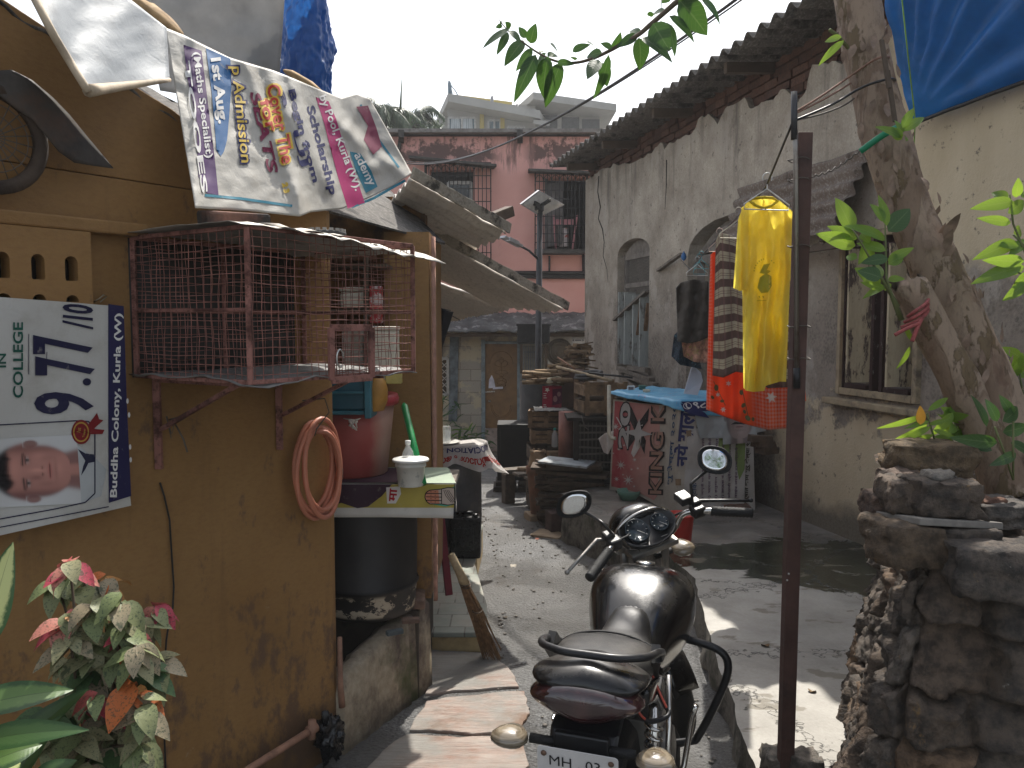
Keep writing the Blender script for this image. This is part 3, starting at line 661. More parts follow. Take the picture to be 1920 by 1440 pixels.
b = MB(); b.box((-.95, 4.25, .0), (1.0, .75, .6)); b.box((-1.3, 3.75, -.25), (1.4, .8, .1)); part(b, "plinth", M("dark_plinth", (.055, .045, .035), .9, dirt=(.02, .018, .015)), oh, bevel=.01)
b = MB(); b.box(((xl + xr) / 2, 3.99, .325), (.17, .22, .05), rz=.1); part(b, "pillar_stone", M("brown_stone", (.15, .095, .07), .85, var=.4, sc=14), oh, bevel=.012)
b = MB(); b.box(onz(740, 1185, .325), (.075, .03, .02), rz=.5); solo(b, "tile_scrap", M("slate_chip", (.07, .085, .09), .7), "small slate chip lying on top of the low wall", "tile scrap", bevel=.003)
b = MB(); b.box(onz(770, 1163, .33), (.08, .04, .02), rz=.2); solo(b, "brick_scrap", M("brown_stone"), "small brown brick scrap on the low wall beside the pillar", "brick scrap", bevel=.004)
def m_tiles():
    g = G("slate_tiles"); q = g.n("TexBrick"); g.set(q.inputs['Vector'], g.vec((1, 1, 1), (0, 0, 0))); q.inputs['Scale'].default_value = 3.1; q.inputs['Brick Width'].default_value = .55; q.inputs['Row Height'].default_value = .62
    q.inputs['Color1'].default_value = (.21, .235, .20, 1); q.inputs['Color2'].default_value = (.31, .315, .26, 1); q.inputs['Mortar'].default_value = (.13, .12, .10, 1); q.inputs['Mortar Size'].default_value = .014
    col = g.mix(g.ramp(g.noise(7, 7), .45, .7), q.outputs[0], (.33, .30, .25)); return g.bsdf(col, g.ramp(g.noise(9, 4), .3, .7, .35, .7), 0, g.bump(q.outputs[1], -.4, .004))
MYL = M("yellow_plaster", (.44, .33, .17), .85, var=.25, dirt=(.22, .15, .08))
SZ = -.05
st_ = thing("tiled_step", "low slate tiled step with a yellow front beside the orange pillar", "step", (-.3, 5, -.2))
f0 = onz(800, 1186, SZ); f1 = onz(916, 1186, SZ); f2 = onz(912, 1130, SZ); f3 = onz(890, 1055, SZ); y1 = 7.0
out = [f0, f1, f2, f3, Vector((f3.x + .02, y1, SZ)), Vector((-.62, y1, SZ)), Vector((-.62, f0.y, SZ))]
b = MB(); b.prism([p - Vector((0, 0, .03)) for p in out], (0, 0, .03)); part(b, "tiles", m_tiles(), st_, bevel=.006)
b = MB(); cx = sum((p for p in out), Vector()) / len(out); b.prism([cx + (p - cx) * .985 + Vector((0, 0, -.5)) for p in out], (0, 0, .469)); part(b, "riser", MYL, st_)
# ---------------------------------------------------------------- wall banner
MVIN = G("vinyl_white"); MVIN = None
def m_vinyl(name, c, rough=.55, trans=.12, dirt=(.30, .26, .20)):
    g = G(name); n = g.noise(6, 8, .68); cr = g.noise((18, 18, 18), 6, .7, dist=1.5); col = g.mix(g.ramp(n, .50, .78, 0, .6), c, tuple(a * d * 1.6 for a, d in zip(c, dirt)))
    return g.bsdf(col, rough, 0, g.bump(g.math('ADD', cr, n), .25, .01), .4, trans=trans)
def ink(c, rough=.5, name=None):
    k = name or "ink_%02x%02x%02x" % tuple(int(255 * x) for x in c)
    if k not in MATS:
        g = G(k); n = g.noise(25, 7, .7); f = g.noise(4, 6); col = g.mix(g.ramp(n, .60, .72, 0, .55), c, (.40, .37, .32)); col = g.mix(g.ramp(f, .3, .7), g.mix(.25, col, (0, 0, 0)), col); MATS[k] = g.bsdf(col, max(rough, .6), 0, None, .22)
    return MATS[k]
VW = m_vinyl("white_vinyl", (.50, .49, .455)); NAVY = (.012, .012, .045)
pr = Print(lambda px, py: ldepth(.078)(px, py) + .010 * sin(px * .025 + py * .008) * (.4 + (py - 550) / 700), 9, .0025)
bn = thing("wall_banner", "white vinyl banner reading 9.77/10 with a boy's portrait, hung sideways on the wall", "banner", lpx(90, 980, .02))
b = MB(); pr.sheet(b, [(-240, 545), (0, 557), (120, 566), (205, 573)], [(-240, 1052), (0, 1004), (120, 977), (246, 948)], 50, 30); part(b, "sheet", VW, bn)
b = MB(); pr.poly(b, [(203, 570), (232, 574), (238, 760), (246, 930), (204, 943), (203, 760)]); part(b, "blue_strip", ink((.022, .02, .075)), bn)
W_ = ink((.75, .74, .70)); b = MB(); pr.eps = .0045; pr.text(b, "Buddha Colony, Kurla (W)", (219, 760), 345, 17, 88.5, .025); [pr.ell(b, x_, y_, 2.2, 5) for x_, y_ in ((239, 752), (242, 778), (244, 838), (245, 862))]; part(b, "lettering", W_, bn)
pr.eps = .003
b = MB(); N_ = ink(NAVY)
pr.text(b, "9", (120, 756), 42, 112, 90, .02); pr.text(b, ".", (163, 716), 14, 16, 90, .05)
pr.text(b, "7", (122, 686), 36, 112, 90, .03); pr.text(b, "7", (118, 646), 36, 112, 90, .03); pr.text(b, "/10", (146, 594), 48, 58, 90, .03, .25)
pr.text(b, "9", (120, 756), 40, 110, 90, .06) if False else None
pr.line(b, [(-60, 800), (140, 789), (166, 790), (178, 806), (178, 925), (160, 942), (100, 955), (-60, 984)], 2.2); pr.line(b, [(-60, 1000), (204, 950)], 2)
for dx in (6,): pr.line(b, [(60 - dx, 626), (60 - dx, 702)], 1.3); pr.line(b, [(88, 660), (86, 704)], 1.2)
part(b, "lettering", N_, bn)
b = MB(); GR = ink((.012, .085, .06)); pr.text(b, "IN", (4, 676), 26, 15, 90, .02); pr.text(b, "COLLEGE", (34, 675), 142, 19, 90, .02); part(b, "lettering", GR, bn)
# printed portrait, lying on its side: a vertex-coloured print, x runs from crown to chin
def portrait(pr, t, cx, cy, L, Wd, tones, ang=0, e=.0045, chest=0):
    skin, dark, hair, bgc = [Vector(c) for c in tones]; ca, sa = cos(ang), sin(ang); b = MB(); N_u, N_v = 64, 60
    G_ = lambda x, y, x0, y0, sx, sy: exp(-((x - x0) / sx) ** 2 - ((y - y0) / sy) ** 2)
    S_ = lambda d, k=14: 1 / (1 + exp(max(-60, min(60, d * k * 2))))
    def colr(x, y):
        ay = abs(y); w_ = .53 if x < .1 else .53 * sqrt(max(.02, 1 - ((x - .1) / .56) ** 2)) ** .8; c = skin.copy(); sh_ = 0
        sh_ += .30 * max(0, (y + .1)) + .55 * G_(ay, 0, .50, 0, .13, 9) + .35 * G_(x, y, .06, .13, .12, .06) + .55 * G_(x, ay, .165, .065, .022, .035) + .22 * G_(x, ay, -.10, .23, .07, .13) + .25 * G_(x, y, .40, 0, .03, .2) + .2 * G_(x, ay, .22, .26, .16, .06)
        sh_ -= .35 * G_(x, y, .08, -.02, .14, .045) + .25 * G_(x, y, -.35, -.08, .12, .25) + .22 * G_(x, y, .12, -.30, .12, .10) + .15 * G_(x, y, .46, -.03, .06, .12)
        c = c.lerp(dark, max(-.5, min(1, sh_ * 1.2))); c = c.lerp(Vector((skin.x * .85, skin.y * .45, skin.z * .5)), .75 * S_(abs(x - .295) - .028 + .1 * ay, 40) * S_(ay - .17, 30))
        c = c.lerp(hair, .85 * S_(abs(x + .195 - .10 * (ay - .2) ** 1.0 * (ay > .2) - .02) - .018, 60) * S_(abs(ay - .25) - .13, 40)); c = c.lerp(Vector((.45, .42, .40)), .6 * G_(x, ay, -.085, .24, .025, .07)); c = c.lerp(hair, .95 * G_(x, ay, -.087, .235, .034, .032)); c = c.lerp(hair, .7 * S_(abs(x + .122 - .3 * (ay - .24) ** 2) - .006, 90) * S_(abs(ay - .24) - .09, 40)); c = c.lerp(hair, .75 * S_(abs(x - .294) - .004, 120) * S_(ay - .14, 40))
        hl = -.42 + .10 * fbm((y * 3, 1, 0)) + .25 * max(0, ay - .33); c = c.lerp(hair * (1 + .8 * fbm((x * 9, y * 14, 3))), S_(x - hl, 25)); hd = sqrt((min(x, 0) / .74) ** 2 + (y / .60) ** 2) - 1 if x < -.15 else (ay - w_) / .6
        ear = max(S_(sqrt(((x + .02) / .13) ** 2 + ((ay - .56) / .08) ** 2) - 1, 6), 0); nk = S_(ay - .36 - .25 * max(0, x - .6), 20) * S_(.40 - x, 20); out = bgc
        out = out.lerp(skin.lerp(dark, .75), max(nk * .95, ear * .9)); return out.lerp(c, S_(hd, 16)) if True else out
    vs, cols = [], []
    x0, x1, y0, y1 = -.86, .80, -.70, .70
    P_ = lambda x, y: pr.P(cx + (x * ca - y * sa) * L, cy + (x * sa + y * ca) * Wd, e)
    for i in range(N_u):
        for j in range(N_v):
            q = [(lerp(x0, x1, (i + a_) / N_u), lerp(y0, y1, (j + b_) / N_v)) for a_, b_ in ((0, 0), (1, 0), (1, 1), (0, 1))]; k = colr((q[0][0] + q[2][0]) / 2, (q[0][1] + q[2][1]) / 2); b.add([P_(*p) for p in q], [(0, 1, 2, 3)], col=tuple(k), smooth=True)
    part(b, "printed_portrait", MPRT, t, weld=True)
g = G("portrait_print"); MPRT = g.bsdf(g.attr(), .6, 0, None, .2)
portrait(pr, bn, 62, 884, 108, 92, ((.42, .20, .16), (.13, .055, .05), (.014, .012, .013), (.50, .50, .49)), ang=-.06, e=.0024)
b = MB(); pr.poly(b, [(128, 825), (150, 838), (182, 862), (200, 880), (190, 930), (150, 945), (110, 925), (120, 880)], .0022); part(b, "printed_shirt", ink((.46, .48, .48)), bn)
b = MB(); pr.poly(b, [(146, 842), (160, 850), (176, 852), (178, 866), (166, 868), (160, 880), (152, 892), (156, 874), (160, 864)], .0032); part(b, "printed_tie", ink((.02, .022, .05)), bn)
b = MB(); pr.ell(b, 152, 810, 18, 23, .003); pr.poly(b, [(164, 798), (182, 774), (186, 786), (194, 788), (176, 804), (196, 806), (192, 814), (170, 814)], .0032); part(b, "printed_medal", ink((.20, .012, .015)), bn)
b = MB()
for i in range(24):
    a = 2 * pi * i / 24; a2 = 2 * pi * (i + 1) / 24; pr.poly(b, [(152 + 15 * cos(a), 810 + 19 * sin(a)), (152 + 15 * cos(a2), 810 + 19 * sin(a2)), (152 + 12.5 * cos(a2), 810 + 16 * sin(a2)), (152 + 12.5 * cos(a), 810 + 16 * sin(a))], .0046)
pr.text(b, "1st", (148, 806), 9, 7, 80, .02, e=.0046); pr.text(b, "Topper", (158, 812), 17, 5, 80, .02, e=.0046); part(b, "medal_trim", ink((.45, .25, .05)), bn)
b = MB(); b.tube([lpx(176, 566, .02), lpx(186, 560, .04), lpx(194, 553, .03), lpx(200, 556, .012), lpx(188, 566, .03)], .0022, 6); part(b, "tie_string", M("dusty_string", (.30, .25, .18), .9), bn)
# ---------------------------------------------------------------- wire cage on brackets
c0 = lpx(243, 560); CN = (LP + LD * ((c0 - LP).dot(LD))); Yn = CN.y / 1.15
cw = CN.to_2d(); c_near = at(440, 560, Yn).to_2d(); dn = c_near - cw; dpt = dn.length
ca = Vector((LD.x, LD.y)); dn = Vector((LN.x, LN.y)) * dpt; c_near = cw + dn
cl = .70; z_t0 = at(440, 424, c_near.y).z; z_b0 = at(440, 722, c_near.y).z
def cg(a, o, z): q = cw + ca * a + dn * o; return Vector((q.x, q.y, z))      # a along (m), o 0 wall..1 front
MCAG = m_corr("rusty_pink_paint", (.21, .09, .07), (.34, .165, .135), (.07, .035, .025)); MWIR = M("cage_wire", (.24, .11, .085), .8, var=.5, sc=20)
cage = thing("wire_cage", "rusty pink wire mesh animal cage hung on brackets off the orange wall", "cage", cg(.35, .5, z_b0))
zb, zt = z_b0, z_t0; wgo = .012
b = MB(); cs = [(0.01, .02), (cl, .02), (cl, 1), (.01, 1)]
for (a, o), (a2, o2) in zip(cs, cs[1:] + cs[:1]):
    for z in (zb + .006, zt): b.beam(cg(a, o, z), cg(a2, o2, z), .013, .013)
    b.beam(cg(a, o, zb), cg(a, o, zt), .015, .015)
zm = lerp(zb, zt, .48)
b.beam(cg(.01, 1, zm), cg(.01, .02, zm), .010, .010); b.beam(cg(.01, .02, zm), cg(cl, .02, zm), .011, .013); b.beam(cg(cl, .02, zm), cg(cl, 1, zm), .011, .013); b.beam(cg(.34, .02, zb), cg(.34, .02, zt), .012, .012)
part(b, "frame", MCAG, cage, bevel=.002)
def net(f, na, nb, jit=.0016, r=.0013):
    b = MB()
    for i in range(1, na):
        if random.random() < .02: continue
        u = i / na + U(-.004, .004); b.tube([f(u + U(-jit, jit), t / 7) for t in range(8)], r * U(.8, 1.2), 4, caps=False)
    for k in range(1, nb):
        v = k / nb; sg = U(-.012, .004); b.tube([f(t / 8, v + sg * sin(pi * t / 8) + U(-jit, jit)) for t in range(9)], r * U(.8, 1.2), 4, caps=False)
    return b
def wob(q, k=.006): return q + Vector((1, .5, 1)) * k * fbm((q.x * 8, q.y * 8, q.z * 8))
for f, na, nb in ((lambda u, v: wob(cg(.01, u, lerp(zb, zt, v))), 17, 17), (lambda u, v: wob(cg(u * cl, 1.0, lerp(zb, zt, v))), 24, 17), (lambda u, v: wob(cg(cl, u, lerp(zb, zt, v))), 15, 17), (lambda u, v: wob(cg(u * cl, .03, lerp(zb, zt, v))), 22, 16)):
    part(net(f, na, nb), "wire_mesh", MWIR, cage)
b = MB(); b.grid(lambda u, v: cg(lerp(-.01, cl, u), lerp(0, 1.03, v), zb + .012 + .02 * fbm((u * 4, v * 4, 1)) - (.012 if v > .9 else 0)), 20, 14); part(b, "floor_sheet", M("grey_tin", (.19, .185, .175), .55, .2, var=.3, sc=6, dirt=(.08, .06, .05)), cage, solid=.003)
b = MB(); b.grid(lambda u, v: cg(lerp(0.0, cl * .93, u), .0 + .02 * u, lerp(zb, zt, v)), 4, 4); part(b, "back_sheet", M("dusty_dark_board", (.05, .046, .043), .85, var=.3, sc=5), cage, solid=.004)
MTIN = M("rumpled_tin", (.30, .28, .245), .5, .35, var=.35, sc=5, dirt=(.12, .09, .07), dsc=8)
b = MB(); b.grid(lambda u, v: cg(lerp(-.03, .36, u), lerp(-.1, 1.03, v), zt + .014 + .006 * fbm((u * 5, v * 3, 2)) - .01 * (v > .95)), 18, 14)
b.grid(lambda u, v: cg(lerp(.12, cl + .10, u), lerp(-.1, 1.12 + .03 * fbm((u * 6, 2, 2)), v), zt + .022 - .045 * max(0, v - .8) * 5 * (.5 + .5 * u) + .014 * fbm((u * 7, v * 6, 4)) - .035 * u), 34, 18)
part(b, "roof_sheet", MTIN, cage, solid=.002)
# door in the front mesh
d0, d1 = .30, .475; zd0, zd1 = zb - .004, lerp(zb, zt, .36); b = MB()
for p, q in (((d0, zd0), (d0, zd1)), ((d1, zd0), (d1, zd1)), ((d0, zd1), (d1, zd1)), ((d0, zd0), (d1, zd0))):
    b.beam(cg(p[0], 1.03, p[1]), cg(q[0], 1.03, q[1]), .022, .012, up=(LN.x, LN.y, 0))
dr = part(b, "door", MCAG, cage, bevel=.002)
b = net(lambda u, v: cg(lerp(d0, d1, u), 1.02, lerp(zd0, zd1, v)), 7, 7); part(b, "wire_mesh", MWIR, dr)
b = MB(); pc = cg(d0 + .02, 1.06, lerp(zd0, zd1, .42)); b.tube([pc + Vector((LD.x, LD.y, 0)) * .014 * cos(t) + Vector((0, 0, .027 * sin(t))) for t in [pi * 2 * i / 18 for i in range(16)]], .003, 6); part(b, "padlock_ring", M("steel", (.5, .5, .48), .3, .9), dr)
b = MB()
for a in (.075, .57):
    b.beam(cg(a, .02, zb - .30), cg(a, .02, zb - .005), .016, .022); b.beam(cg(a, .05, zb - .17), cg(a, .75, zb - .01), .016, .012); b.beam(cg(a, .02, zb - .012), cg(a, .95, zb - .008), .018, .012)
part(b, "bracket", MCAG, cage)
b = MB(); k = cg(.10, .12, zb - .15)
b.tube([k + Vector((U(-.03, .03), U(-.03, .03), U(-.05, .03))) for _ in range(7)], .003, 5); b.tube([k, k + Vector((.03, -.01, -.05)), k + Vector((.045, -.02, -.09))], .003, 5); part(b, "knotted_wire", M("old_wire", (.10, .085, .07), .7), cage)
b = MB(); b.tube([cg(.57, .25, zb - .11), cg(.60, .4, zb - .10), cg(.61, .42, zb - .15), cg(.585, .35, zb - .21), cg(.60, .3, zb - .24)], .0025, 5); part(b, "knotted_wire", MATS["old_wire"], cage)
# on the cage top
zr = zt + .022
b = MB(); b.box(cg(.20, .45, zr + .03), (.20, .10, .055), rz=pi / 2 - LA - .25, j=.006); solo(b, "brick", MBR if False else M("mossy_brick", (.17, .085, .06), .95, var=.5, sc=18, dirt=(.035, .03, .026), dth=(.45, .6), bump=.6), "single weathered red brick weighing down the cage roof below the printed banner", "brick", bevel=.01)
b = MB(); tc = cg(.50, .62, zr - .015)
prof = [(.066, 0), (.069, .004), (.069, .010), (.066, .012), (.069, .015), (.069, .021), (.066, .023), (.069, .026), (.069, .033), (.058, .036), (.058, .020), (.0, .020)]
rl = thing("ribbed_rubber_disc", "round black ribbed rubber lid with notched rim lying on the cage roof", "rubber lid", tc)
b.lathe(prof, tc, 32); part(b, "ribbed_disc", M("grey_rubber", (.07, .068, .066), .75, var=.3), rl)
b = MB()
for i in range(18):
    a = 2 * pi * i / 18; b.box(tc + Vector((.063 * cos(a), .063 * sin(a), .039)), (.008, .013, .009), rz=a)
part(b, "rim_notches", M("pale_rubber", (.33, .31, .28), .8), rl)
# ---------------------------------------------------------------- wheel and metal strip high on the wall
wc = lpx(-18, 258, .07); whl = thing("spoked_wheel", "small rusty spoked wheel with wire netting hanging high on the orange wall", "wheel", wc)
def lw_(a, r, o=0): return wc + LD * (r * cos(a)) + Vector((0, 0, r * sin(a))) + LN * o
b = MB(); b.tube([lw_(2 * pi * i / 36, .128) for i in range(36)], .02, 8, closed=True); part(b, "tyre", M("rotten_rubber", (.05, .035, .025), .95, var=.4, bump=.6), whl)
b = MB()
for i in range(22): b.tube([lw_(2 * pi * i / 22, .0, .02), lw_(2 * pi * i / 22 + .5, .12)], .0016, 4)
for r in (.03, .06, .09): b.tube([lw_(2 * pi * i / 24, r, .012) for i in range(24)], .0015, 4, closed=True)
part(b, "spokes", M("old_wire"), whl)
b = MB(); top = [(-60, 140), (0, 132), (22, 131), (60, 150), (98, 182), (130, 215), (160, 252), (190, 288), (212, 315)]; bot = [(-60, 150), (0, 180), (24, 200), (58, 222), (84, 252), (110, 284), (140, 305), (175, 311), (212, 316)]
sp = Print(lambda px, py: ldepth(.05)(px, py) - .05 * sin((px + 60) * .011), 10); sp.sheet(b, top, bot, 40, 6)
solo(b, "metal_strip", M("dark_sheet_metal", (.06, .052, .045), .6, .3, var=.4, dirt=(.10, .06, .04)), "dark curved blade of sheet metal hanging beside the spoked wheel", "metal strip", solid=.003)
# ---------------------------------------------------------------- tarps and printed banner on the roof
MTW = m_vinyl("white_tarp", (.29, .315, .335), .6, .15, (.24, .21, .17)); MGT = m_tarp("grey_tarp", (.44, .44, .44), .65)
wt = Print(lambda px, py: table(px, [(-300, 1.75), (60, 2.0), (165, 2.12), (318, 2.55)]) + max(0, table(px, [(-300, 60), (70, 60), (165, 172), (318, 150)]) - py) * .0013 + .012 * sin(px * .045 + py * .02) + .022 * fbm((px * .008, py * .010, 0)), 12)
wtt = thing("white_tarpaulin", "dirty white tarpaulin folded over the eave, left of the printed banner", "tarpaulin", wt.P(165, 172))
b = MB(); wt.sheet(b, [(-40, -210), (120, -90), (220, -20), (312, 52)], [(62, -20), (100, 62), (166, 170), (318, 150)], 40, 26)
part(b, "sheet", MTW, wtt, solid=.002)
b = MB(); b.tube([wt.P(lerp(40, 166, i / 14), table(lerp(40, 166, i / 14), [(40, -50), (62, -12), (100, 62), (134, 118), (166, 170)])) + Vector((0, 0, -.004)) for i in range(15)], .010, 8)
b.tube([wt.P(lerp(166, 318, i / 10), lerp(168, 148, i / 10)) + Vector((0, 0, -.003)) for i in range(11)], [lerp(.016, .006, i / 10) for i in range(11)], 8); part(b, "rolled_hem", M("tan_hem", (.42, .34, .24), .75, var=.25, dirt=(.2, .16, .12)), wtt)
bot_y = lambda px: table(px, [(310, 385), (365, 390), (470, 396), (560, 405), (585, 395), (650, 388), (690, 372), (770, 326)])
def fold(px, py):   # diagonal creases of the hanging banner
    f = 0
    for x0, y0, x1, y1, a, wd in ((462, 118, 575, 405, .045, 13), (500, 130, 640, 395, .035, 16), (545, 150, 610, 330, .03, 11), (600, 165, 690, 300, .035, 13), (640, 235, 760, 330, .04, 12), (365, 80, 372, 390, .012, 10), (690, 180, 640, 260, .02, 12)):
        t = max(-.1, min(1.1, ((px - x0) * (x1 - x0) + (py - y0) * (y1 - y0)) / ((x1 - x0) ** 2 + (y1 - y0) ** 2)))
        dx, dy = px - lerp(x0, x1, t), py - lerp(y0, y1, t); s_ = (dx * (y1 - y0) - dy * (x1 - x0)) / sqrt((x1 - x0) ** 2 + (y1 - y0) ** 2)
        f += a * exp(-(dx * dx + dy * dy) / wd ** 2) - .4 * a * exp(-((s_ - wd) ** 2 + max(0, abs(t - .5) - .5) ** 2 * 9e4) / (wd * 1.2) ** 2)
    return f
bp = Print(lambda px, py: table(px, [(310, 2.38), (365, 2.46), (560, 2.92), (690, 3.7), (790, 4.15)]) + (bot_y(px) - py) * .0012 - .7 * fold(px, py) + .010 * fbm((px * .02, py * .02, 0)), 7, .004)
pb = thing("printed_banner", "creased vinyl coaching class banner reading Admission, thrown sideways over the roof edge", "banner", bp.P(560, 403))
b = MB(); bp.sheet(b, [(310, 52), (345, 66), (430, 108), (512, 132), (540, 143), (600, 168), (640, 184), (668, 176), (694, 186)], [(366, 390), (400, 392), (470, 396), (562, 406), (582, 398), (640, 392), (690, 372), (735, 350), (772, 325)], 110, 60)
part(b, "sheet", m_vinyl("faded_vinyl", (.46, .44, .39), .6, .12), pb, solid=.0015)
b = MB(); bp.poly(b, [(344, 84), (378, 95), (392, 210), (402, 290), (410, 366), (388, 362), (372, 330), (368, 220), (352, 150)]); part(b, "purple_strip", ink((.085, .035, .13)), pb)
b = MB(); bp.poly(b, [(386, 90), (432, 110), (434, 160), (430, 215), (426, 262), (420, 284), (414, 293), (406, 282), (402, 230), (396, 165)]); part(b, "blue_patch", ink((.02, .12, .30)), pb)
b = MB(); bp.poly(b, [(592, 182), (616, 190), (630, 222), (642, 262), (664, 320), (684, 380), (652, 391), (636, 340), (620, 280), (608, 232)]); part(b, "magenta_strip", ink((.42, .018, .14)), pb)
b = MB(); bp.poly(b, [(656, 284), (676, 288), (696, 320), (708, 350), (686, 362), (668, 322)]); bp.line(b, [(384, 366), (450, 372), (548, 386)], 5); bp.line(b, [(660, 388), (700, 372), (760, 338)], 5); bp.line(b, [(676, 196), (705, 255), (748, 314)], 4); part(b, "teal_trim", ink((.03, .20, .28)), pb)
bp.eps = .0065
b = MB(); bp.text(b, "(Maths Specialist)", (379, 197), 200, 17, -83, .02); bp.text(b, "1st Aug.", (409, 170), 124, 25, -83, .035); bp.text(b, "TOOES", (367, 238), 250, 12, -82, .03)
bp.text(b, "by Pool, Kurla (W).", (637, 268), 190, 19, -69, .02); bp.text(b, "ademy", (683, 318), 66, 21, -64, .02); part(b, "lettering", ink((.72, .71, .68)), pb)
b = MB(); bp.text(b, "p Admission", (450, 214), 190, 34, -84, .075, .1); bp.text(b, "Scholarship", (602, 282), 172, 20, -75, .035); bp.text(b, "Begin from", (568, 255), 180, 17, -75, .035); bp.text(b, "a  UJ", (549, 240), 150, 16, -73, .03); part(b, "lettering", ink((.02, .022, .10)), pb)
b = MB(); bp.eps = .0095; bp.text(b, "p Admission", (450, 214), 183, 26, -84, .015, .1); bp.text(b, "Cover The", (526, 232), 156, 32, -79, .09); bp.text(b, "for", (504, 216), 66, 30, -77, .09); bp.text(b, "2 3", (536, 352), 20, 12, -77, .09); part(b, "lettering", ink((.62, .43, .06)), pb)
b = MB(); bp.eps = .0125; bp.text(b, "Cover The", (526, 232), 150, 24, -79, .02); bp.text(b, "for", (504, 216), 62, 22, -77, .02); part(b, "lettering", ink((.42, .03, .02)), pb)
b = MB(); bp.eps = .0065; bp.text(b, "SEATS", (495, 248), 158, 20, -77, .035, .15); bp.poly(b, [(668, 200), (690, 198), (706, 240), (716, 275), (700, 290), (682, 262), (690, 236)]); part(b, "lettering", ink((.19, .022, .06)), pb)
gt = Print(lambda px, py: 4.7 + .04 * sin(px * .02) + .03 * fbm((px * .012, py * .012, 0)) + .001 * (py - 100), 14)
b = MB(); gt.sheet(b, [(255, -40), (400, -40), (536, -40)], [(300, 170), (420, 190), (521, 190)], 30, 20)
solo(b, "grey_tarpaulin", MGT, "plain grey tarpaulin hanging like a screen behind the printed banner", "tarpaulin", solid=.003)
b = MB(); cB = at(570, 80, 5.1)
def bundle(u, v):
    py = lerp(215, -40, v); l = table(py, [(-40, 536), (60, 526), (215, 519)]); r = table(py, [(-40, 606), (30, 612), (110, 622), (215, 624)]); a = u * 2 * pi
    q = at((l + r) / 2 + (r - l) / 2 * cos(a), py, 5.1 + .16 * sin(a)); d = Vector((cos(a), sin(a), 0)); return q + d * (.035 * fbm((cos(a) * 1.5 + 3, sin(a) * 1.5, q.z * 4)) + .022 * abs(fbm((cos(a) * 3, sin(a) * 3 + q.z * 2, q.z * 9)))) 
b.grid(bundle, 110, 90); solo(b, "blue_bundle", m_tarp("blue_plastic_sheet", (.016, .115, .37), .3), "upright bundle wrapped in crinkled blue plastic sheet on the orange house roof", "wrapped bundle", weld=True)
b = MB(); b.beam(at(598, -60, 5.4), at(604, 50, 5.4), .04, .04); solo(b, "roof_post", MTIM, "dark timber post standing behind the blue plastic bundle", "post")
def sack(pxs, Y, rad, name_lab, flat=.5):
    b = MB(); sec = []
    for i, (px, py) in enumerate(pxs):
        c = at(px, py, Y); t = i / (len(pxs) - 1); r = rad * (sin(pi * min(.97, max(.06, t)))) ** .5
        sec.append([c + Vector((.25 * r * cos(a), r * cos(a), flat * r * sin(a))) * (1 + .22 * fbm((cos(a) * 2, sin(a) * 2, i * .7))) for a in [2 * pi * k / 18 for k in range(18)]])
    b.loft(sec); return solo(b, "sacking", MSACK, name_lab, "sacking")
MSACK = M("brown_sacking", (.36, .24, .12), .9, var=.35, sc=22, dirt=(.16, .10, .05))
sack([(190, -20), (220, 2), (250, 14), (285, 22), (315, 42), (338, 62)], 3.3, .075, "tan sacking bunched on the roof behind the white tarpaulin")
sack([(535, 134), (550, 140), (566, 150), (585, 160), (604, 172)], 4.4, .05, "tan sacking lump at the foot of the blue plastic bundle")
# ---------------------------------------------------------------- recess: shelf, tub, drum, crates
SH = onz(740, 906, .975); shz = .975; yf = onz(740, 906, shz).y
shf = thing("wooden_shelf", "rough plank shelf built into the recess under the pink tub", "shelf", (-.6, yf + .2, .3))
xr_ = (852 - 960) / F * yf
b = MB(); b.box(((xr_ - 1.25) / 2, yf + .20, shz - .022), (xr_ + 1.25 - .01, .37, .03)); part(b, "board", MTIM2, shf, bevel=.004)
b = MB(); b.beam((-.66, yf + .34, .28), (-.66, yf + .34, shz - .04), .05, .05); part(b, "leg", MTIM2, shf)
b = MB(); b.beam((xr_ + .02 - .1, yf + .10, shz - .06), (-1.2, yf + .10, shz - .06), .04, .04); part(b, "rail", MTIM2, shf)
cz = shz + .003
tc_ = thing("shelf_cloth", "yellow and purple vinyl sheet with a printed palm, draped on the recess shelf", "table cover", (-.5, yf, cz - .12))
def drp(px, py): return yf - .012 - .006 * sin(px * .07)
dp_ = Print(drp, 10, .002)
x0_ = -.95
b = MB(); b.add([(x0_, yf - .012, cz), (xr_ + .004, yf - .012, cz), (xr_ - .06, yf + .38, cz), (x0_, yf + .38, cz)], [(0, 1, 2, 3)]); tp = part(b, "top_sheet", ink((.33, .40, .30), .35, "pale_green_vinyl"), tc_)
b = MB(); b.add([(x0_, yf - .01, cz + .0015), (-.40, yf - .01, cz + .0015), (-.46, yf + .36, cz + .0015), (x0_, yf + .36, cz + .0015)], [(0, 1, 2, 3)]); part(b, "top_print", ink((.06, .03, .045), .3), tc_)
b = MB(); dp_.sheet(b, [(480, 907), (700, 907), (800, 908), (852, 907)], [(480, 968), (640, 970), (740, 970), (850, 972)], 40, 8)
def sidefn(u, v): return Vector((xr_ + .004 + .012 * (1 - v) * sin(u * 5) - .055 * u, yf - .012 + .36 * u, cz - .13 * (1 - v) * (1 - .35 * u)))
b.grid(sidefn, 12, 6); part(b, "front_drop", ink((.60, .58, .53), .4, "pale_vinyl"), tc_, solid=.0012)
b = MB(); dp_.poly(b, [(480, 908), (852, 908), (851, 952), (480, 952)]); part(b, "yellow_print", ink((.42, .34, .07), .4), tc_)
b = MB(); dp_.eps = .0035; dp_.poly(b, [(480, 908), (735, 908), (716, 930), (690, 950), (670, 953), (640, 943), (600, 952), (480, 952)]); part(b, "purple_print", ink((.045, .02, .035), .4), tc_)
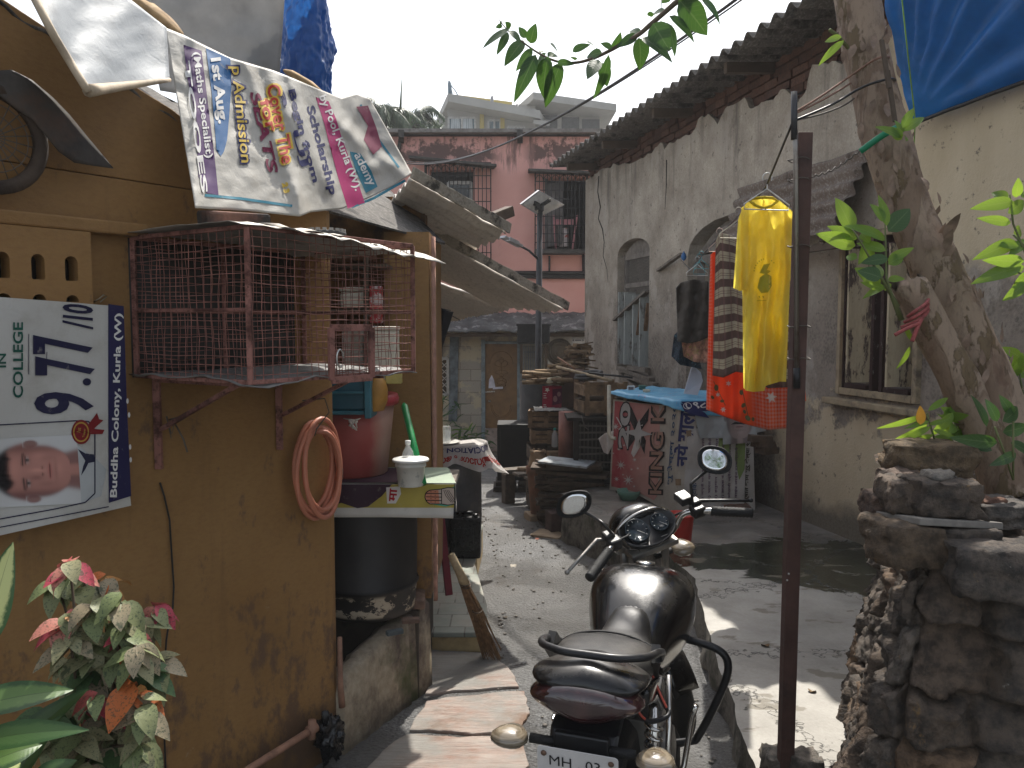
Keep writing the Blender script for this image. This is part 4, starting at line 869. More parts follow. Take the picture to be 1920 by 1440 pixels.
b = MB(); dp_.poly(b, [(806, 936), (830, 922), (852, 912), (851, 946), (836, 950), (812, 946)]); part(b, "green_print", ink((.09, .40, .27), .4), tc_)
b = MB(); dp_.eps = .004; dp_.poly(b, [(724, 914), (750, 912), (752, 926), (742, 944), (726, 944)]); part(b, "lettering_ground", ink((.65, .62, .58)), tc_)
b = MB(); dp_.eps = .006; dp_.text(b, "मा", (737, 928), 24, 14, 86, .03); part(b, "lettering", ink((.42, .012, .02)), tc_)
HND = [(827, 917), (806, 919), (801, 922), (798, 925), (797, 929), (797, 934), (799, 939), (803, 943), (806, 945), (828, 945), (840, 947), (853, 945), (852, 915), (840, 914)]
b = MB(); dp_.eps = .005; dp_.poly(b, HND); part(b, "palm_print", ink((.50, .40, .33)), tc_)
b = MB(); dp_.eps = .0065; dp_.poly(b, [(800, 920), (822, 919), (824, 944), (803, 943), (797, 932)]); part(b, "finger_print", ink((.55, .22, .13)), tc_)
b = MB(); dp_.eps = .008; dp_.line(b, HND + [HND[0]], 1.6)
for y0 in (925, 931.5, 938): dp_.line(b, [(799, y0), (828, y0 + .6)], 1.5)
dp_.line(b, [(828, 917), (828, 945)], 1.3)
for k in range(4): dp_.line(b, [(832 + 3 * k, 919), (836 + 4 * k, 930), (846 + 3 * k, 942)], .9)
for k in range(8): dp_.ell(b, 808 + 8 * (k % 2), 922 + 6.4 * (k // 2), .9, .9, n=8)
part(b, "palm_outline", ink((.01, .01, .01)), tc_)
# red tub turning paler towards one side
def m_tub():
    g = G("pale_sided_red_tub"); x, y, z = g.xyz(); n = g.noise(4, 6); m = g.ramp(g.math('ADD', x, g.mul(n, .10)), -.60, -.545)
    col = g.mix(g.mul(m, .8), g.mix(g.ramp(n, .3, .7), (.32, .055, .05), (.42, .11, .09)), (.44, .30, .235)); return g.bsdf(col, .45, 0, g.bump(g.noise(40, 4), .1, .004), .5, trans=.1)
TX, TY = (742 - 960) / F * 3.85 - .215, 3.83; tz = cz + .002
tub = thing("red_tub", "large pale sided red plastic tub with lid, standing on the recess shelf", "tub", (TX, TY, tz))
hR = at(745, 745, 3.83).z - tz
b = MB(); b.lathe([(.165, 0), (.172, .006), (.195, hR * .6), (.208, hR - .02)], (TX, TY, tz), 40); part(b, "body", m_tub(), tub)
b = MB(); b.lathe([(.208, hR - .03), (.226, hR - .03), (.23, hR - .005), (.222, hR + .016), (.19, hR + .02), (0, hR + .024)], (TX, TY, tz), 40); part(b, "lid", M("red_lid", (.36, .045, .055), .4, var=.2), tub)
b = MB(); k = at(663, 792, 3.55)
for i in range(9): b.tube([k + Vector((U(-.02, .02), 0, U(-.012, .012))), k + Vector((U(-.05, .05), U(-.02, .02), U(-.04, .02)))], [.006, .002], 5)
part(b, "rag_tie", M("white_rag", (.55, .5, .45), .9), tub)
ztop = tz + hR + .025
# blue crate, yellow bag, white box, tins
def quadbox(b, x0, x1, y0, y1, z0, z1, **k): return b.hexa([(x0, y0, z0), (x1, y0, z0), (x1, y1, z0), (x0, y1, z0), (x0, y0, z1), (x1, y0, z1), (x1, y1, z1), (x0, y1, z1)], **k)
q = at(696, 716, 3.55); q2 = at(600, 782, 3.55)
cr = thing("blue_crate", "dark teal plastic crate wedged between the wire cage and red tub", "crate", (q2.x, 3.6, q2.z))
b = MB(); quadbox(b, q2.x - .2, q.x - .03, 3.55, 3.75, q2.z + .03, q.z + .03); part(b, "body", M("teal_plastic", (.018, .085, .12), .45, var=.25), cr, bevel=.008)
b = MB(); quadbox(b, q2.x - .2, q.x - .012, 3.542, 3.76, q2.z + .01, q2.z + .028); quadbox(b, q.x - .028, q.x, 3.53, 3.74, q2.z - .005, q.z + .03); quadbox(b, q2.x - .2, q.x - .03, 3.54, 3.55, q2.z + .10, q2.z + .112); part(b, "ribs", M("teal_rib", (.03, .13, .17), .45), cr, bevel=.004)
b = MB(); bc = at(706, 742, 3.62); b.lathe([(.0, -.07), (.03, -.065), (.05, -.02), (.052, .03), (.035, .07), (.012, .09)], bc, 16)
for i, v in enumerate(b.v): b.v[i] = v + Vector((1, 1, 0)) * .012 * fbm((v.x * 25, v.y * 25, v.z * 18))
solo(b, "yellow_bag", M("amber_plastic_bag", (.46, .24, .055), .5, var=.3, trans=.3), "crumpled amber plastic bag squeezed between the teal crate and tub lid", "plastic bag")
def tin(px0, py0, px1, py1, Y, name, mat, lab, cat, dep=.12, lidm=None, rnd=.006):
    a, c = at(px0, py0, Y), at(px1, py1, Y); t = thing(name, lab, cat, ((a.x + c.x) / 2, Y + dep / 2, c.z))
    b = MB(); quadbox(b, a.x, c.x, Y, Y + dep, c.z, a.z - (.02 if lidm else 0)); part(b, "body", mat, t, bevel=rnd)
    if lidm: b = MB(); quadbox(b, a.x - .003, c.x + .003, Y - .003, Y + dep + .003, a.z - .019, a.z); part(b, "lid", lidm, t, bevel=rnd * .7)
    return t
CRM = M("cream_plastic", (.58, .54, .44), .5, var=.12, dirt=(.30, .25, .18)); REDT = M("red_tin", (.42, .03, .035), .45, var=.3, dirt=(.5, .42, .40), dth=(.5, .55), dsc=16)
tin(688, 612, 742, 720, 3.70, "cream_box", CRM, "tall cream plastic box standing on the red tub lid behind the cage", "plastic box", .14, CRM)
tin(692, 536, 716, 606, 3.86, "red_packet", REDT, "red and white packet on the high shelf behind the wire cage", "packet", .05)
tin(636, 538, 684, 578, 3.86, "white_canister", CRM, "squat white canister on the high shelf behind the wire cage", "canister", .12, CRM, .018)
tin(640, 610, 682, 690, 3.80, "pale_canister", M("pale_tin", (.40, .36, .30), .5, dirt=(.2, .15, .1)), "pale upright canister behind the cage, left of the cream box", "canister", .12, None, .012)
tin(644, 470, 700, 490, 3.9, "brown_basket", M("brown_basket", (.14, .06, .03), .8, var=.4, sc=30), "brown basket on the topmost shelf of the recess", "basket", .12, None, .01)
tin(722, 700, 752, 720, 3.64, "small_tin", M("yellow_label_tin", (.40, .33, .10), .4, dirt=(.5, .45, .4)), "small tin with a yellow label on the tub lid edge", "tin", .05, CATT if False else None, .004)
ws = thing("wall_shelf", "narrow double plank shelf inside the recess behind the cage", "shelf", (-.8, 3.9, 1.5))
for py in (580, 494, 694):
    z = at(690, py, 3.84).z; b = MB(); quadbox(b, -1.4, at(724, py, 3.84).x, 3.84, 4.05, z - .016, z); part(b, "plank", MTIM, ws)
b = MB(); b.beam(at(686, 470, 3.83), at(686, 720, 3.83), .02, .02); part(b, "upright", MTIM, ws)
# green stick, bottle, paint bucket
b = MB(); g0 = at(757, 756, 3.80); g1 = at(793, 892, 3.52); g1.z = cz + .008; b.tube([g0, g0.lerp(g1, .04), g0.lerp(g1, .5), g1], [.006, .016, .016, .017], 12); solo(b, "green_tube", M("green_plastic", (.012, .22, .06), .35, var=.15), "green plastic tube leaning against the pillar beside the red tub", "tube")
MGL = G("clear_plastic"); MGL = MGL.bsdf((.85, .88, .88), .12, 0, None, .5, alpha=.30)
bx = onz(765, 890, cz); bt_ = thing("plastic_bottle", "empty clear plastic bottle with white cap between tub and paint bucket", "bottle", (bx.x, 3.6, cz))
bxc = Vector((at(765, 850, 3.6).x, 3.6, cz)); k = .019
b = MB(); b.lathe([(.022, 0), (.026, .006), (.026, .03), (.021, .055), (.026, .085), (.027, .12), (.022, .14), (.011, .158), (.010, .172)], bxc, 20); part(b, "body", MGL, bt_)
b = MB(); b.lathe([(.0125, .168), (.0125, .186), (0, .187)], bxc, 16); part(b, "cap", M("white_plastic", (.68, .68, .65), .4, var=.1), bt_)
pc_ = Vector((at(767, 905, 3.47).x, 3.47 + .06, cz)); pk = thing("paint_bucket", "small white plastic paint bucket with lid at the shelf edge", "bucket", pc_)
b = MB(); b.lathe([(.052, 0), (.055, .004), (.062, .085), (.067, .086), (.067, .096), (.064, .098), (.065, .108)], pc_, 32); part(b, "body", M("dirty_white_plastic", (.55, .55, .50), .45, var=.12, dirt=(.32, .34, .32), dth=(.58, .64), dsc=24), pk)
b = MB(); b.lathe([(.066, .106), (.078, .108), (.080, .114), (.076, .119), (.0, .117)], pc_, 32); part(b, "lid", MATS["white_plastic"], pk)
# black drum under the shelf
dc = Vector((at(781, 1080, 3.87).x - .235, 3.9, .306)); dm = thing("black_drum", "big black plastic drum with peeling paint band under the recess shelf", "drum", dc)
def m_drum():
    g = G("black_drum_skin"); x, y, z = g.xyz(); n = g.noise((9, 9, 14), 8, .72); band = g.mul(g.ramp(z, .325, .335), g.ramp(z, .42, .435, 1, 0)); p = g.mul(band, g.ramp(n, .50, .53))
    col = g.mix(p, g.mix(g.ramp(g.noise(6, 5), .3, .7), (.012, .011, .011), (.028, .025, .023)), (.42, .36, .27)); return g.bsdf(col, .55, 0, g.bump(n, .15, .005))
b = MB(); b.lathe([(.20, 0), (.222, .012), (.226, .05), (.232, .14), (.236, .145), (.232, .15), (.236, .4), (.23, .57), (.22, .60), (0, .60)], dc, 44); part(b, "body", m_drum(), dm)
b = MB(); b.lathe([(.238, .135), (.242, .145), (.238, .155)], dc, 44, caps=False); part(b, "rib_band", MBLK, dm)
# garden hose coil on the wall
hc = lpx(590, 880, .05); hz = thing("hose_coil", "coiled salmon pink garden hose hanging on the orange wall below the cage", "hose", lpx(590, 980, .05))
b = MB(); pts = []; N = 6
hw, hh = (lpx(630, 880) - lpx(552, 880)).length / 2, (lpx(590, 800).z - lpx(590, 975).z) / 2
for i in range(N * 30 + 1):
    a = 2 * pi * i / 30 + pi / 2; t = i / 30; k = 1 + .10 * sin(t * 2.3) ; oo = .014 * (t % 3) + .012 * sin(t * 5)
    dz = .012 * sin(t * 4.1); pts.append(hc + LD * (hw * (.86 + .14 * sin(t * 1.7)) * cos(a) - .014 * sin(t * 2.1)) + Vector((0, 0, hh * (.9 + .1 * cos(t * 1.3)) * sin(a) + dz)) + LN * oo)
b.tube(pts, .0098, 8); part(b, "coil", M("salmon_hose", (.46, .17, .10), .5, var=.2, sc=5, dirt=(.30, .12, .08)), hz)
b = MB(); q = hc + LD * (hw * .95) + LN * .03
b.tube([q + Vector((0, 0, -.01)), q + Vector((0, 0, -.045))], .0125, 8); part(b, "black_tape", MBLK, hz)
b = MB(); b.tube([lpx(588, 795, .0), lpx(588, 797, .05), lpx(588, 806, .06)], .004, 6); part(b, "hook", MATS["old_wire"], hz)
# thin cable on the wall, pipe and black bag at the corner
b = MB(); b.tube([lpx(x, y, .012) for x, y in ((300, 905), (308, 930), (318, 975), (322, 1040), (326, 1100), (324, 1140), (318, 1160), (312, 1200), (308, 1260), (306, 1330), (310, 1420), (312, 1500))], .0032, 6)
solo(b, "thin_cable", MBLK, "thin black cable running down the orange wall behind the variegated shrub", "cable")
MPIPE = M("painted_rusty_pipe", (.27, .15, .10), .75, var=.35, sc=14, dirt=(.12, .06, .04))
pp = thing("water_pipe", "old painted water pipe slanting along the foot of the orange wall", "pipe", lpx(560, 1400, .05))
b = MB(); b.tube([lpx(585, 1368, .05), lpx(470, 1440, .06), lpx(420, 1475, .06)], .014, 10); part(b, "pipe_run", MPIPE, pp)
b = MB(); b.tube([lpx(592, 1362, .05), lpx(578, 1372, .05)], .021, 10); b.tube([lpx(585, 1350, .05), lpx(584, 1385, .05)], .016, 8); part(b, "elbow", MPIPE, pp)
b = MB(); b.tube([lpx(637, 1195, .01), lpx(638, 1280, .012), lpx(641, 1325, .012)], [.010, .012, .015], 8); part(b, "riser", MPIPE, pp)
b = MB(); kc = lpx(618, 1380, .055)
def crump(u, v):
    a = u * 2 * pi; ph = (v - .5) * pi; d = Vector((cos(a) * cos(ph), sin(a) * cos(ph), sin(ph))); r = 1 + .55 * fbm(d * 2.2 + Vector((3, 1, 0)), 4); return kc + Vector((d.x * .052, d.y * .05, d.z * .085)) * r
b.grid(crump, 40, 30); solo(b, "black_bag", M("black_bin_bag", (.010, .010, .011), .28, var=.2, bump=.5, bsc=40), "crumpled black plastic bag tied round the pipe end at the wall corner", "plastic bag", weld=True)
# ================================================================ pink building closing the alley
PKY = 15.4
def pk(px, py, o=0): return at(px, py, PKY - o)
def m_pink():
    g = G("pink_paint"); x, y, z = g.xyz(); n = g.noise(1.6, 7, .6); col = g.mix(g.ramp(n, .3, .7), (.66, .335, .285), (.73, .40, .35))
    st = g.noise((7, 7, .8), 8, .72, off=(2, 0, 0)); blot = g.noise((5, 5, 4), 8, .7, off=(1, 5, 0))
    zw = pk(850, 292).z
    above = g.mul(g.ramp(z, zw - .3, zw, 0, 1), g.ramp(z, zw, zw + .55, 1, 0)); xm = g.ramp(g.math('ABSOLUTE', g.math('SUBTRACT', x, pk(962, 0).x)), .15, .42)
    m1 = g.mul(g.ramp(g.math('ADD', blot, g.mul(above, .28)), .63, .72), xm, g.ramp(above, 0, .2))
    zb = pk(0, 470).z; bel = g.mul(g.ramp(z, zb - 1.0, zb, .3, 1), g.ramp(z, pk(0, 300).z, pk(0, 330).z, 1, 0))
    near = g.ramp(g.math('ABSOLUTE', g.math('SUBTRACT', x, pk(950, 0).x)), .05, .75, 1, 0)
    m2 = g.mul(g.ramp(g.math('ADD', st, g.mul(near, .13)), .58, .68), bel)
    m3 = g.ramp(g.noise((3, 3, .5), 8, .7, off=(7, 7, 7)), .66, .74); top = g.mul(g.ramp(z, pk(0, 285).z, pk(0, 255).z), g.ramp(blot, .42, .6))
    m = g.math('MAXIMUM', g.math('MAXIMUM', m1, g.mul(m2, .85)), g.math('MAXIMUM', g.mul(m3, .35), g.mul(top, .3)))
    col = g.mix(g.mul(m, .85), col, (.07, .05, .045)); return g.bsdf(col, .85, 0, g.bump(n, .2, .01), .3)
ph = thing("pink_building", "pink two storey building closing the alley, with grilled windows and black mould streaks", "building", pk(940, 850))
h = 300
xl, xr = pk(560, 0).x, pk(1300, 0).x; zt_, zm_ = pk(0, 256).z, pk(0, 585).z
def hole(x0, y0, x1, y1): a, c = pk(x0, y0), pk(x1, y1); return [(a.x, c.z), (a.x, a.z), (c.x, a.z), (c.x, c.z)]
vs, fs = holed([(xl, zm_ - .3), (xl, zt_), (xr, zt_), (xr, zm_ - .3)], [hole(806, 318, 888, 470), hole(1021, 335, 1100, 468)], .25)
b = MB(); b.add([Vector((v.x, PKY + .125 + v.z, v.y)) for v in vs], fs, smooth=False); part(b, "wall", m_pink(), ph)
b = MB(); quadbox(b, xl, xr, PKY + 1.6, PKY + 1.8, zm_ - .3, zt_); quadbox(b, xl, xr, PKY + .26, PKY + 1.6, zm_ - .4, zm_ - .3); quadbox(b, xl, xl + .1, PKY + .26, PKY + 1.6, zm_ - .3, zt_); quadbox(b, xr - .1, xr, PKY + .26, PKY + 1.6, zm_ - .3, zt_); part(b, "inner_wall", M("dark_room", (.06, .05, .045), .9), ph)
b = MB(); n = 24
b.loft([[Vector((lerp(xl, xr, i / n), PKY - .22, zt_ + .03 + .02 * fbm((i, 1, 0)))), Vector((lerp(xl, xr, i / n), PKY + 1.9, zt_ + .12)), Vector((lerp(xl, xr, i / n), PKY + 1.9, zt_ + .18)), Vector((lerp(xl, xr, i / n), PKY - .24, zt_ + .09 + .02 * fbm((i, 1, 0))))] for i in range(n + 1)], smooth=False)
part(b, "roof", M("grey_roof_slab", (.27, .26, .25), .85, var=.3, dirt=(.12, .11, .10)), ph)
b = MB()
for px in (752, 975): b.beam(pk(px, 262, .0), pk(px, 250, .26), .10, .14)
b.beam(pk(745, 300, .05), pk(750, 262, .05), .09, .05); part(b, "roof_bracket", M("black_mould_concrete", (.06, .055, .05), .9, var=.5), ph)
MMB = MATS["black_mould_concrete"]; MGRL = M("black_grille", (.02, .018, .018), .6, .3)
def awn(x0, y0, x1, y1, yb):
    b = MB(); a, c = pk(x0, y0), pk(x1, y1)
    b.hexa([a + Vector((0, -.5, -.10)), c + Vector((.06, -.5, -.10)), c + Vector((0, 0, -.05)), a + Vector((0, 0, -.05)), a + Vector((0, -.5, -.05)), c + Vector((.06, -.5, -.05)), c + Vector((0, 0, .03)), a + Vector((0, 0, .03))]); return b
def grille(b, x0, x1, y0, y1, dep, nx, nz, r=.009):
    a, c = pk(x0, y0), pk(x1, y1); za, zc = a.z, c.z
    for i in range(nx + 1): x = lerp(a.x, c.x, i / nx); b.beam((x, PKY - dep, zc), (x, PKY - dep, za), r * 1.6, r * 1.6)
    for k in range(nz + 1):
        z = lerp(zc, za, k / nz); rr = r * (1.3 if k in (0, nz) else .9); b.beam((a.x, PKY - dep, z), (c.x, PKY - dep, z), rr * 1.8, rr * 1.8)
        for x in (a.x, c.x): b.beam((x, PKY - dep, z), (x, PKY, z), rr * 1.8, rr * 1.8)
    for i in range(4):
        for x in (a.x, c.x): b.beam((x, PKY - dep * i / 4, zc), (x, PKY - dep * i / 4, za), r, r)
    for i in range(0, nx, 2):   # arched crowns
        xm = lerp(a.x, c.x, (i + 1) / nx); w_ = (c.x - a.x) / nx; pts = [Vector((xm + w_ * cos(t), PKY - dep, za - .16 + .12 * sin(t))) for t in [pi * j / 6 for j in range(7)]]; b.tube(pts, r * .7, 4)
w = part(awn(772, 296, 926, 312, 0), "awning", MMB, ph, "mouldy sloping concrete awning", bevel=.01)
b = MB(); a, c = pk(806, 318), pk(888, 470)
for x in (a.x + .02, lerp(a.x, c.x, .42), lerp(a.x, c.x, .94)): quadbox(b, x - .028, x + .028, PKY + .04, PKY + .10, c.z, a.z - .22)
quadbox(b, lerp(a.x, c.x, .42), c.x - .04, PKY + .035, PKY + .105, a.z - .26, a.z - .20)
w1 = part(b, "window", M("white_window_frame", (.48, .47, .45), .6), ph, "wide window with white frame and projecting black grille"); b = MB(); quadbox(b, lerp(a.x, c.x, .44), lerp(a.x, c.x, .93), PKY + .06, PKY + .075, c.z, a.z - .26); part(b, "pane", M("dark_glass", (.02, .028, .032), .08, 0, spec=.6, var=.1, bump=0), w1)
b = MB(); grille(b, 800, 921, 312, 500, .34, 16, 8); part(b, "grille", MGRL, w1)
part(awn(990, 320, 1132, 326, 0), "awning", MMB, ph, "mouldy concrete awning beside the grey house", bevel=.01)
b = MB(); a, c = pk(1021, 335), pk(1100, 468); quadbox(b, a.x, a.x + .05, PKY + .02, PKY + .1, c.z, a.z); w2 = part(b, "window", M("dark_window_frame", (.06, .05, .05), .7), ph, "window behind a black grille with a pink stool standing inside")
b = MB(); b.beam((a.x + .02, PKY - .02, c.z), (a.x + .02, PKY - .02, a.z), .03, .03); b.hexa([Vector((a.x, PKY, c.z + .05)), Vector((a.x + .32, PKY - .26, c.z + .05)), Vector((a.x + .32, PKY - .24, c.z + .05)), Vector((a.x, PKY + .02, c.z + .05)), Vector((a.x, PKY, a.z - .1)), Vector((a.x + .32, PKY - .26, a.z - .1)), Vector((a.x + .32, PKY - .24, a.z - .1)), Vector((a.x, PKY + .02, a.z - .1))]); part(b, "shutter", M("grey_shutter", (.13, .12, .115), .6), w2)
b = MB(); grille(b, 1003, 1098, 330, 474, .34, 13, 9); part(b, "grille", MGRL, w2)
b = MB(); quadbox(b, pk(1003, 0).x, pk(1099, 0).x, PKY - .36, PKY, pk(0, 478).z, pk(0, 470).z); part(b, "grille_tray", MMB, w2)
st = thing("pink_stool", "upturned pink plastic stool standing behind the right window grille", "stool", pk(1058, 468, .15)); MPS = M("pink_plastic", (.42, .17, .19), .5)
b = MB(); quadbox(b, pk(1042, 0).x, pk(1076, 0).x, PKY - .24, PKY - .10, pk(0, 424).z, pk(0, 414).z); part(b, "seat", MPS, st, bevel=.008)
for x0, x1 in ((1038, 1042), (1082, 1073)): 
    b = MB(); b.beam(pk(x1, 468, .2), pk(x0, 404, .2), .05, .03); part(b, "leg", MPS, st)
b = MB(); quadbox(b, pk(1050, 0).x, pk(1066, 0).x, PKY - .22, PKY - .12, pk(0, 464).z, pk(0, 430).z); solo(b, "printed_carton", M("carton_print", (.45, .40, .40), .6, var=.5, sc=7, dirt=(.35, .05, .03), dth=(.5, .55)), "small white and red printed carton under the pink stool in the window", "carton")
b = MB(); b.beam(pk(806, 308, .1), pk(806, 318, .1), .02, .2) if False else None
pz = pk(0, 512).z
for py, r in ((510, .035), (516, .03), (519, .02)): b.tube([pk(760, py, .06), pk(900, py + 1, .07), pk(1110, py + 2, .06)], r, 6)
b.tube([pk(918, 575, .05), pk(919, 492, .05)], .035, 6); b.tube([pk(1030, 480, .04), pk(1030, 510, .04)], .02, 5); b.tube([pk(1094, 478, .04), pk(1094, 512, .04)], .03, 5)
part(b, "service_pipe", M("black_pipe", (.03, .028, .027), .6), ph)
# lower storey: whitewashed block wall, door, tin shed roof
LOY = 15.0
def lo(px, py, o=0): return at(px, py, LOY - o)
def m_block():
    g = G("whitewashed_blocks"); x, y, z = g.xyz(); n = g.noise(3.5, 9, .7); f = g.noise(25, 6, .7); q = g.n("TexBrick"); cmb = g.n("CombineXYZ"); g.t.links.new(x, cmb.inputs[0]); g.t.links.new(z, cmb.inputs[1])
    g.set(q.inputs['Vector'], g.vec((1, 1, 1), src=cmb.outputs[0])); q.inputs['Scale'].default_value = 2.4; q.inputs['Brick Width'].default_value = .9; q.inputs['Row Height'].default_value = .5; q.inputs['Mortar Size'].default_value = .012
    q.inputs['Color1'].default_value = (.36, .33, .275, 1); q.inputs['Color2'].default_value = (.30, .275, .23, 1); q.inputs['Mortar'].default_value = (.17, .15, .125, 1)
    col = g.mix(g.ramp(n, .50, .56), q.outputs[0], (.44, .38, .27)); col = g.mix(g.ramp(f, .60, .68), col, (.13, .11, .09)); col = g.mix(g.ramp(g.noise(1.8, 8, .7, off=(3, 3, 3)), .58, .62), col, (.20, .17, .14))
    return g.bsdf(col, .9, 0, g.bump(g.math('ADD', g.mul(q.outputs[1], -.6), n), .4, .01), .25)
MBLO = m_block()
ls = thing("lean_to", "low whitewashed block room with tin roof and carved brown door below the pink wall", "lean-to", lo(935, 850))
zb = -.9; zt = lo(0, 612).z
vs, fs = holed([(lo(740, 0).x, zb), (lo(740, 0).x, zt), (lo(1180, 0).x, zt), (lo(1180, 0).x, zb)], [hole_ for hole_ in [[(lo(906, 0).x, lo(0, 845).z), (lo(906, 0).x, lo(0, 642).z), (lo(972, 0).x, lo(0, 642).z), (lo(972, 0).x, lo(0, 845).z)], [(lo(812, 0).x, lo(0, 738).z), (lo(812, 0).x, lo(0, 674).z), (lo(834, 0).x, lo(0, 674).z), (lo(834, 0).x, lo(0, 738).z)]]], .2)
b = MB(); b.add([Vector((v.x, LOY + .1 + v.z, v.y)) for v in vs], fs, smooth=False); part(b, "wall", MBLO, ls)
b = MB(); q0, q1, q2, q3 = lo(770, 622, .75), lo(1130, 620, .75), at(1130, 588, PKY - .05), at(770, 585, PKY - .05)
b.grid(lambda u, v: q0.lerp(q1, u).lerp(q3.lerp(q2, u), v) + Vector((0, 0, .045 * fbm((u * 9, v * 2, 1)) + .02 * fbm((u * 40, v * 6, 3)))), 90, 14)
part(b, "roof", M("black_tin_roof", (.10, .098, .095), .8, var=.5, sc=3, dirt=(.28, .27, .26), dth=(.54, .62), dsc=7, bump=.6), ls, solid=.03)
b = MB(); b.beam(lo(770, 628, .6), lo(1130, 627, .6), .06, .07); part(b, "eave_beam", MTIM, ls)
MDOOR = M("brown_door", (.20, .115, .048), .5, var=.2, sc=6, dirt=(.14, .08, .035)); MTRM = M("blue_grey_frame", (.20, .25, .27), .6, var=.3, dirt=(.12, .11, .10))
d0, d1, dzt, dzb = lo(908, 0).x, lo(970, 0).x, lo(0, 645).z, lo(0, 803).z
b = MB(); quadbox(b, d0, d1, LOY + .02, LOY + .06, dzb, dzt); dr = part(b, "door", MDOOR, ls, bevel=.004)
b = MB(); xm = (d0 + d1) / 2; wd = (d1 - d0) / 2
for r in (.36, .42): b.tube([(xm + r * wd * 2 * .5 * cos(t) * 1.6, LOY + .015, dzb + .42 - .32 * r * 2 * sin(t) * .9) for t in [pi * i / 16 for i in range(17)]], .008, 5)
b.tube([(xm + wd * .72 * cos(t), LOY + .015, dzt - .36 + .22 * sin(t)) for t in [pi * i / 16 for i in range(17)]], .008, 5)
for k in range(10): b.tube([(xm + wd * (.15 + .28 * sin(k * 1.9)) * cos(t), LOY + .014, dzt - .30 - .055 * k + .05 * sin(t) * (1 + .4 * sin(k))) for t in [2 * pi * i / 10 for i in range(11)]], .005, 4)
part(b, "carved_relief", MDOOR, dr)
b = MB(); b.beam(lo(910, 735, .02), lo(928, 734, .02), .012, .022); b.lathe([(.0, .03), (.022, .02), (.018, .0)], lo(918, 752, .0), 12, M=Matrix.Rotation(pi / 2, 4, 'X')); part(b, "door_bolt", M("steel"), dr)
b = MB(); b.add([lo(916, 728, .003), lo(929, 727, .003), lo(926, 712, .003), lo(922, 703, .003), lo(917, 712, .003)], [(0, 1, 2, 3, 4)], smooth=False); b.add([lo(924, 730, .003), lo(943, 729, .003), lo(943, 725, .003), lo(924, 726, .003)], [(0, 1, 2, 3)], smooth=False); part(b, "sticker", M("pale_sticker", (.55, .55, .62), .4), dr)
b = MB(); quadbox(b, d0 - .07, d0, LOY - .03, LOY + .1, dzb - .4, dzt + .08); quadbox(b, d0 - .07, d1 + .5, LOY - .02, LOY + .1, dzt, dzt + .05); quadbox(b, d1, d1 + .05, LOY - .03, LOY + .1, dzb - .4, dzt); part(b, "door_frame", MTRM, ls, bevel=.006)
b = MB(); quadbox(b, d0, d1, LOY - .08, LOY + .1, dzb - .42, dzb); part(b, "threshold", M("pink_plinth", (.30, .24, .21), .85, var=.3, dirt=(.12, .1, .09)), ls, bevel=.02)
b = MB(); x0, x1, z0, z1 = lo(810, 0).x, lo(836, 0).x, lo(0, 740).z, lo(0, 672).z
for x in (x0, x1): b.beam((x, LOY - .02, z0), (x, LOY - .02, z1), .05, .05)
for z in (z0, z1): b.beam((x0, LOY - .02, z), (x1, LOY - .02, z), .05, .05)
for k in range(-3, 8):
    for sg in (1, -1):
        p, q = (x0, z0 + k * .12), (x1, z0 + k * .12 + sg * (x1 - x0))
        if min(p[1], q[1]) > z0 - .12 and max(p[1], q[1]) < z1 + .12: b.beam((p[0], LOY - .02, p[1]), (q[0], LOY - .02, q[1]), .014, .014)
wn = part(b, "window", M("pale_frame", (.36, .35, .32), .7), ls); b = MB(); quadbox(b, x0, x1, LOY + .08, LOY + .09, z0, z1); part(b, "pane", MATS["dark_glass"], wn)
b = MB(); b.beam(lo(849, 790, .01), lo(852, 625, .01), .16, .03, up=(0, 1, 0)); part(b, "trellis_board", M("blue_trellis", (.12, .14, .15), .8, var=.5, sc=12), ls)
b = MB()
for x in (806, 829): b.beam(lo(x, 668, .03), lo(x + 2, 625, .03), .03, .02)
part(b, "board_strip", MTIM2, ls)
b = MB()
for i in range(9): x = lerp(d1 + .07, d1 + .42, i / 8); b.beam((x, LOY - .06 - .02 * (i % 2), lo(0, 790).z), (x, LOY - .06 - .02 * (i % 2), lo(0, 648).z), .02, .02)
for z in (660, 720, 780): b.beam((d1 + .07, LOY - .05, lo(0, z).z), (d1 + .42, LOY - .05, lo(0, z).z), .015, .03)
part(b, "folding_gate", M("grey_gate", (.22, .235, .24), .5, .4, dirt=(.1, .09, .08)), ls)
# roof-level tank, AC unit
tk = thing("black_crate_tank", "black ribbed plastic tank hanging under the tin roof beside the lamp pole", "tank", at(1000, 645, 13.2))
b = MB(); a, c = at(970, 609, 13.2), at(1031, 644, 13.2); quadbox(b, a.x, c.x, 13.2, 13.6, c.z, a.z); part(b, "body", M("black_tank", (.022, .022, .022), .55, var=.3, dirt=(.06, .06, .055)), tk, bevel=.02)
b = MB()
for i in range(9): x = lerp(a.x + .02, c.x - .02, i / 8); quadbox(b, x - .008, x + .008, 13.185, 13.2, c.z, a.z)
quadbox(b, a.x - .015, c.x + .015, 13.18, 13.62, a.z - .02, a.z + .015); quadbox(b, a.x - .01, c.x + .01, 13.182, 13.62, c.z + .13, c.z + .15); part(b, "ribs", MATS["black_tank"], tk)
b = MB(); b.beam(at(978, 645, 13.3), at(978, 700, 13.3), .04, .04); b.beam(at(1024, 645, 13.3), at(1024, 700, 13.3), .04, .04); part(b, "stand", MTIM, tk)
ac = thing("air_conditioner", "white outdoor air conditioner unit with round fan grille under the tin roof", "air conditioner", lo(1065, 700, .5))
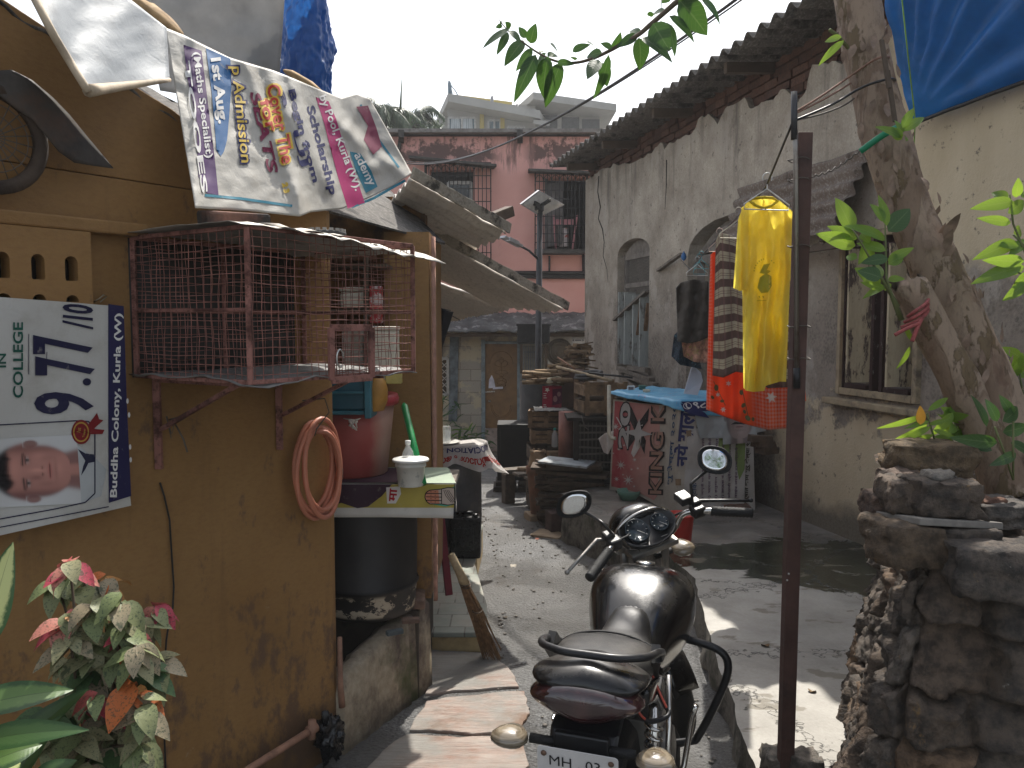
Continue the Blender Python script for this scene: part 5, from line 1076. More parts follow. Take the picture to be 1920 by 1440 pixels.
b = MB(); a, c = lo(1028, 628, .5), lo(1099, 694, .5); quadbox(b, a.x, c.x, LOY - .5, LOY - .15, c.z, a.z); part(b, "body", M("cream_ac", (.40, .37, .31), .6, dirt=(.25, .22, .18)), ac, bevel=.02)
cc = lo(1049, 660, .51); b = MB()
for r in (.04, .08, .12, .16, .20, .235): b.tube([cc + Vector((r * cos(t), 0, r * sin(t))) for t in [2 * pi * i / 28 for i in range(28)]], .006, 5, closed=True)
b.lathe([(.24, 0), (.0, .001)], cc + Vector((0, .004, 0)), 28, M=Matrix.Rotation(pi / 2, 4, 'X')); part(b, "fan_grille", M("brown_fan", (.14, .115, .085), .7), ac)
b = MB(); pa = Print(lambda px, py: LOY - .503, 8, .004); pa.poly(b, [(1072, 632), (1096, 632), (1096, 645), (1072, 645)]); part(b, "badge_plate", M("pale_plate", (.55, .54, .52), .5), ac)
b = MB(); pa.eps = .008; pa.line(b, [(1078, 638), (1090, 638)], 1.6); pa.poly(b, [(1073, 638), (1076, 636), (1076, 640)]); pa.poly(b, [(1095, 638), (1092, 636), (1092, 640)]); part(b, "badge_mark", ink((.1, .1, .12)), ac)
# solar street lamp
lp = thing("street_lamp", "solar street lamp on a dark steel pole in the alley, panel tilted on top", "street lamp", (at(1010, 700, 12.3).x, 12.3, -.6))
LPX = at(1008, 600, 12.3).x; zt = at(0, 392, 12.3).z
MPOL = M("dark_pole", (.055, .055, .058), .5, .5)
b = MB(); b.tube([(LPX, 12.3, -.65), (LPX + .01, 12.3, 1), (LPX + .03, 12.3, zt)], [.055, .05, .042], 14); b.tube([(LPX + .03, 12.3, zt - .02), (LPX + .03, 12.25, zt + .06)], .06, 10); part(b, "pole", MPOL, lp)
P0, P1, P2, P3 = at(977, 383, 11.95), at(1014, 406, 12.35), at(1059, 384, 12.55), at(1011, 357, 12.15)
nn = (P1 - P0).cross(P3 - P0).normalized(); nn = nn if nn.z > 0 else -nn
b = MB(); b.hexa([P0, P1, P2, P3, P0 + nn * .035, P1 + nn * .035, P2 + nn * .035, P3 + nn * .035]); part(b, "panel_frame", M("pale_aluminium", (.42, .42, .43), .4, .5), lp, bevel=.004)
b = MB(); s_ = lambda a, c: P0.lerp(P1, a).lerp(P3.lerp(P2, a), c)
b.add([s_(.05, .05) - nn * .003, s_(.95, .05) - nn * .003, s_(.95, .95) - nn * .003, s_(.05, .95) - nn * .003], [(0, 1, 2, 3)], smooth=False); part(b, "panel_back", M("white_backsheet", (.55, .54, .51), .6), lp)
b = MB(); b.beam(s_(.25, .35) - nn * .02, s_(.45, .35) - nn * .02, .07, .03, up=nn); b.beam(s_(.5, .15) - nn * .02, s_(.5, .85) - nn * .02, .05, .03, up=nn); part(b, "junction_box", MBLK, lp)
b = MB(); b.tube([(LPX + .015, 12.3, at(0, 487, 12.3).z), at(992, 470, 12.15), at(974, 460, 12.0)], .018, 8); part(b, "arm", MPOL, lp)
b = MB(); b.beam(at(942, 444, 11.8), at(976, 462, 12.0), .13, .035); b.beam(at(952, 448, 11.82), at(970, 457, 11.95), .09, .06); part(b, "lamp_head", MATS["pale_aluminium"], lp, bevel=.006)
# ---------------------------------------------------------------- big pale house behind, palms
HY = 42
def hp(px, py, o=0): return at(px, py, HY + o)
MCON = M("pale_concrete", (.40, .385, .35), .85, var=.12, sc=.6, dirt=(.30, .285, .26), dsc=.5, bump=0); MSOF = M("soffit_concrete", (.33, .32, .29), .85, var=.1, sc=.6, bump=0)
vh = thing("concrete_house", "pale concrete house with flat overhanging roof slabs rising beyond the pink building", "house", hp(960, 300))
b = MB(); z0 = hp(0, 330).z
def blk(b, x0, x1, y0, y1, zA, zB): quadbox(b, x0, x1, y0, y1, zA, zB)
x = lambda px: hp(px, 0).x
zr = hp(0, 196).z
blk(b, x(838), x(1005), HY, HY + 7, z0, zr); blk(b, x(815), x(838), HY + 1.5, HY + 7, z0, zr); blk(b, x(990), x(1130), HY + 1.2, HY + 8, z0, hp(0, 178).z); part(b, "wall", MCON, vh)
def slab(p, t): 
    b = MB(); b.prism(p, (0, 0, t)); return b
A_, B_, C_, D_ = hp(840, 190, -1.2), hp(1012, 222, -1.2), hp(985, 188, 8), hp(795, 205, 4)
part(slab([A_, B_, Vector((B_.x + 1.5, HY + 8, B_.z + .5)), Vector((D_.x, HY + 7, A_.z - .1))], .38), "roof", MCON, vh, "lower roof slab over the curtained window")
E_, F_ = hp(1000, 186, -1.0), hp(1156, 208, 0); part(slab([E_, F_, Vector((F_.x, HY + 9, F_.z + .3)), Vector((E_.x - 3.2, HY + 9, E_.z - .3))], .34), "roof", MCON, vh, "upper roof slab on the right")
part(slab([hp(1000, 232, -1.1), hp(1030, 236, -1.1), hp(1032, 232, 1.5), hp(1000, 228, 1.5)], .2), "balcony_slab", MCON, vh)
MCUR = M("curtain", (.50, .54, .56), .8, var=.2, sc=1.5)
def hwin(x0, y0, x1, y1, o, lab, cur=True):
    a, c = hp(x0, y0, o), hp(x1, y1, o); b = MB(); w_ = .10
    for xx in (a.x, (a.x + c.x) / 2, c.x): quadbox(b, xx - w_ / 2, xx + w_ / 2, HY + o - .06, HY + o, c.z, a.z)
    for zz in (a.z, c.z): quadbox(b, a.x, c.x, HY + o - .055, HY + o, zz - w_ / 2, zz + w_ / 2)
    f = part(b, "window", M("white_window_frame"), vh, lab); b = MB(); quadbox(b, a.x, c.x, HY + o - .02, HY + o + .02, c.z, a.z); part(b, "pane", M("blue_glass", (.055, .10, .115), .12, bump=0), f)
    if cur:
        b = MB()
        for t0, t1 in ((.1, .42), (.55, .9)): b.grid(lambda u, v: Vector((lerp(a.x, c.x, lerp(t0, t1, u) + .06 * (1 - v) * (u - .5)), HY + o - .03 - .015 * sin(u * 30), lerp(c.z, a.z, v))), 16, 2)
        part(b, "curtain", MCUR, f)
hwin(841, 221, 891, 252, 0, "corner window with pale blue curtains"); hwin(916, 226, 938, 252, 0, "narrow window between yellow strips", False); hwin(952, 238, 983, 254, 0, "low window below the balcony"); hwin(816, 232, 823, 252, 1.5, "slim side window", False)
b = MB()
for px in (903, 942): quadbox(b, x(px - 4), x(px + 4), HY - .12, HY, z0, zr)
part(b, "yellow_strip", M("pale_yellow_paint", (.48, .38, .12), .8, var=.1, bump=0), vh)
for i, (p0, p1) in enumerate(((1012, 1045), (1053, 1086), (1091, 1124))):
    b = MB(); a, c = hp(p0, 216 + 4 * i, 1.2), hp(p1, 250, 1.2); quadbox(b, a.x, c.x, HY + 1.17, HY + 1.24, c.z, a.z); part(b, "opening", M("grey_opening", (.10, .10, .10), .8, bump=0), vh)
b = MB(); b.tube([hp(844, 190, 0), hp(843, 155, 0)], .10, 6); b.tube([hp(846, 160, 0), hp(855, 172, 0), hp(862, 186, 0)], .03, 4); b.beam(hp(842, 153, 0), hp(847, 175, 0), .25, .1); part(b, "rooftop_antenna", M("blue_grey_steel", (.12, .18, .23), .6), vh)
b = MB(); b.beam(hp(852, 186, 1), hp(960, 201, 1), .12, .12); b.beam(hp(852, 183, 1), hp(960, 197, 1), .05, .3); part(b, "parapet_rail", M("pale_yellow_paint"), vh)
b = MB()
for px in (921, 924): b.tube([hp(px, 196, 0), hp(px, 180, 0)], .04, 4)
for dx in (0, 7): b.tube([hp(963 + dx, 205, -1), hp(974 + dx * .4, 180, 2)], .03, 4)
for t in range(5): b.tube([hp(963 + t * 2.2, 205 - t * 5, -1), hp(970 + t * 1.6, 205 - t * 5, -1)], .02, 4)
part(b, "roof_ladder", M("pale_aluminium"), vh)
def m_leafmat(name, c1, c2, trans=.35, rough=.45, tcol=None, vc=False, speck=None):
    g = G(name); r = g.island(); n = g.noise(60, 4); col = g.mix(r, c1, c2)
    if vc: col = g.attr()
    if speck:
        m = g.ramp(g.noise((230, 230, 230), 3, .7), .54, .60); m2 = g.ramp(g.noise(45, 3), .55, .62); lum = g.math('GREATER_THAN', r, .12)
        col = g.mix(g.mul(g.math('MAXIMUM', m, m2), lum, .85), col, speck)
    u = g.uv(); q = g.n("SeparateXYZ"); g.t.links.new(u, q.inputs[0]); rib = g.ramp(g.math('ABSOLUTE', g.math('SUBTRACT', q.outputs[1], .5)), .0, .05, 1, 0)
    vein = g.ramp(g.math('FRACT', g.math('ADD', g.mul(q.outputs[0], 9), g.mul(g.math('ABSOLUTE', g.math('SUBTRACT', q.outputs[1], .5)), -4))), .0, .15, 1, 0)
    col = g.mix(g.mul(g.math('MAXIMUM', rib, g.mul(vein, .5)), .35), col, g.mix(.5, col, (.5, .55, .3)))
    return g.bsdf(col, rough, 0, g.bump(g.math('ADD', vein, n), .25, .002), .45, trans=trans, transcol=g.mix(1.0, col, tcol) if tcol and False else (g.mix(.55, col, tcol) if tcol else None))
MPALM = m_leafmat("palm_frond", (.03, .055, .03), (.06, .09, .04), .2)
MTRK = M("palm_trunk", (.13, .10, .075), .9, bump=.5)
for k, (px, py, sc_, Y, lab) in enumerate(((718, 212, 1.0, 27, "feathery palm crown left of the concrete house, beside the spear shoot"), (778, 222, 1.1, 29, "bushy palm crown against the concrete house wall"))):
    c = at(px, py, Y); t = thing("palm_tree", lab, "palm tree", (c.x, Y, -1), "palms behind the pink building")
    b = MB(); b.tube([(c.x + .2, Y, -1), (c.x + .05, Y, c.z - 1.2), c], [.18, .14, .10], 8); part(b, "trunk", MTRK, t)
    b = MB()
    for i in range(17):
        a = 2 * pi * i / 17 + U(-.2, .2); el = U(-.1, 1.1); L = U(1.1, 1.7) * sc_; d = Vector((cos(a) * cos(el), sin(a) * cos(el), sin(el))); pts = []
        for j in range(9):
            s_ = j / 8; pts.append(c + d * L * s_ - Vector((0, 0, .75 * L * s_ * s_)))
        b.tube(pts, [.02 * (1 - j / 9) + .004 for j in range(9)], 4)
        for j in range(1, 9):
            for q in range(4):
                p = pts[j - 1].lerp(pts[j], q / 4); dd = (pts[j] - pts[j - 1]).normalized(); sd_ = dd.cross(Vector((0, 0, 1))).normalized()
                for sg in (-1, 1): b.leaf(p, dd * .7 + sd_ * sg + Vector((0, 0, -.35 + U(-.2, .1))), (0, 0, 1), U(.35, .55) * (1.2 - j / 12), .045, .5, .1, n=3)
    if k == 0: b.tube([c + Vector((.55, 0, 0)), c + Vector((.62, 0, 1.15))], [.05, .008], 5)
    part(b, "crown", MPALM, t)
b = MB()
for i in range(260):
    p = at(U(690, 830), U(236, 262), U(27, 31)); b.leaf(p, (U(-1, 1), U(-1, 1), U(-.2, 1)), (0, 0, 1), U(.2, .4), U(.06, .12), .3)
solo(b, "far_foliage", MPALM, "low mass of foliage under the palms behind the pink roof", "foliage", kind='stuff')
# overhead cables
b = MB(); p0, p1 = at(735, 300, 15.2), at(1420, -30, 5.0); p2, p3 = at(1060, 172, 9.0), None
def cable(p0, p1, sag, n=30): return [p0.lerp(p1, i / n) - Vector((0, 0, sag * 4 * (i / n) * (1 - i / n))) for i in range(n + 1)]
b.tube(cable(p0, p1, .42), .011, 6); q0 = at(735, 293, 15.2)
solo(b, "overhead_cable", MBLK, "thick dark overhead cable slanting up across the sky from the pink wall", "cable")
b = MB(); b.tube(cable(at(738, 297, 15.1), at(1440, -36, 5.0), .42), .006, 6); solo(b, "thin_overhead_cable", MBLK, "thinner cable running just under the thick overhead cable", "cable")
# ================================================================ things in the alley
def gat(px, Y, z=None):
    q = at(px, 900, Y); return Vector((q.x, Y, gz(Y) if z is None else z))
# table with printed cloth, drum, jerrycan, plank
dq = Vector((at(847, 900, 6.45).x - .02, 6.5, SZ)); gd = thing("grey_drum", "large grey plastic drum under the printed cloth beside the tiled step", "drum", dq)
zt = at(0, 838, 6.25).z
b = MB(); b.lathe([(.23, 0), (.25, .02), (.255, .2), (.25, zt - SZ - .03), (.235, zt - SZ - .01), (0, zt - SZ - .01)], dq, 36); part(b, "body", M("grey_drum_skin", (.075, .075, .077), .5, var=.2, dirt=(.12, .11, .10)), gd)
tcl = thing("printed_cloth", "white printed association banner draped as a tablecloth over the grey drum", "tablecloth", (dq.x, dq.y, zt))
RX, RY = .30, .27
def tcf(u, v):
    a = lerp(-pi * 1.02, pi * .25, u); k = min(1, v * 2); r = k
    x, y = dq.x + RX * r * cos(a), dq.y + RY * r * sin(a); d = max(0, v - .5) * 2; dl = table(u, [(0, .1), (.3, .22), (.45, .12), (.6, .20), (.72, .16), (.85, .28), (1, .12)])
    fl = d * (.03 + .05 * sin(a * 7) + (.10 if .66 < u < .86 else 0) * d); return Vector((x + fl * cos(a), y + fl * sin(a), zt + .004 - d * dl))
b = MB(); b.grid(tcf, 70, 24); part(b, "sheet", m_vinyl("cloth_vinyl", (.60, .57, .54), .45, .2), tcl)
def put_on(fn, mb, t, cu, cv, wu, hv, ang=0, bold=.02, e=.004, flip=1):   # lettering on a parametric cloth
    vs, fs = text2d(t, bold); ca, sa = cos(ang), sin(ang)
    vs = [Vector((cu + v.x * wu, cv + v.y * hv * flip, 0)) for v in vs]; vs, fs = cut(vs, fs, .012); out = []
    for v in vs:
        p = fn(v.x, v.y); n = (fn(v.x + .004, v.y) - p).cross(fn(v.x, v.y + .004) - p); n = n.normalized() if n.length > 1e-12 else Vector((0, -1, 0))
        if n.dot(CAM - p) < 0: n = -n
        out.append(p + n * e)
    mb.add(out, fs, smooth=True)
b = MB(); put_on(tcf, b, "ASSOCIATION SS", .56, .60, -.44, .12); part(b, "lettering", ink((.03, .03, .14)), tcl)
b = MB(); put_on(tcf, b, "സ്വാഗതം ഭവന്", .50, .84, -.36, .18, bold=.03); put_on(tcf, b, "Pres", .79, .82, .07, -.14); part(b, "lettering", ink((.45, .04, .03)), tcl)
gl = thing("steel_plate", "round pale plate lying on the printed tablecloth under the glass", "plate", (dq.x - .03, 6.42, zt + .006))
b = MB(); b.lathe([(.0, 0), (.12, .002), (.15, .010), (.152, .013), (.12, .006), (0, .004)], (dq.x - .06, 6.42, zt + .006), 30); part(b, "disc", M("pale_enamel", (.55, .54, .5), .35), gl)
gz_ = Vector((at(837, 820, 6.4).x, 6.4, zt + .013)); gt_ = thing("water_glass", "clear ribbed glass of water standing on the pale plate", "glass", gz_)
gh_ = at(0, 799, 6.4).z - gz_.z
MGLS = G("glass_clear").bsdf((.92, .95, .95), .06, 0, None, .6, alpha=.35)
b = MB(); b.lathe([(.030, 0), (.034, .004), (.034, gh_)], gz_, 24); part(b, "tumbler", MGLS, gt_)
b = MB(); b.lathe([(.0, .006), (.031, .006), (.031, gh_ * .72), (.0, gh_ * .72)], gz_, 20); part(b, "water", G("water_clear").bsdf((.9, .94, .95), .03, 0, None, .6, alpha=.25), gt_)
jc = onz(868, 1050, SZ); jt = thing("black_jerrycan", "black box shaped plastic jerrycan on the tiled step in front of the drum", "jerrycan", (jc.x, jc.y + .1, SZ))
jw = (at(897, 1000, jc.y).x - at(838, 1000, jc.y).x); jh = at(0, 966, jc.y).z - SZ
b = MB(); b.box((at(867, 0, jc.y).x, jc.y + .12, SZ + jh * .47), (jw, .2, jh * .94)); part(b, "body", M("glossy_black_plastic", (.010, .010, .011), .3, var=.2, bump=.05), jt, bevel=.018, seg=3)
b = MB(); b.box((at(867, 0, jc.y).x - .005, jc.y + .018, SZ + jh * .45), (jw * .62, .012, jh * .5)); part(b, "front_panel", MATS["glossy_black_plastic"], jt, bevel=.005)
b = MB(); xx = at(867, 0, jc.y).x; b.tube([(xx - .06, jc.y + .1, SZ + jh * .93), (xx - .05, jc.y + .1, SZ + jh * .99), (xx + .05, jc.y + .1, SZ + jh * .99), (xx + .06, jc.y + .1, SZ + jh * .93)], .012, 8); b.lathe([(.022, 0), (.022, .02), (.018, .024)], (xx + .075, jc.y + .05, SZ + jh * .93), 14); part(b, "handle", MATS["glossy_black_plastic"], jt)
b = MB(); b.beam(at(842, 1116, 4.85), at(826, 965, 4.95), .045, .018); solo(b, "maroon_plank", M("maroon_paint", (.13, .012, .022), .5, var=.25), "maroon painted plank leaning upright on the tiled step behind the broom", "plank", bevel=.003)
b = MB(); b.beam(at(818, 1085, 5.0), at(812, 960, 5.05), .03, .02); b.beam(at(808, 1052, 5.02), at(828, 955, 5.1), .02, .02); solo(b, "dark_stick_bundle", MTIM, "dark sticks standing against the pillar behind the maroon plank", "sticks")
# broom
br = thing("stick_broom", "coconut stick broom with bound handle leaning beside the tiled step", "broom", onground(925, 1238))
B0, B1 = at(846, 1040, 4.25), at(872, 1095, 4.28); E = [onground(905, 1236), onground(940, 1240)]
b = MB(); b.tube([B0, B0.lerp(B1, .5), B1], [.020, .022, .026], 12); part(b, "handle", M("pale_wrapped_cloth", (.34, .27, .165), .85, var=.3, sc=30), br)
b = MB()
for i in range(150):
    r, a = sqrt(U(0, 1)), U(0, 2 * pi); s_ = B0.lerp(B1, U(.0, .7)) + Vector((r * cos(a), r * sin(a), 0)) * .018; e_ = E[0].lerp(E[1], U(0, 1)) + Vector((0, U(-.035, .035), U(0, .09) if random.random() < .3 else U(.002, .02)))
    m_ = s_.lerp(e_, .55) + Vector((U(-.008, .008), U(-.008, .008), .01)); b.tube([s_, m_, e_], [.0024, .002, .0009], 4, caps=False, col=(1, 1, 1))
part(b, "bristles", M("broom_straw", (.20, .115, .055), .8, var=.5, sc=40), br)
b = MB()
for t in (.97, 1.05, 1.9): c = B0.lerp(B1, t); b.tube([c + Vector((.027 * cos(a), .027 * sin(a), .008 * sin(a))) for a in [2 * pi * i / 14 for i in range(14)]], .0035, 5, closed=True)
part(b, "binding", MTIM, br)
# black cloth under the eave
bc = Print(lambda px, py: 4.85 + .05 * sin(px * .12 + py * .02), 8)
b = MB(); bc.sheet(b, [(806, 585), (822, 578), (838, 582), (850, 585)], [(806, 665), (815, 664), (822, 650), (826, 662)], 20, 14); solo(b, "black_cloth", M("black_fabric", (.008, .008, .010), .9), "small black cloth hanging from the eave behind the pillar", "cloth", solid=.003)
b = MB(); b.tube(cable(at(806, 560, 4.8), at(862, 600, 6.0), .01), .004, 5); b.tube(cable(at(812, 575, 4.85), at(845, 582, 4.87), .002, 4), .003, 5); solo(b, "eave_wire", MBLK, "thin wire under the asbestos sheets carrying the black cloth", "wire")
# ---------------------------------------------------------------- woodpile side
def wood(c1): return c1
MW1 = M("crate_wood", (.21, .135, .075), .85, var=.4, sc=14, dirt=(.07, .05, .035)); MW2 = M("dark_crate_wood", (.075, .052, .035), .85, var=.4, sc=14); MW3 = M("pale_wood", (.36, .28, .18), .85, var=.35, sc=18, dirt=(.16, .12, .08))
def slat_crate(name, lab, c, wx, dy, h, rz, mat, rows=3, group="old wooden crates in the alley", fill=True):
    t = thing(name, lab, "crate", c, group); m = Matrix.Translation(c) @ Matrix.Rotation(rz, 4, 'Z'); 
    b = MB(); g_ = h / rows
    for k in range(rows):
        z = g_ * (k + .5); hh = g_ * U(.62, .8)
        for y in (-dy / 2, dy / 2): b.box(m @ Vector((0, y + U(-.004, .004), z)), (wx * U(.97, 1.0), .014, hh), rz=rz + U(-.01, .01), j=.003)
        for x in (-wx / 2, wx / 2): b.box(m @ Vector((x, 0, z)), (.014, dy * .98, hh), rz=rz, j=.003)
    part(b, "slats", mat, t)
    b = MB()
    for x in (-wx / 2 + .02, 0, wx / 2 - .02): b.box(m @ Vector((x, -dy / 2 - .013, h / 2)), (.045, .012, h), rz=rz, j=.003)
    for x in (-wx / 2 + .02, wx / 2 - .02): b.box(m @ Vector((x, dy / 2 + .013, h / 2)), (.045, .012, h), rz=rz)
    part(b, "battens", mat, t); b = MB(); b.box(m @ Vector((0, 0, .01)), (wx * .96, dy * .96, .015), rz=rz)
    if fill: b.box(m @ Vector((0, 0, h * .45)), (wx * .9, dy * .9, h * .85), rz=rz)
    part(b, "base_board", MTIM, t); return t
def stack_pos(px, pyb, Y): return at(px, pyb, Y)
# black iron oven box and tall dark drum
q = gat(958, 10.6); ov = thing("black_iron_box", "black iron box standing on bricks at the far end of the alley", "iron box", q)
zt = at(0, 796, 10.6).z; x0, x1 = at(931, 0, 10.6).x, at(1000, 0, 10.6).x
b = MB(); quadbox(b, x0, x1, 10.6, 11.1, q.z + .14, zt); part(b, "body", M("soot_black", (.010, .010, .010), .7, var=.3), ov, bevel=.01)
b = MB(); quadbox(b, x0 + .04, x1 - .04, 10.585, 10.6, q.z + .2, zt - .05); part(b, "door", MATS["soot_black"], ov, bevel=.006)
b = MB()
for k in range(4): quadbox(b, x0 - .05 + .16 * k, x0 + .09 + .16 * k, 10.5, 10.9, q.z + .0, q.z + .07); quadbox(b, x0 - .02 + .15 * k, x0 + .10 + .15 * k, 10.52, 10.9, q.z + .075, q.z + .135)
part(b, "brick_base", MATS["dark_plinth"], ov, bevel=.006)
q = gat(1003, 11.2); dk = thing("dark_drum", "tall sooty dark drum standing behind the stacked crates", "drum", q)
b = MB(); zt = at(0, 716, 11.2).z; b.lathe([(.20, 0), (.21, .02), (.21, (zt - q.z) * .5), (.215, (zt - q.z) * .51), (.21, (zt - q.z) * .52), (.21, zt - q.z), (0, zt - q.z - .01)], q, 30); part(b, "body", M("dark_drum_skin", (.032, .029, .027), .65, var=.3, dirt=(.06, .05, .045)), dk)
# pallet bench with flower pots
q = gat(985, 9.4); pb_ = thing("low_pallet", "low grey timber pallet bench with clay pots beside the alley", "pallet", q)
p0 = at(945, 882, 9.7); p1 = at(1012, 905, 8.9)
b = MB(); zt = p0.z
for i in range(4): t = i / 3; c = p0.lerp(p1, t); b.beam((c.x, c.y, zt), (c.x + .36, c.y + .16, zt), .17, .03, j=0) if False else b.beam((c.x, c.y, zt), (c.x + .38, c.y + .18, zt), .18, .03)
part(b, "deck", MTIM2, pb_, bevel=.004)
b = MB()
for t in (.05, .95):
    c = p0.lerp(p1, t); 
    for dx in (.03, .32): b.box((c.x + dx, c.y + dx * .45, (zt + gz(c.y)) / 2 - .02), (.12, .12, zt - gz(c.y) - .03), rz=.4)
part(b, "leg", MW2, pb_)
b = MB(); b.tube([p0 + Vector((.16, -.12, .035)), p0 + Vector((.34, -.16, .035))], .028, 8); solo(b, "stone_roller", M("tan_stone", (.33, .25, .17), .85), "small tan grinding roller lying on the low pallet", "roller", bevel=.0)
MCLAY = M("clay_pot", (.27, .135, .085), .85, var=.3, sc=8, dirt=(.16, .11, .08))
def pot(name, lab, c, rt, rb, h, mat=None, rim=True):
    t = thing(name, lab, "flower pot", c); b = MB(); pr_ = [(rb, 0), (rt, h * .84)]
    if rim: pr_ += [(rt * 1.10, h * .84), (rt * 1.12, h), (rt * .98, h), (rt * .93, h * .8), (0, h * .78)]
    else: pr_ += [(rt, h), (rt * .9, h), (rt * .85, h * .85), (0, h * .85)]
    b.lathe(pr_, c, 26); part(b, "body", mat or MCLAY, t); return t
c = gat(1010, 8.6); c.z += .06
s1_ = MB(); s1_.box((c.x, c.y, c.z - .03), (.26, .2, .075), rz=.3, j=.012); s1_.box((c.x + .05, c.y - .04, c.z - .09), (.34, .22, .06), rz=-.2, j=.012); solo(s1_, "flat_stones", MATS["tan_stone"], "flat stones under the stacked clay pots", "stones", bevel=.01)
zr = at(0, 876, 8.6).z; pot("clay_pot", "wide rimmed clay pot at the bottom of the pot stack", Vector((c.x, c.y, c.z + .01)), .12, .085, zr - c.z)
za = at(0, 849, 8.6).z; b = MB(); tp_ = thing("tan_urn", "tan fluted urn upside down on the wide clay pot", "flower pot", (c.x, c.y, zr))
b.lathe([(.105, 0), (.10, .01), (.092, (za - zr) * .5), (.072, za - zr), (.08, (za - zr) * 1.04)], (c.x - .01, c.y, zr + .012), 26, caps=True); part(b, "body", M("tan_clay", (.36, .25, .16), .85, var=.2, dirt=(.25, .16, .1)), tp_)
b = MB()
for i in range(9): a = 2 * pi * i / 9; b.box((c.x - .01 + .07 * cos(a), c.y + .07 * sin(a), zr + (za - zr) * 1.08), (.03, .012, U(.02, .05)), rz=a, j=.005)
part(b, "broken_rim", MATS["tan_clay"], tp_)
# plank stack with a pale sheet on it
q = gat(1075, 8.3); ps = thing("plank_stack", "messy stack of old planks and broken boards beside the clay pots", "plank stack", q)
b = MB(); z = q.z; i = 0; zt = at(0, 868, 8.1).z
while z < zt - .03:
    for k in range(2): h_ = U(.018, .035); b.box((at(1072 + U(-10, 14), 0, 8.3).x, 8.3 + U(-.12, .1), z + h_ / 2), (U(.45, .72), U(.18, .34), h_), M=Matrix.Rotation(U(-.35, .35), 4, 'Z') @ Matrix.Rotation(U(-.06, .06), 4, 'Y'), j=.004); z += h_ * .8
part(b, "plank", [MW2], ps)
b = MB(); b.box((at(1068, 0, 8.1).x, 8.15, zt), (.50, .36, .022), M=Matrix.Rotation(-.35, 4, 'Z') @ Matrix.Rotation(.05, 4, 'Y')); solo(b, "pale_board", M("pale_blue_board", (.30, .33, .35), .6, var=.3, dirt=(.14, .13, .12)), "flat pale grey board lying on top of the plank stack", "board", bevel=.004)
b = MB(); b.box(gat(1042, 7.9) + Vector((0, 0, .1)), (.16, .18, .22), rz=.3, j=.01); solo(b, "dark_brick", M("maroon_stone", (.075, .045, .04), .9, var=.4), "dark maroon block standing on the ground before the plank stack", "brick", bevel=.012)
b = MB(); b.box(gat(1030, 7.75) + Vector((0, 0, .012)), (.30, .22, .03), rz=-.5, j=.01); solo(b, "ground_slab", MATS["tan_stone"], "thin tan slab lying flat on the ground by the dark block", "stone slab", bevel=.006)
# crates stacked: left column
cb = at(1027, 905, 9.3)
for i, (pb0, pt0, lab, mt) in enumerate(((905, 812 + 20, "bottom weathered crate of the left crate column", MW2), (828, 803, "middle pale slatted crate of the left crate column", MW1), (798, 768, "top slatted crate of the left crate column, under the newspaper", MW1))):
    z0, z1 = at(0, pb0, 9.3).z, at(0, pt0, 9.3).z
    if i == 0: z0 = gz(9.3)
    slat_crate("wooden_crate", lab, Vector((at(1028 + (i % 2) * 3, 0, 9.3).x, 9.3, z0)), .40, .34, z1 - z0, .12 - .1 * i, mt, 3 if i else 4)
# newspaper sheet over
b = MB(); npz = at(0, 766, 9.2); npf = lambda u, v: Vector((at(lerp(1003, 1088, u), 0, 9.15).x, lerp(9.0, 9.45, v), at(0, 768, 9.2).z + .012 + .02 * fbm((u * 4, v * 4, 1)) - .10 * max(0, u - .75) * 4 * (1 - v)))
b.grid(npf, 24, 10); solo(b, "newspaper", M("newsprint", (.42, .40, .36), .8, var=.35, sc=35), "sheet of old newspaper spread over the crate column", "newspaper", solid=.002)
# red packed tin box, cardboard, big crate on the right
def printed_tin():
    a, c = at(1017, 724, 9.25), at(1048, 768, 9.25); t = thing("red_carton", "red carton printed with a couple's picture on the crate column", "carton", ((a.x + c.x) / 2, 9.3, c.z))
    b = MB(); b.hexa([(a.x, 9.25, c.z), (a.x + .10, 9.2, c.z), (c.x + .05, 9.3, c.z), (c.x - .05, 9.45, c.z), (a.x, 9.25, a.z), (a.x + .10, 9.2, a.z), (c.x + .05, 9.3, a.z), (c.x - .05, 9.45, a.z)]); part(b, "body", ink((.36, .028, .065), .45), t)
    p = Print(lambda px, py: table(px, [(1017, 9.25), (1034, 9.205), (1056, 9.30)]), 6, .006); b = MB(); p.poly(b, [(1036, 730), (1054, 728), (1054, 756), (1036, 760)]); part(b, "printed_panel", ink((.12, .015, .05)), t)
    b = MB(); p.eps = .012; p.ell(b, 1041, 748, 4, 6); p.ell(b, 1048, 739, 3.5, 4.5); part(b, "printed_faces", ink((.40, .20, .20)), t)
    b = MB(); p.star(b, 1026, 731, 5, 5, .5)
    for k, y_ in enumerate((738, 742, 746, 759, 762)): p.line(b, [(1019, y_), (1025 - k % 2, y_)], 1.2)
    part(b, "printed_marks", ink((.7, .68, .62)), t)
printed_tin()
b = MB(); a, c = at(1050, 690, 9.2), at(1092, 765, 9.2); b.hexa([(a.x, 9.3, c.z), (c.x, 9.15, c.z), (c.x + .05, 9.5, c.z), (a.x + .05, 9.6, c.z), (a.x, 9.3, a.z), (c.x, 9.15, a.z - .03), (c.x + .05, 9.5, a.z - .03), (a.x + .05, 9.6, a.z)]); solo(b, "brown_cardboard", M("dark_cardboard", (.075, .042, .03), .85, var=.25), "dark brown cardboard box between the red carton and slatted crate", "cardboard box", bevel=.006)
cq = at(1127, 777, 8.4); slat_crate("wooden_crate", "large square slatted crate on the right of the pile, with open gaps", Vector((cq.x, 8.5, cq.z)), .44, .36, at(0, 715, 8.4).z - cq.z, .22, MW1, 2, fill=False)
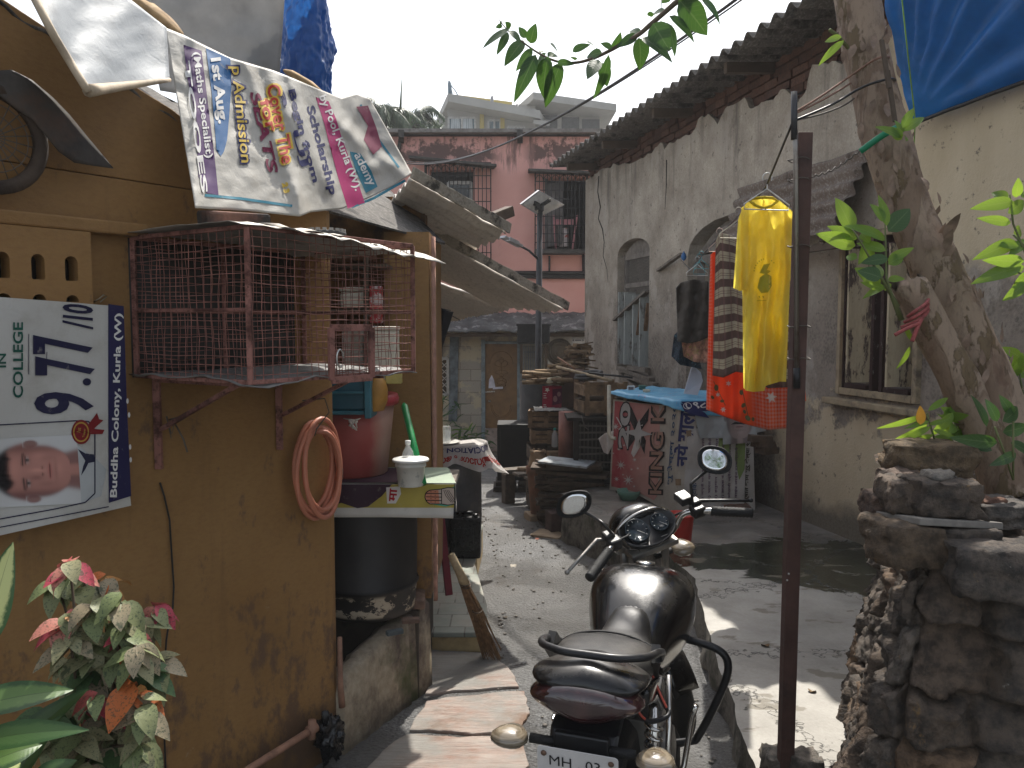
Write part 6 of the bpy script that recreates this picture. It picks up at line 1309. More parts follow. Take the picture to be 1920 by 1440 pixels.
b = MB(); 
for i in range(5): b.box((cq.x + U(-.14, .14), 8.5 + U(-.1, .1), cq.z + .05 + .03 * i), (.24, .2, .028), rz=U(-.4, .4), j=.006)
solo(b, "crate_filling", MW2, "dark wood offcuts lying inside the large square crate", "offcuts")
# table / open rack below the crate: black metal cage rack
rk = thing("dark_rack", "dark open timber rack with shelves under the large square crate", "rack", gat(1115, 8.5)); zt = cq.z - .012; x0, x1 = at(1064, 0, 8.5).x, at(1160, 0, 8.5).x
b = MB(); quadbox(b, x0, x1, 8.2, 8.9, zt - .03, zt); z2 = at(0, 872, 8.3).z; quadbox(b, x0 + .08, x1, 8.3, 8.9, z2 - .03, z2); quadbox(b, x0 + .1, x1, 8.85, 8.9, gz(8.5), zt - .035); quadbox(b, x0 + .12, x1 - .02, 8.32, 8.8, lerp(z2, zt, .12), lerp(z2, zt, .9))
part(b, "shelf", M("soot_timber", (.028, .022, .018), .85, var=.4), rk)
b = MB()
for xx in (x0 + .09, x1 - .03): b.beam((xx, 8.24, gz(8.4)), (xx, 8.24, zt - .032), .06, .05)
part(b, "post", MATS["soot_timber"], rk)
b = MB()
for k in range(6): z = lerp(z2 + .05, zt - .08, k / 5); b.beam((x0 + .12, 8.225, z), (x1 - .05, 8.225, z + U(-.02, .02)), .012, .018)
for k in range(9): xx = lerp(x0 + .13, x1 - .06, k / 8); b.beam((xx, 8.22, z2), (xx, 8.22, zt - .05), .006, .006)
part(b, "wire_front", MATS["old_wire"], rk)
b = MB(); b.tube([at(1090, 778, 8.2), at(1096, 800, 8.15), at(1104, 806, 8.15)], .006, 5); part(b, "hook", MATS["old_wire"], rk)
b = MB(); b.lathe([(.085, 0), (.083, at(0, 775, 8.6).z - at(0, 868, 8.6).z)], Vector((at(1066, 0, 8.75).x, 8.75, at(0, 868, 8.6).z)), 22); solo(b, "pink_pipe", M("pink_pvc", (.36, .165, .13), .55, var=.2, dirt=(.25, .12, .09)), "thick dull pink pipe standing upright beside the crate column", "pipe")
bq = at(1040, 838, 9.0); pbt = thing("water_bottle", "clear water bottle with green cap on the bottom crate", "bottle", bq)
b = MB(); b.lathe([(.035, 0), (.038, .01), (.038, .11), (.03, .15), (.014, .175), (.013, .19)], bq, 18); part(b, "body", MGL, pbt); b = MB(); b.lathe([(.016, .185), (.016, .21), (0, .212)], bq, 14); part(b, "cap", M("teal_cap", (.03, .3, .22), .4), pbt)
b = MB(); b.box(at(1040, 862, 8.95), (.16, .12, .19), rz=.2); solo(b, "small_carton", M("tan_cardboard", (.26, .18, .11), .85), "small tan carton standing beside the green capped bottle", "carton", bevel=.004)
# firewood heap on top
fw = thing("firewood_heap", "heap of split firewood and sticks piled on the crates against the grey wall", "firewood heap", at(1060, 700, 9.6))
b = MB(); random.seed(11)
for i in range(170):
    t = random.random(); px = lerp(1030, 1102, t ** .8); ymax = table(px, [(1005, 700), (1040, 690), (1050, 682), (1072, 668), (1078, 648), (1102, 640)]); py = U(ymax, 712); Y = U(9.5, 10.3) if px > 1060 else U(9.3, 9.9)
    c = at(px, py, Y); a = U(-.5, .5) + (0 if random.random() < .7 else 1.3); L = U(.10, .34); dr = Vector((cos(a), sin(a), U(-.18, .18))); w_ = U(.02, .05)
    b.beam(c - dr * L / 2, c + dr * L / 2, w_, w_ * U(.4, .9), col=(1, 1, 1))
g = G("split_wood"); r = g.island(); n = g.noise(20, 5); col = g.mix(r, (.10, .065, .04), (.34, .245, .15)); col = g.mix(g.ramp(n, .5, .7), col, (.07, .05, .035)); MSPL = g.bsdf(col, .9, 0, g.bump(n, .4, .006), .2)
part(b, "split_sticks", MSPL, fw)
b = MB()
for i in range(26): c = at(U(1005, 1050), U(696, 716), U(9.1, 9.5)); a = U(-.6, .4); dr = Vector((cos(a), sin(a), U(-.06, .06))); L = U(.2, .4); b.tube([c - dr * L / 2, c + dr * L / 2 + Vector((0, 0, U(-.02, .02)))], U(.012, .028), 6)
part(b, "branch_sticks", MSPL, fw)
b = MB(); b.tube([at(1044, 688, 9.0), at(1100, 702, 8.7), at(1146, 714, 8.4)], .017, 8); solo(b, "pale_pole", MW3, "long pale wooden pole lying across the top of the firewood heap", "pole")
b = MB(); b.tube([at(1046, 670, 9.4), at(1078, 692, 9.0)], .009, 6); solo(b, "thin_stick", M("red_brown_stick", (.24, .12, .07), .8), "thin reddish stick poking up out of the firewood heap", "stick")
b = MB(); tc = at(1104, 706, 8.8)
for rr, zz in ((.14, 0), (.13, .03)): b.tube([tc + Vector((rr * cos(a), rr * .8 * sin(a), zz + .02 * sin(a + 1))) for a in [2 * pi * i / 24 for i in range(24)]], .022, 8, closed=True)
solo(b, "rubber_ring", M("grey_rubber"), "grey bicycle tyre ring lying under the pale pole on the crates", "tyre")
b = MB(); b.tube([at(1104, 699, 8.5), at(1186, 708, 8.3)], .010, 6); solo(b, "dark_rod", MBLK, "thin dark rod lying beside the pale pole on the large crate", "rod")
b = MB(); b.box(at(1036, 712, 9.2), (.16, .1, .07), rz=.4, j=.02); solo(b, "crumpled_bag", M("yellow_white_bag", (.50, .46, .34), .7, var=.3, dirt=(.45, .35, .08), dth=(.55, .6)), "crumpled white and yellow bag on top of the red carton", "plastic bag", bevel=.02, seg=3)
# small things on the ledge beyond the stall
b = MB(); b.tube([at(1142, 722, 7.7), at(1142, 815, 7.7), at(1147, 822, 7.68), at(1154, 822, 7.66)], .018, 10); solo(b, "cream_pipe", M("cream_pvc", (.50, .46, .36), .5, dirt=(.35, .3, .22)), "cream plastic pipe with an elbow standing beside the vinyl covered stall", "pipe")
pf = at(1183, 742, 8.0); pfr = thing("picture_frame", "small framed picture leaning on the ledge behind the stall", "picture frame", pf)
a, c = at(1177, 724, 8.0), at(1189, 746, 8.0)
b = MB(); 
for p, q in (((a.x, a.z), (c.x, a.z)), ((c.x, a.z), (c.x, c.z)), ((c.x, c.z), (a.x, c.z)), ((a.x, c.z), (a.x, a.z))): b.beam((p[0], 8.0, p[1]), (q[0], 8.0, q[1]), .012, .012)
part(b, "frame", MATS["white_plastic"], pfr); b = MB(); quadbox(b, a.x, c.x, 8.004, 8.01, c.z, a.z); part(b, "picture", M("faded_print", (.16, .15, .15), .4, var=.6, sc=30), pfr)
pot("green_pot", "small green cup on the ledge by the grey wall", at(1204, 734, 8.0), .035, .028, .06, M("green_cup", (.10, .20, .15), .5)); pot("cream_cup", "small cream cup on the stall top edge", at(1212, 744, 7.75), .035, .03, .07, M("cream_pvc"), rim=False)
b = MB(); wbp = [at(1300, 685, 7.35), at(1314, 698, 7.35), at(1318, 714, 7.35), at(1308, 741, 7.3), at(1282, 738, 7.3), at(1296, 690, 7.35)]; b.prism(wbp, (0, .012, 0)); solo(b, "white_signboard", M("white_sheet_panel", (.47, .48, .52), .5, var=.06, bump=0), "white cut panel with pointed top standing behind the stall", "panel")
# ---------------------------------------------------------------- vinyl covered stall
SA, SB, SCn = onz(1146, 922, PZ), onz(1270, 962, PZ), onz(1418, 956, PZ)
szt = at(0, 752, SB.y).z
sl = thing("covered_stall", "bench sized stall wrapped in old printed vinyl banners against the grey wall", "stall", (SA + SCn) / 2)
b = MB(); dA = (SB - SA).normalized(); nA = Vector((dA.y, -dA.x, 0)); nA = nA if nA.dot(CAM - SA) > 0 else -nA
inn = Vector((.55, .45, 0))
for p in (SA.lerp(SB, .06) - nA * .05, SB - nA * .06 + Vector((0, .05, 0)), SCn + Vector((-.05, .07, 0)), SA + inn): b.beam((p.x, p.y, PZ), (p.x, p.y, szt - .05), .06, .06)
part(b, "leg", MTIM, sl)
b = MB(); b.hexa([Vector((p.x, p.y, szt - .045)) for p in (SA - nA * .02, SB - nA * .02, SCn + Vector((0, .02, 0)), Vector((SCn.x - .1, SCn.y + .9, 0)))] + [Vector((p.x, p.y, szt - .01)) for p in (SA - nA * .02, SB - nA * .02, SCn + Vector((0, .02, 0)), Vector((SCn.x - .1, SCn.y + .9, 0)))]); part(b, "counter_top", MTIM2, sl)
b = MB(); b.hexa([Vector((p.x, p.y, PZ + .12)) for p in (SA.lerp(SB, .1) - nA * .1, SB + Vector((0, .12, 0)), SCn + Vector((-.08, .1, 0)), SA + inn)] + [Vector((p.x, p.y, szt - .05)) for p in (SA.lerp(SB, .1) - nA * .1, SB + Vector((0, .12, 0)), SCn + Vector((-.08, .1, 0)), SA + inn)]); part(b, "inner_box", MATS["soot_timber"], sl)
def stdep(px, py):
    N = nA; y1 = onpl(px, py, SA, N).y; N2 = Vector((SCn.y - SB.y, -(SCn.x - SB.x), 0)).normalized(); y2 = onpl(px, py, SB, N2).y
    y = y1 if px < 1270 else y2; return y + .012 * sin(px * .11 + py * .015) + .014 * fbm((px * .03, py * .02, 0)) + .03 * max(0, (py - 900) / 60) * fbm((px * .05, 3, 0))
sp = Print(stdep, 6, .004)
vb = thing("vinyl_banner", "torn red and white vinyl banner lettered KING hung sideways on the stall's alley side", "banner", sp.P(1200, 945))
b = MB(); sp.sheet(b, [(1150, 748), (1200, 756), (1250, 760), (1310, 762)], [(1143, 918), (1172, 922), (1200, 930), (1232, 948), (1262, 962), (1290, 958)], 50, 40); part(b, "sheet", m_vinyl("old_cream_vinyl", (.42, .38, .32), .6, .1), vb)
g = G("red_print"); n = g.noise(7, 7, .65); col = g.mix(g.ramp(n, .35, .7), (.33, .035, .05), (.42, .12, .12)); x, y, z = g.xyz(); col = g.mix(g.ramp(g.math('ADD', x, g.mul(n, .1)), 1.06, 1.24), col, (.42, .22, .19)); MRP = g.bsdf(col, .6, 0, None, .3)
b = MB(); sp.poly(b, [(1153, 752), (1236, 760), (1238, 850), (1232, 930), (1226, 938), (1200, 925), (1172, 917), (1146, 912)]); part(b, "red_print", MRP, vb)
b = MB(); sp.eps = .010
for i, (x_, y_, r_) in enumerate(((1164, 872, 10), (1156, 898, 6), (1178, 900, 11), (1154, 800, 8), (1190, 862, 5), (1184, 880, 3), (1160, 842, 4), (1170, 835, 3), (1196, 878, 3), (1168, 890, 2.5), (1150, 850, 2.5), (1189, 912, 3))): sp.star(b, x_, y_, r_, 8, .25, rot=i)
sp.line(b, [(1156, 782), (1166, 800), (1160, 806)], 2); sp.poly(b, [(1183, 850), (1188, 858), (1200, 838), (1206, 790), (1200, 796)]); part(b, "printed_stars", ink((.60, .55, .52)), vb)
MBKP = ink((.02, .016, .018)); MGP = ink((.42, .40, .38))
b = MB(); sp.eps = .010; sp.text(b, "20", (1171, 798), 92, 23, 86, .075); sp.text(b, "X", (1196, 806), 88, 34, 84, .06); part(b, "lettering", MBKP, vb)
b = MB(); sp.eps = .016; sp.text(b, "20", (1171, 798), 86, 19, 86, .035); sp.star(b, 1196, 812, 28, 4, .3, rot=.1); part(b, "lettering", MGP, vb)
b = MB(); sp.eps = .010; sp.text(b, "KING K", (1232, 842), 172, 29, 88, .06); part(b, "lettering", MBKP, vb)
b = MB(); sp.eps = .016; sp.text(b, "KING K", (1232, 842), 168, 22, 88, .012); part(b, "lettering", ink((.34, .20, .15)), vb)
b = MB(); sp.eps = .008; sp.text(b, "नये", (1276, 854), 42, 26, 86, .035); sp.text(b, "साल", (1288, 800), 58, 28, 84, .035); part(b, "lettering", ink((.03, .035, .12)), vb)
b = MB(); sp.text(b, "शुभेच्छा २०२०", (1260, 835), 150, 12, 86, .02); sp.text(b, "हार्दिक", (1302, 925), 40, 12, 86, .02); part(b, "lettering", ink((.03, .07, .15)), vb)
b = MB(); sp.eps = .009; sp.poly(b, [(1266, 898), (1277, 898), (1277, 910), (1267, 910)]); sp.poly(b, [(1286, 808), (1296, 806), (1296, 818), (1288, 818)]); part(b, "tape_patch", ink((.22, .15, .09)), vb)
sp.eps = .004
vb2 = thing("marathi_banner", "pale vinyl sheet with lines of purple Marathi writing hung sideways on the stall front", "banner", sp.P(1360, 950))
b = MB(); sp.sheet(b, [(1290, 800), (1350, 812), (1412, 812)], [(1280, 948), (1330, 955), (1372, 956), (1416, 956)], 40, 36, e=.006); part(b, "sheet", m_vinyl("grey_white_vinyl", (.44, .42, .39), .6, .1), vb2)
b = MB(); sp.eps = .010; sp.poly(b, [(1348, 822), (1372, 822), (1368, 860), (1350, 880), (1346, 850)]); sp.poly(b, [(1380, 826), (1398, 822), (1396, 880), (1386, 900), (1378, 860)]); part(b, "green_print", ink((.20, .27, .09)), vb2)
b = MB(); sp.eps = .014
for i, t in enumerate(("१) जागृती चाळ व साफसफाई करणे", "२) भारत नगर येथे काम केले", "३) हनुमान मंदिर चाळ रस्ता", "४) हाऊस नं. ११० ते हाऊस २४", "कोठारी ज्वेलर्स ते हाऊस नं.", "वाईप लाईन टाकल्याचे काम")): sp.text(b, t, (1318 + i * 12.6, 880 - i * 1), 118, 6.5, 89, .015)
part(b, "lettering", ink((.10, .045, .11)), vb2)
b = MB(); sp.text(b, "वर्षात काम सुरू केल्या ९२", (1401, 884), 122, 11, 88, .03); part(b, "lettering", ink((.05, .045, .03)), vb2)
# sheet with the printed face, folded over the right part
sf = Print(lambda px, py: stdep(px, py) - .03 - .02 * (py - 800) / 60, 6, .004)
fs_ = thing("face_poster", "grey vinyl sheet printed with a moustached man's face folded over the stall front", "poster", sf.P(1360, 815))
b = MB(); sf.sheet(b, [(1300, 765), (1370, 768), (1400, 780), (1435, 800)], [(1312, 822), (1340, 822), (1380, 818), (1436, 808)], 40, 20); part(b, "sheet", m_vinyl("grey_vinyl", (.33, .35, .35), .6, .1), fs_)
GS3 = ink((.05, .045, .05))
portrait(sf, fs_, 1386, 782, 46, 62, ((.36, .29, .27), (.12, .10, .10), (.05, .045, .05), (.33, .35, .35)), ang=pi / 2 - .05, e=.006)
b = MB(); sf.eps = .0075; sf.poly(b, [(1370, 796), (1378, 791), (1386, 792), (1394, 790), (1403, 794), (1394, 796), (1386, 795)], e=.008); part(b, "printed_moustache", GS3, fs_)
# blue top sheet
def topf(u, v):
    a = SA.lerp(SB, u / .5) if u < .5 else SB.lerp(SCn, (u - .5) / .5); bk = Vector((lerp(SA.x + .45, SCn.x - .02, u), lerp(SA.y + .6, SCn.y + .55, u), 0)); q = a.lerp(bk, max(0, v - .18) / .82); o = (nA if u < .5 else Vector((0, -1, 0))) * .03
    q = q + o * (1 if v < .18 else 0) * 1; dr = max(0, .18 - v) / .18; dl = table(u, [(0, .03), (.3, .05), (.45, .06), (.62, .13), (.9, .15), (1, .1)])
    return Vector((q.x, q.y, szt + .012 + .012 * fbm((u * 9, v * 5, 0)) - dr * dl)) + o * dr * .5
b = MB(); b.grid(topf, 70, 24); bs_ = thing("blue_vinyl_cover", "sky blue printed vinyl sheet spread over the stall top", "cover", (SB.x, SB.y, szt))
g = G("sky_blue_print"); n = g.noise(10, 6); col = g.mix(g.ramp(n, .35, .65), (.07, .30, .52), (.16, .42, .60)); col = g.mix(g.ramp(g.noise((14, 30, 20), 6, .7, off=(1, 1, 1)), .62, .66), col, (.45, .06, .10)); MSB = g.bsdf(col, .4, 0, g.bump(n, .2, .01), .5)
part(b, "sheet", MSB, bs_, solid=.002)
b = MB(); sd2 = Print(lambda px, py: stdep(px, py) - .055, 6, .004); sd2.poly(b, [(1276, 756), (1300, 762), (1322, 774), (1330, 784), (1300, 778), (1284, 772)]); sd2.poly(b, [(1276, 753), (1332, 752), (1334, 770), (1300, 772)], .002); part(b, "navy_strip", ink((.015, .02, .10)), bs_)
b = MB(); sd2.eps = .008; sd2.text(b, "९८", (1312, 760), 26, 12, -3, .03); 
for i in range(20):
    a, a2 = 2 * pi * i / 20, 2 * pi * (i + 1) / 20; sd2.poly(b, [(1289 + r * cos(t), 761 + r * .8 * sin(t)) for r, t in ((8, a), (8, a2), (6.8, a2), (6.8, a))])
sd2.poly(b, [(1285, 757), (1287, 756), (1288.5, 759), (1287.5, 760.5), (1290, 764), (1292, 763), (1294, 765), (1292, 767), (1288, 765), (1285.5, 761)]); part(b, "lettering", ink((.7, .7, .72)), bs_)
wc_ = Print(lambda px, py: 7.75 + .05 * sin(px * .2) - .0008 * (py - 800), 6); b = MB(); wc_.sheet(b, [(1122, 822), (1135, 812), (1150, 808)], [(1132, 848), (1140, 852), (1150, 832)], 16, 12); solo(b, "white_rag", M("white_rag"), "white rag hanging off the stall's far corner", "cloth", solid=.003)
b = MB(); 
for k in range(3): b.box(at(1425 + 6 * k, 822 + k * 11, 6.7), (.16, .12, .05), rz=.3 * k, j=.01)
solo(b, "wood_offcuts", MW2, "dark timber offcuts wedged between the stall and the wall", "offcuts", bevel=.005)
b = MB(); b.box(onz(1385, 962, PZ) + Vector((0, .05, .03)), (.22, .12, .06), rz=.1, j=.01); solo(b, "support_stone", M("brown_stone"), "flat brown stone under the stall's right front leg", "stone", bevel=.012)
b = MB(); q = onz(1186, 948, PZ); b.lathe([(.07, 0), (.10, .05), (.11, .09), (.104, .09), (.09, .05), (0, .02)], q + Vector((0, .25, 0)), 20); solo(b, "green_bowl", M("green_cup"), "green bowl tucked under the banner lettered KING", "bowl")
# red bucket
q = onz(1293, 1018, PZ); q = Vector((at(1292, 0, 5.98).x, 6.05, PZ)); bk = thing("red_bucket", "small bright red plastic bucket standing on the concrete platform behind the motorbike", "bucket", q); hb = at(0, 966, 6.0).z - PZ
g = G("red_bucket_skin"); MRB = g.bsdf(g.mix(g.ramp(g.noise(8), .3, .7), (.60, .055, .045), (.66, .09, .07)), .4, 0, None, .5, trans=.3)
b = MB(); b.lathe([(.085, 0), (.09, .006), (.108, hb * .95), (.114, hb * .95), (.114, hb), (.104, hb), (.085, .012), (0, .012)], q, 32); part(b, "body", MRB, bk)
b = MB(); b.tube([q + Vector((.112 * cos(t), -.02 - .05 * sin(t), hb - .02 - .06 * sin(t))) for t in [pi * i / 12 for i in range(13)]], .0022, 5); part(b, "handle", MATS["old_wire"], bk)
# ---------------------------------------------------------------- post and washing line
PB = onz(1471, 1494, PZ); Yp = PB.y; PT = at(1507, 250, Yp)
MPOST = M("rust_brown_post", (.085, .045, .036), .75, var=.25, sc=8, dirt=(.05, .03, .025))
pt_ = thing("steel_post", "rust brown steel post standing on the platform with a thin pipe tied to it", "post", PB)
b = MB(); b.beam(PB - Vector((0, 0, .0)), PT, .046, .046, up=(0, 1, 0)); part(b, "box_section", MPOST, pt_, bevel=.003)
b = MB()
for py, dx in ((1076, -2), (1088, -5)): b.lathe([(.0035, 0), (.0, .001)], at(1481 + dx, py, Yp - .026), 10, M=Matrix.Rotation(pi / 2, 4, 'X'))
part(b, "bolt_hole", M("white_plastic"), pt_)
b = MB(); b.tube([at(1494, 725, Yp - .035), at(1492, 300, Yp - .035), at(1489, 175, Yp - .035)], .0085, 10); part(b, "pipe", M("galvanised_pipe", (.28, .26, .23), .35, .8, dirt=(.12, .07, .05)), pt_)
b = MB(); b.tube([at(1494, 690, Yp - .035), at(1494, 728, Yp - .035)], .0115, 10); part(b, "pipe_sleeve", MBLK, pt_)
b = MB(); b.tube([at(1489, 172, Yp - .035), at(1489, 262, Yp - .035)], .0105, 10); part(b, "dark_sleeve", MATS["dark_pole"], pt_)
b = MB()
for py in (300, 338, 462, 612, 672): c = at(1498, py, Yp); b.tube([c + Vector((.036 * cos(a), .036 * sin(a), .003 * sin(3 * a))) for a in [2 * pi * i / 16 for i in range(16)]], .002, 4, closed=True)
part(b, "tie_wire", MATS["old_wire"], pt_)
LA0 = at(1489, 222, Yp - .03); LB0 = wpx(1276, 487, .05)
def lpt(t): q = LA0.lerp(LB0, t); q.z = table(t, [(0, LA0.z), (.09, 2.20), (.36, 2.20), (.75, 2.15), (1, LB0.z)]); return q
def lineat(px):   # point of the washing line seen at column px
    lo_, hi_ = 0, 1
    for _ in range(40):
        m = (lo_ + hi_) / 2; q = LA0.lerp(LB0, m); x = 960 + q.x / (q.y * cos(PIT) - (q.z - H) * sin(PIT)) * F
        if x > px: lo_ = m
        else: hi_ = m
    return lpt(lo_)
b = MB(); b.tube([lpt(i / 60) for i in range(61)], .004, 6); solo(b, "washing_line", MBLK, "dark washing line running from the steel post to the grey house wall", "washing line")
b = MB(); b.beam(wpx(1234, 507, .02), wpx(1278, 476, .12), .05, .03); solo(b, "wall_bracket", MTIM2, "short weathered timber arm on the grey wall holding the washing line", "bracket", bevel=.004)
b = MB(); q = wpx(1282, 480, .16); b.lathe([(.0, -.05), (.022, -.035), (.03, -.01), (.022, .02), (.006, .04), (.008, .048)], q, 16); solo(b, "blue_balloon", M("blue_rubber", (.03, .12, .30), .35), "small blue balloon tied to the end of the washing line", "balloon")
def hanger(px, px0, px1, drop, lab, mat, Y=None):
    q = lineat(px); t = thing("clothes_hanger", lab, "clothes hanger", q, "hangers on the washing line"); b = MB(); s = (px1 - px0) / F * q.y / 2; r = .02
    dx = Vector((.97, .2, 0)); b.tube([q + Vector((0, 0, r)) + dx * (r * cos(a)) + Vector((0, 0, r * sin(a))) for a in [lerp(-.5, 3.6, i / 10) for i in range(11)]], .0022, 5)
    top = q - Vector((0, 0, .02)); b.tube([q, top, top - dx * s - Vector((0, 0, drop)), top - dx * s * .97 - Vector((0, 0, drop + .02)), top + dx * s * .97 - Vector((0, 0, drop + .02)), top + dx * s - Vector((0, 0, drop)), top], .0026, 5); part(b, "wire", mat, t); return q
MHB, MHW = M("teal_hanger", (.10, .33, .36), .4), M("white_hanger", (.6, .6, .58), .4); MHS = MATS["steel"]
hanger(1440, 1395, 1487, .06, "white wire hanger inside the yellow shirt", MHW); hanger(1386, 1348, 1424, .07, "cream hanger carrying the striped cloth", M("cream_pvc")); hanger(1350, 1330, 1372, .06, "pinkish hanger above the orange cloth", M("pink_hanger", (.5, .36, .30), .5))
hanger(1308, 1272, 1316, .07, "white hanger holding the dark trousers", MHW); hanger(1316, 1300, 1330, .05, "teal hanger nearest the blue balloon", MHB); hanger(1312, 1302, 1326, .075, "teal hanger tangled with the white one", MHB)
def ray_depth(P, N): return lambda px, py: onpl(px, py, P, N).y
# yellow shirt
YS = lineat(1436).y + .0; ysn = Vector((.12, -1, 0)).normalized(); ybase = ray_depth(lineat(1436), ysn)
def ydep(px, py):
    t = max(0, (py - 400) / 340); return ybase(px, py) + (.026 * sin(px * .16 + 1.2 * sin(py * .012)) + .022 * sin(px * .07 - py * .02) + .012 * sin(px * .31 + py * .03)) * (.3 + t) + .03 * fbm((px * .03, py * .014, 0))
g = G("yellow_jersey"); n = g.noise(40, 4); x, y, z = g.xyz(); MYS = g.bsdf(g.mix(g.ramp(n, .3, .7), (.70, .56, .10), (.78, .64, .15)), .75, 0, g.bump(n, .1, .003), .2, trans=.55, transcol=(.90, .74, .10))
yp = Print(ydep, 6, .003); ysh = thing("yellow_shirt", "long bright yellow shirt on a hanger, backlit, hanging beside the steel post", "shirt", yp.P(1440, 735))
b = MB(); yp.sheet(b, [(1390, 392), (1402, 378), (1420, 372), (1434, 376), (1448, 374), (1462, 378), (1486, 398)], [(1397, 732), (1412, 735), (1433, 733), (1437, 720), (1456, 715), (1474, 716)], 70, 90)
def squeeze(b, fn):
    for i, v in enumerate(b.v): b.v[i] = fn(v)
part(b, "front", MYS, ysh)
back = Print(lambda px, py: ydep(px, py) + .05 + .012 * sin(px * .1), 8); b = MB(); back.sheet(b, [(1390, 390), (1410, 374), (1440, 370), (1462, 376), (1486, 396)], [(1394, 728), (1412, 735), (1440, 722), (1474, 712)], 40, 50); part(b, "back", MYS, ysh)
for sg, top, bot in ((0, [(1384, 412), (1392, 390), (1404, 386)], [(1375, 540), (1388, 546), (1403, 540)]), (1, [(1470, 384), (1480, 392), (1490, 410)], [(1473, 520), (1484, 528), (1494, 520)])):
    b = MB(); a_ = [(p[0], p[1]) for p in top]
    sl_ = Print(lambda px, py: ydep(px, py) - .02 + .01 * sin(px * .3), 6); sl_.sheet(b, top, bot, 16, 30); sl_.d = lambda px, py: ydep(px, py) + .035; sl_.sheet(b, top, bot, 12, 20); part(b, "sleeve", MYS, ysh)
b = MB(); b.tube([yp.P(x_, y_, .012) for x_, y_ in ((1406, 377), (1416, 385), (1432, 391), (1446, 386), (1458, 377), (1448, 371), (1432, 370), (1414, 372))], .006, 6, closed=True); part(b, "collar", M("yellow_trim", (.55, .40, .015), .8), ysh)
b = MB(); yp.eps = .004; yp.poly(b, [(1425, 520), (1436, 512), (1446, 518), (1447, 536), (1440, 548), (1428, 550), (1420, 540)]); yp.poly(b, [(1424, 512), (1432, 496), (1444, 494), (1438, 506), (1446, 508), (1438, 514)]); [yp.line(b, [(1435 + 22 * cos(R(t)), 512 - 26 * sin(R(t))), (1435 + 22 * cos(R(t)) + 1.6, 512 - 26 * sin(R(t)) - 1.2)], 2.2) for t in (172, 160, 148, 136, 124, 112, 100, 60, 46)]; [yp.line(b, [(x_, 555), (x_ + 2, 558)], 2) for x_ in (1423, 1430)]; yp.line(b, [(1419, 564), (1437, 563)], 1); part(b, "chest_print", M("faded_green_print", (.40, .36, .03), .8, var=.1), ysh)
# striped cloth (lungi), orange floral cloth, dark garments
def m_check(name, base, a, c2, fu, fv, wa, wb, trans=.2, red=None):
    g = G(name); u = g.n("SeparateXYZ"); g.t.links.new(g.uv(), u.inputs[0]); U_, V_ = u.outputs[0], u.outputs[1]
    sv = g.math('FRACT', g.mul(V_, fv)); su = g.math('FRACT', g.mul(U_, fu)); mh = g.math('LESS_THAN', sv, wa); mv = g.math('LESS_THAN', su, wb)
    col = g.mix(g.mul(mh, .9), base, a); col = g.mix(g.mul(mv, .55), col, c2); f2 = g.math('FRACT', g.mul(V_, fv * 8)); ln = g.mul(g.math('LESS_THAN', f2, .28), g.math('GREATER_THAN', sv, wa + .12), g.math('LESS_THAN', sv, .86)); col = g.mix(g.mul(ln, .7), col, a)
    n = g.noise(70, 3); return g.bsdf(col, .85, 0, g.bump(n, .1, .003), .15, trans=trans)
MLUN = m_check("brown_check_cotton", (.46, .40, .29), (.115, .062, .055), (.22, .12, .11), 5.3, 8.0, .45, .22)
lq = lineat(1370); lbase = ray_depth(lq, Vector((.35, -1, 0)).normalized())
def ldp(px, py): return lbase(px, py) + .02 * sin(px * .17 + .3 * sin(py * .01)) + .012 * fbm((px * .05, py * .01, 0)) + .03
lu = Print(ldp, 6); b = MB(); lu.sheet(b, [(1342, 450), (1350, 436), (1372, 442), (1396, 452)], [(1336, 704), (1356, 708), (1380, 697), (1398, 700)], 60, 60)
lun = solo(b, "striped_cloth", MLUN, "brown and cream striped cotton cloth hanging left of the yellow shirt", "cloth", "laundry on the line", solid=.002)
l2 = lineat(1440); b2_ = ray_depth(l2 + Vector((0, .45, 0)), Vector((.1, -1, 0)).normalized()); lu2 = Print(lambda px, py: b2_(px, py) + .02 * sin(px * .2) , 6); b = MB(); lu2.sheet(b, [(1396, 450), (1440, 430), (1484, 450)], [(1398, 700), (1440, 728), (1482, 726)], 40, 40)
solo(b, "striped_cloth", MLUN, "darker brown striped cloth half hidden behind the yellow shirt", "cloth", "laundry on the line", solid=.002)
g = G("orange_floral"); uvv = g.uv(); q = g.n("SeparateXYZ"); g.t.links.new(uvv, q.inputs[0]); U_, V_ = q.outputs[0], q.outputs[1]
col = g.mix(g.ramp(g.noise(6), .3, .7), (.60, .075, .018), (.68, .12, .03)); fu, fv = g.math('LESS_THAN', g.math('FRACT', g.mul(U_, 26)), .5), g.math('LESS_THAN', g.math('FRACT', g.mul(V_, 46)), .5)
chk = g.ramp(U_, .56, .64); chk = g.math('MAXIMUM', chk, g.ramp(U_, .10, .04)); col = g.mix(g.mul(chk, g.math('MULTIPLY', g.math('ADD', fu, fv), .5), .5), col, (.62, .50, .42)); MOF = g.bsdf(col, .8, 0, None, .2, trans=.45, transcol=g.mix(.3, col, (.85, .15, .02)))
oq = lineat(1372); ob_ = ray_depth(oq + Vector((.0, .6, 0)), Vector((.12, -1, 0)).normalized()); odp = lambda px, py: ob_(px, py) + .03 * sin(px * .09 + py * .006) + .012 * sin(px * .23)
of = Print(odp, 6, .004); b = MB(); of.sheet(b, [(1332, 478), (1345, 466), (1410, 470), (1478, 480)], [(1324, 768), (1360, 782), (1400, 796), (1440, 806), (1477, 803)], 70, 60)
oc = thing("orange_cloth", "orange floral cloth with white check border hanging behind the striped cloth", "cloth", of.P(1400, 800), "laundry on the line"); part(b, "sheet", MOF, oc, solid=.0015)
b = MB()
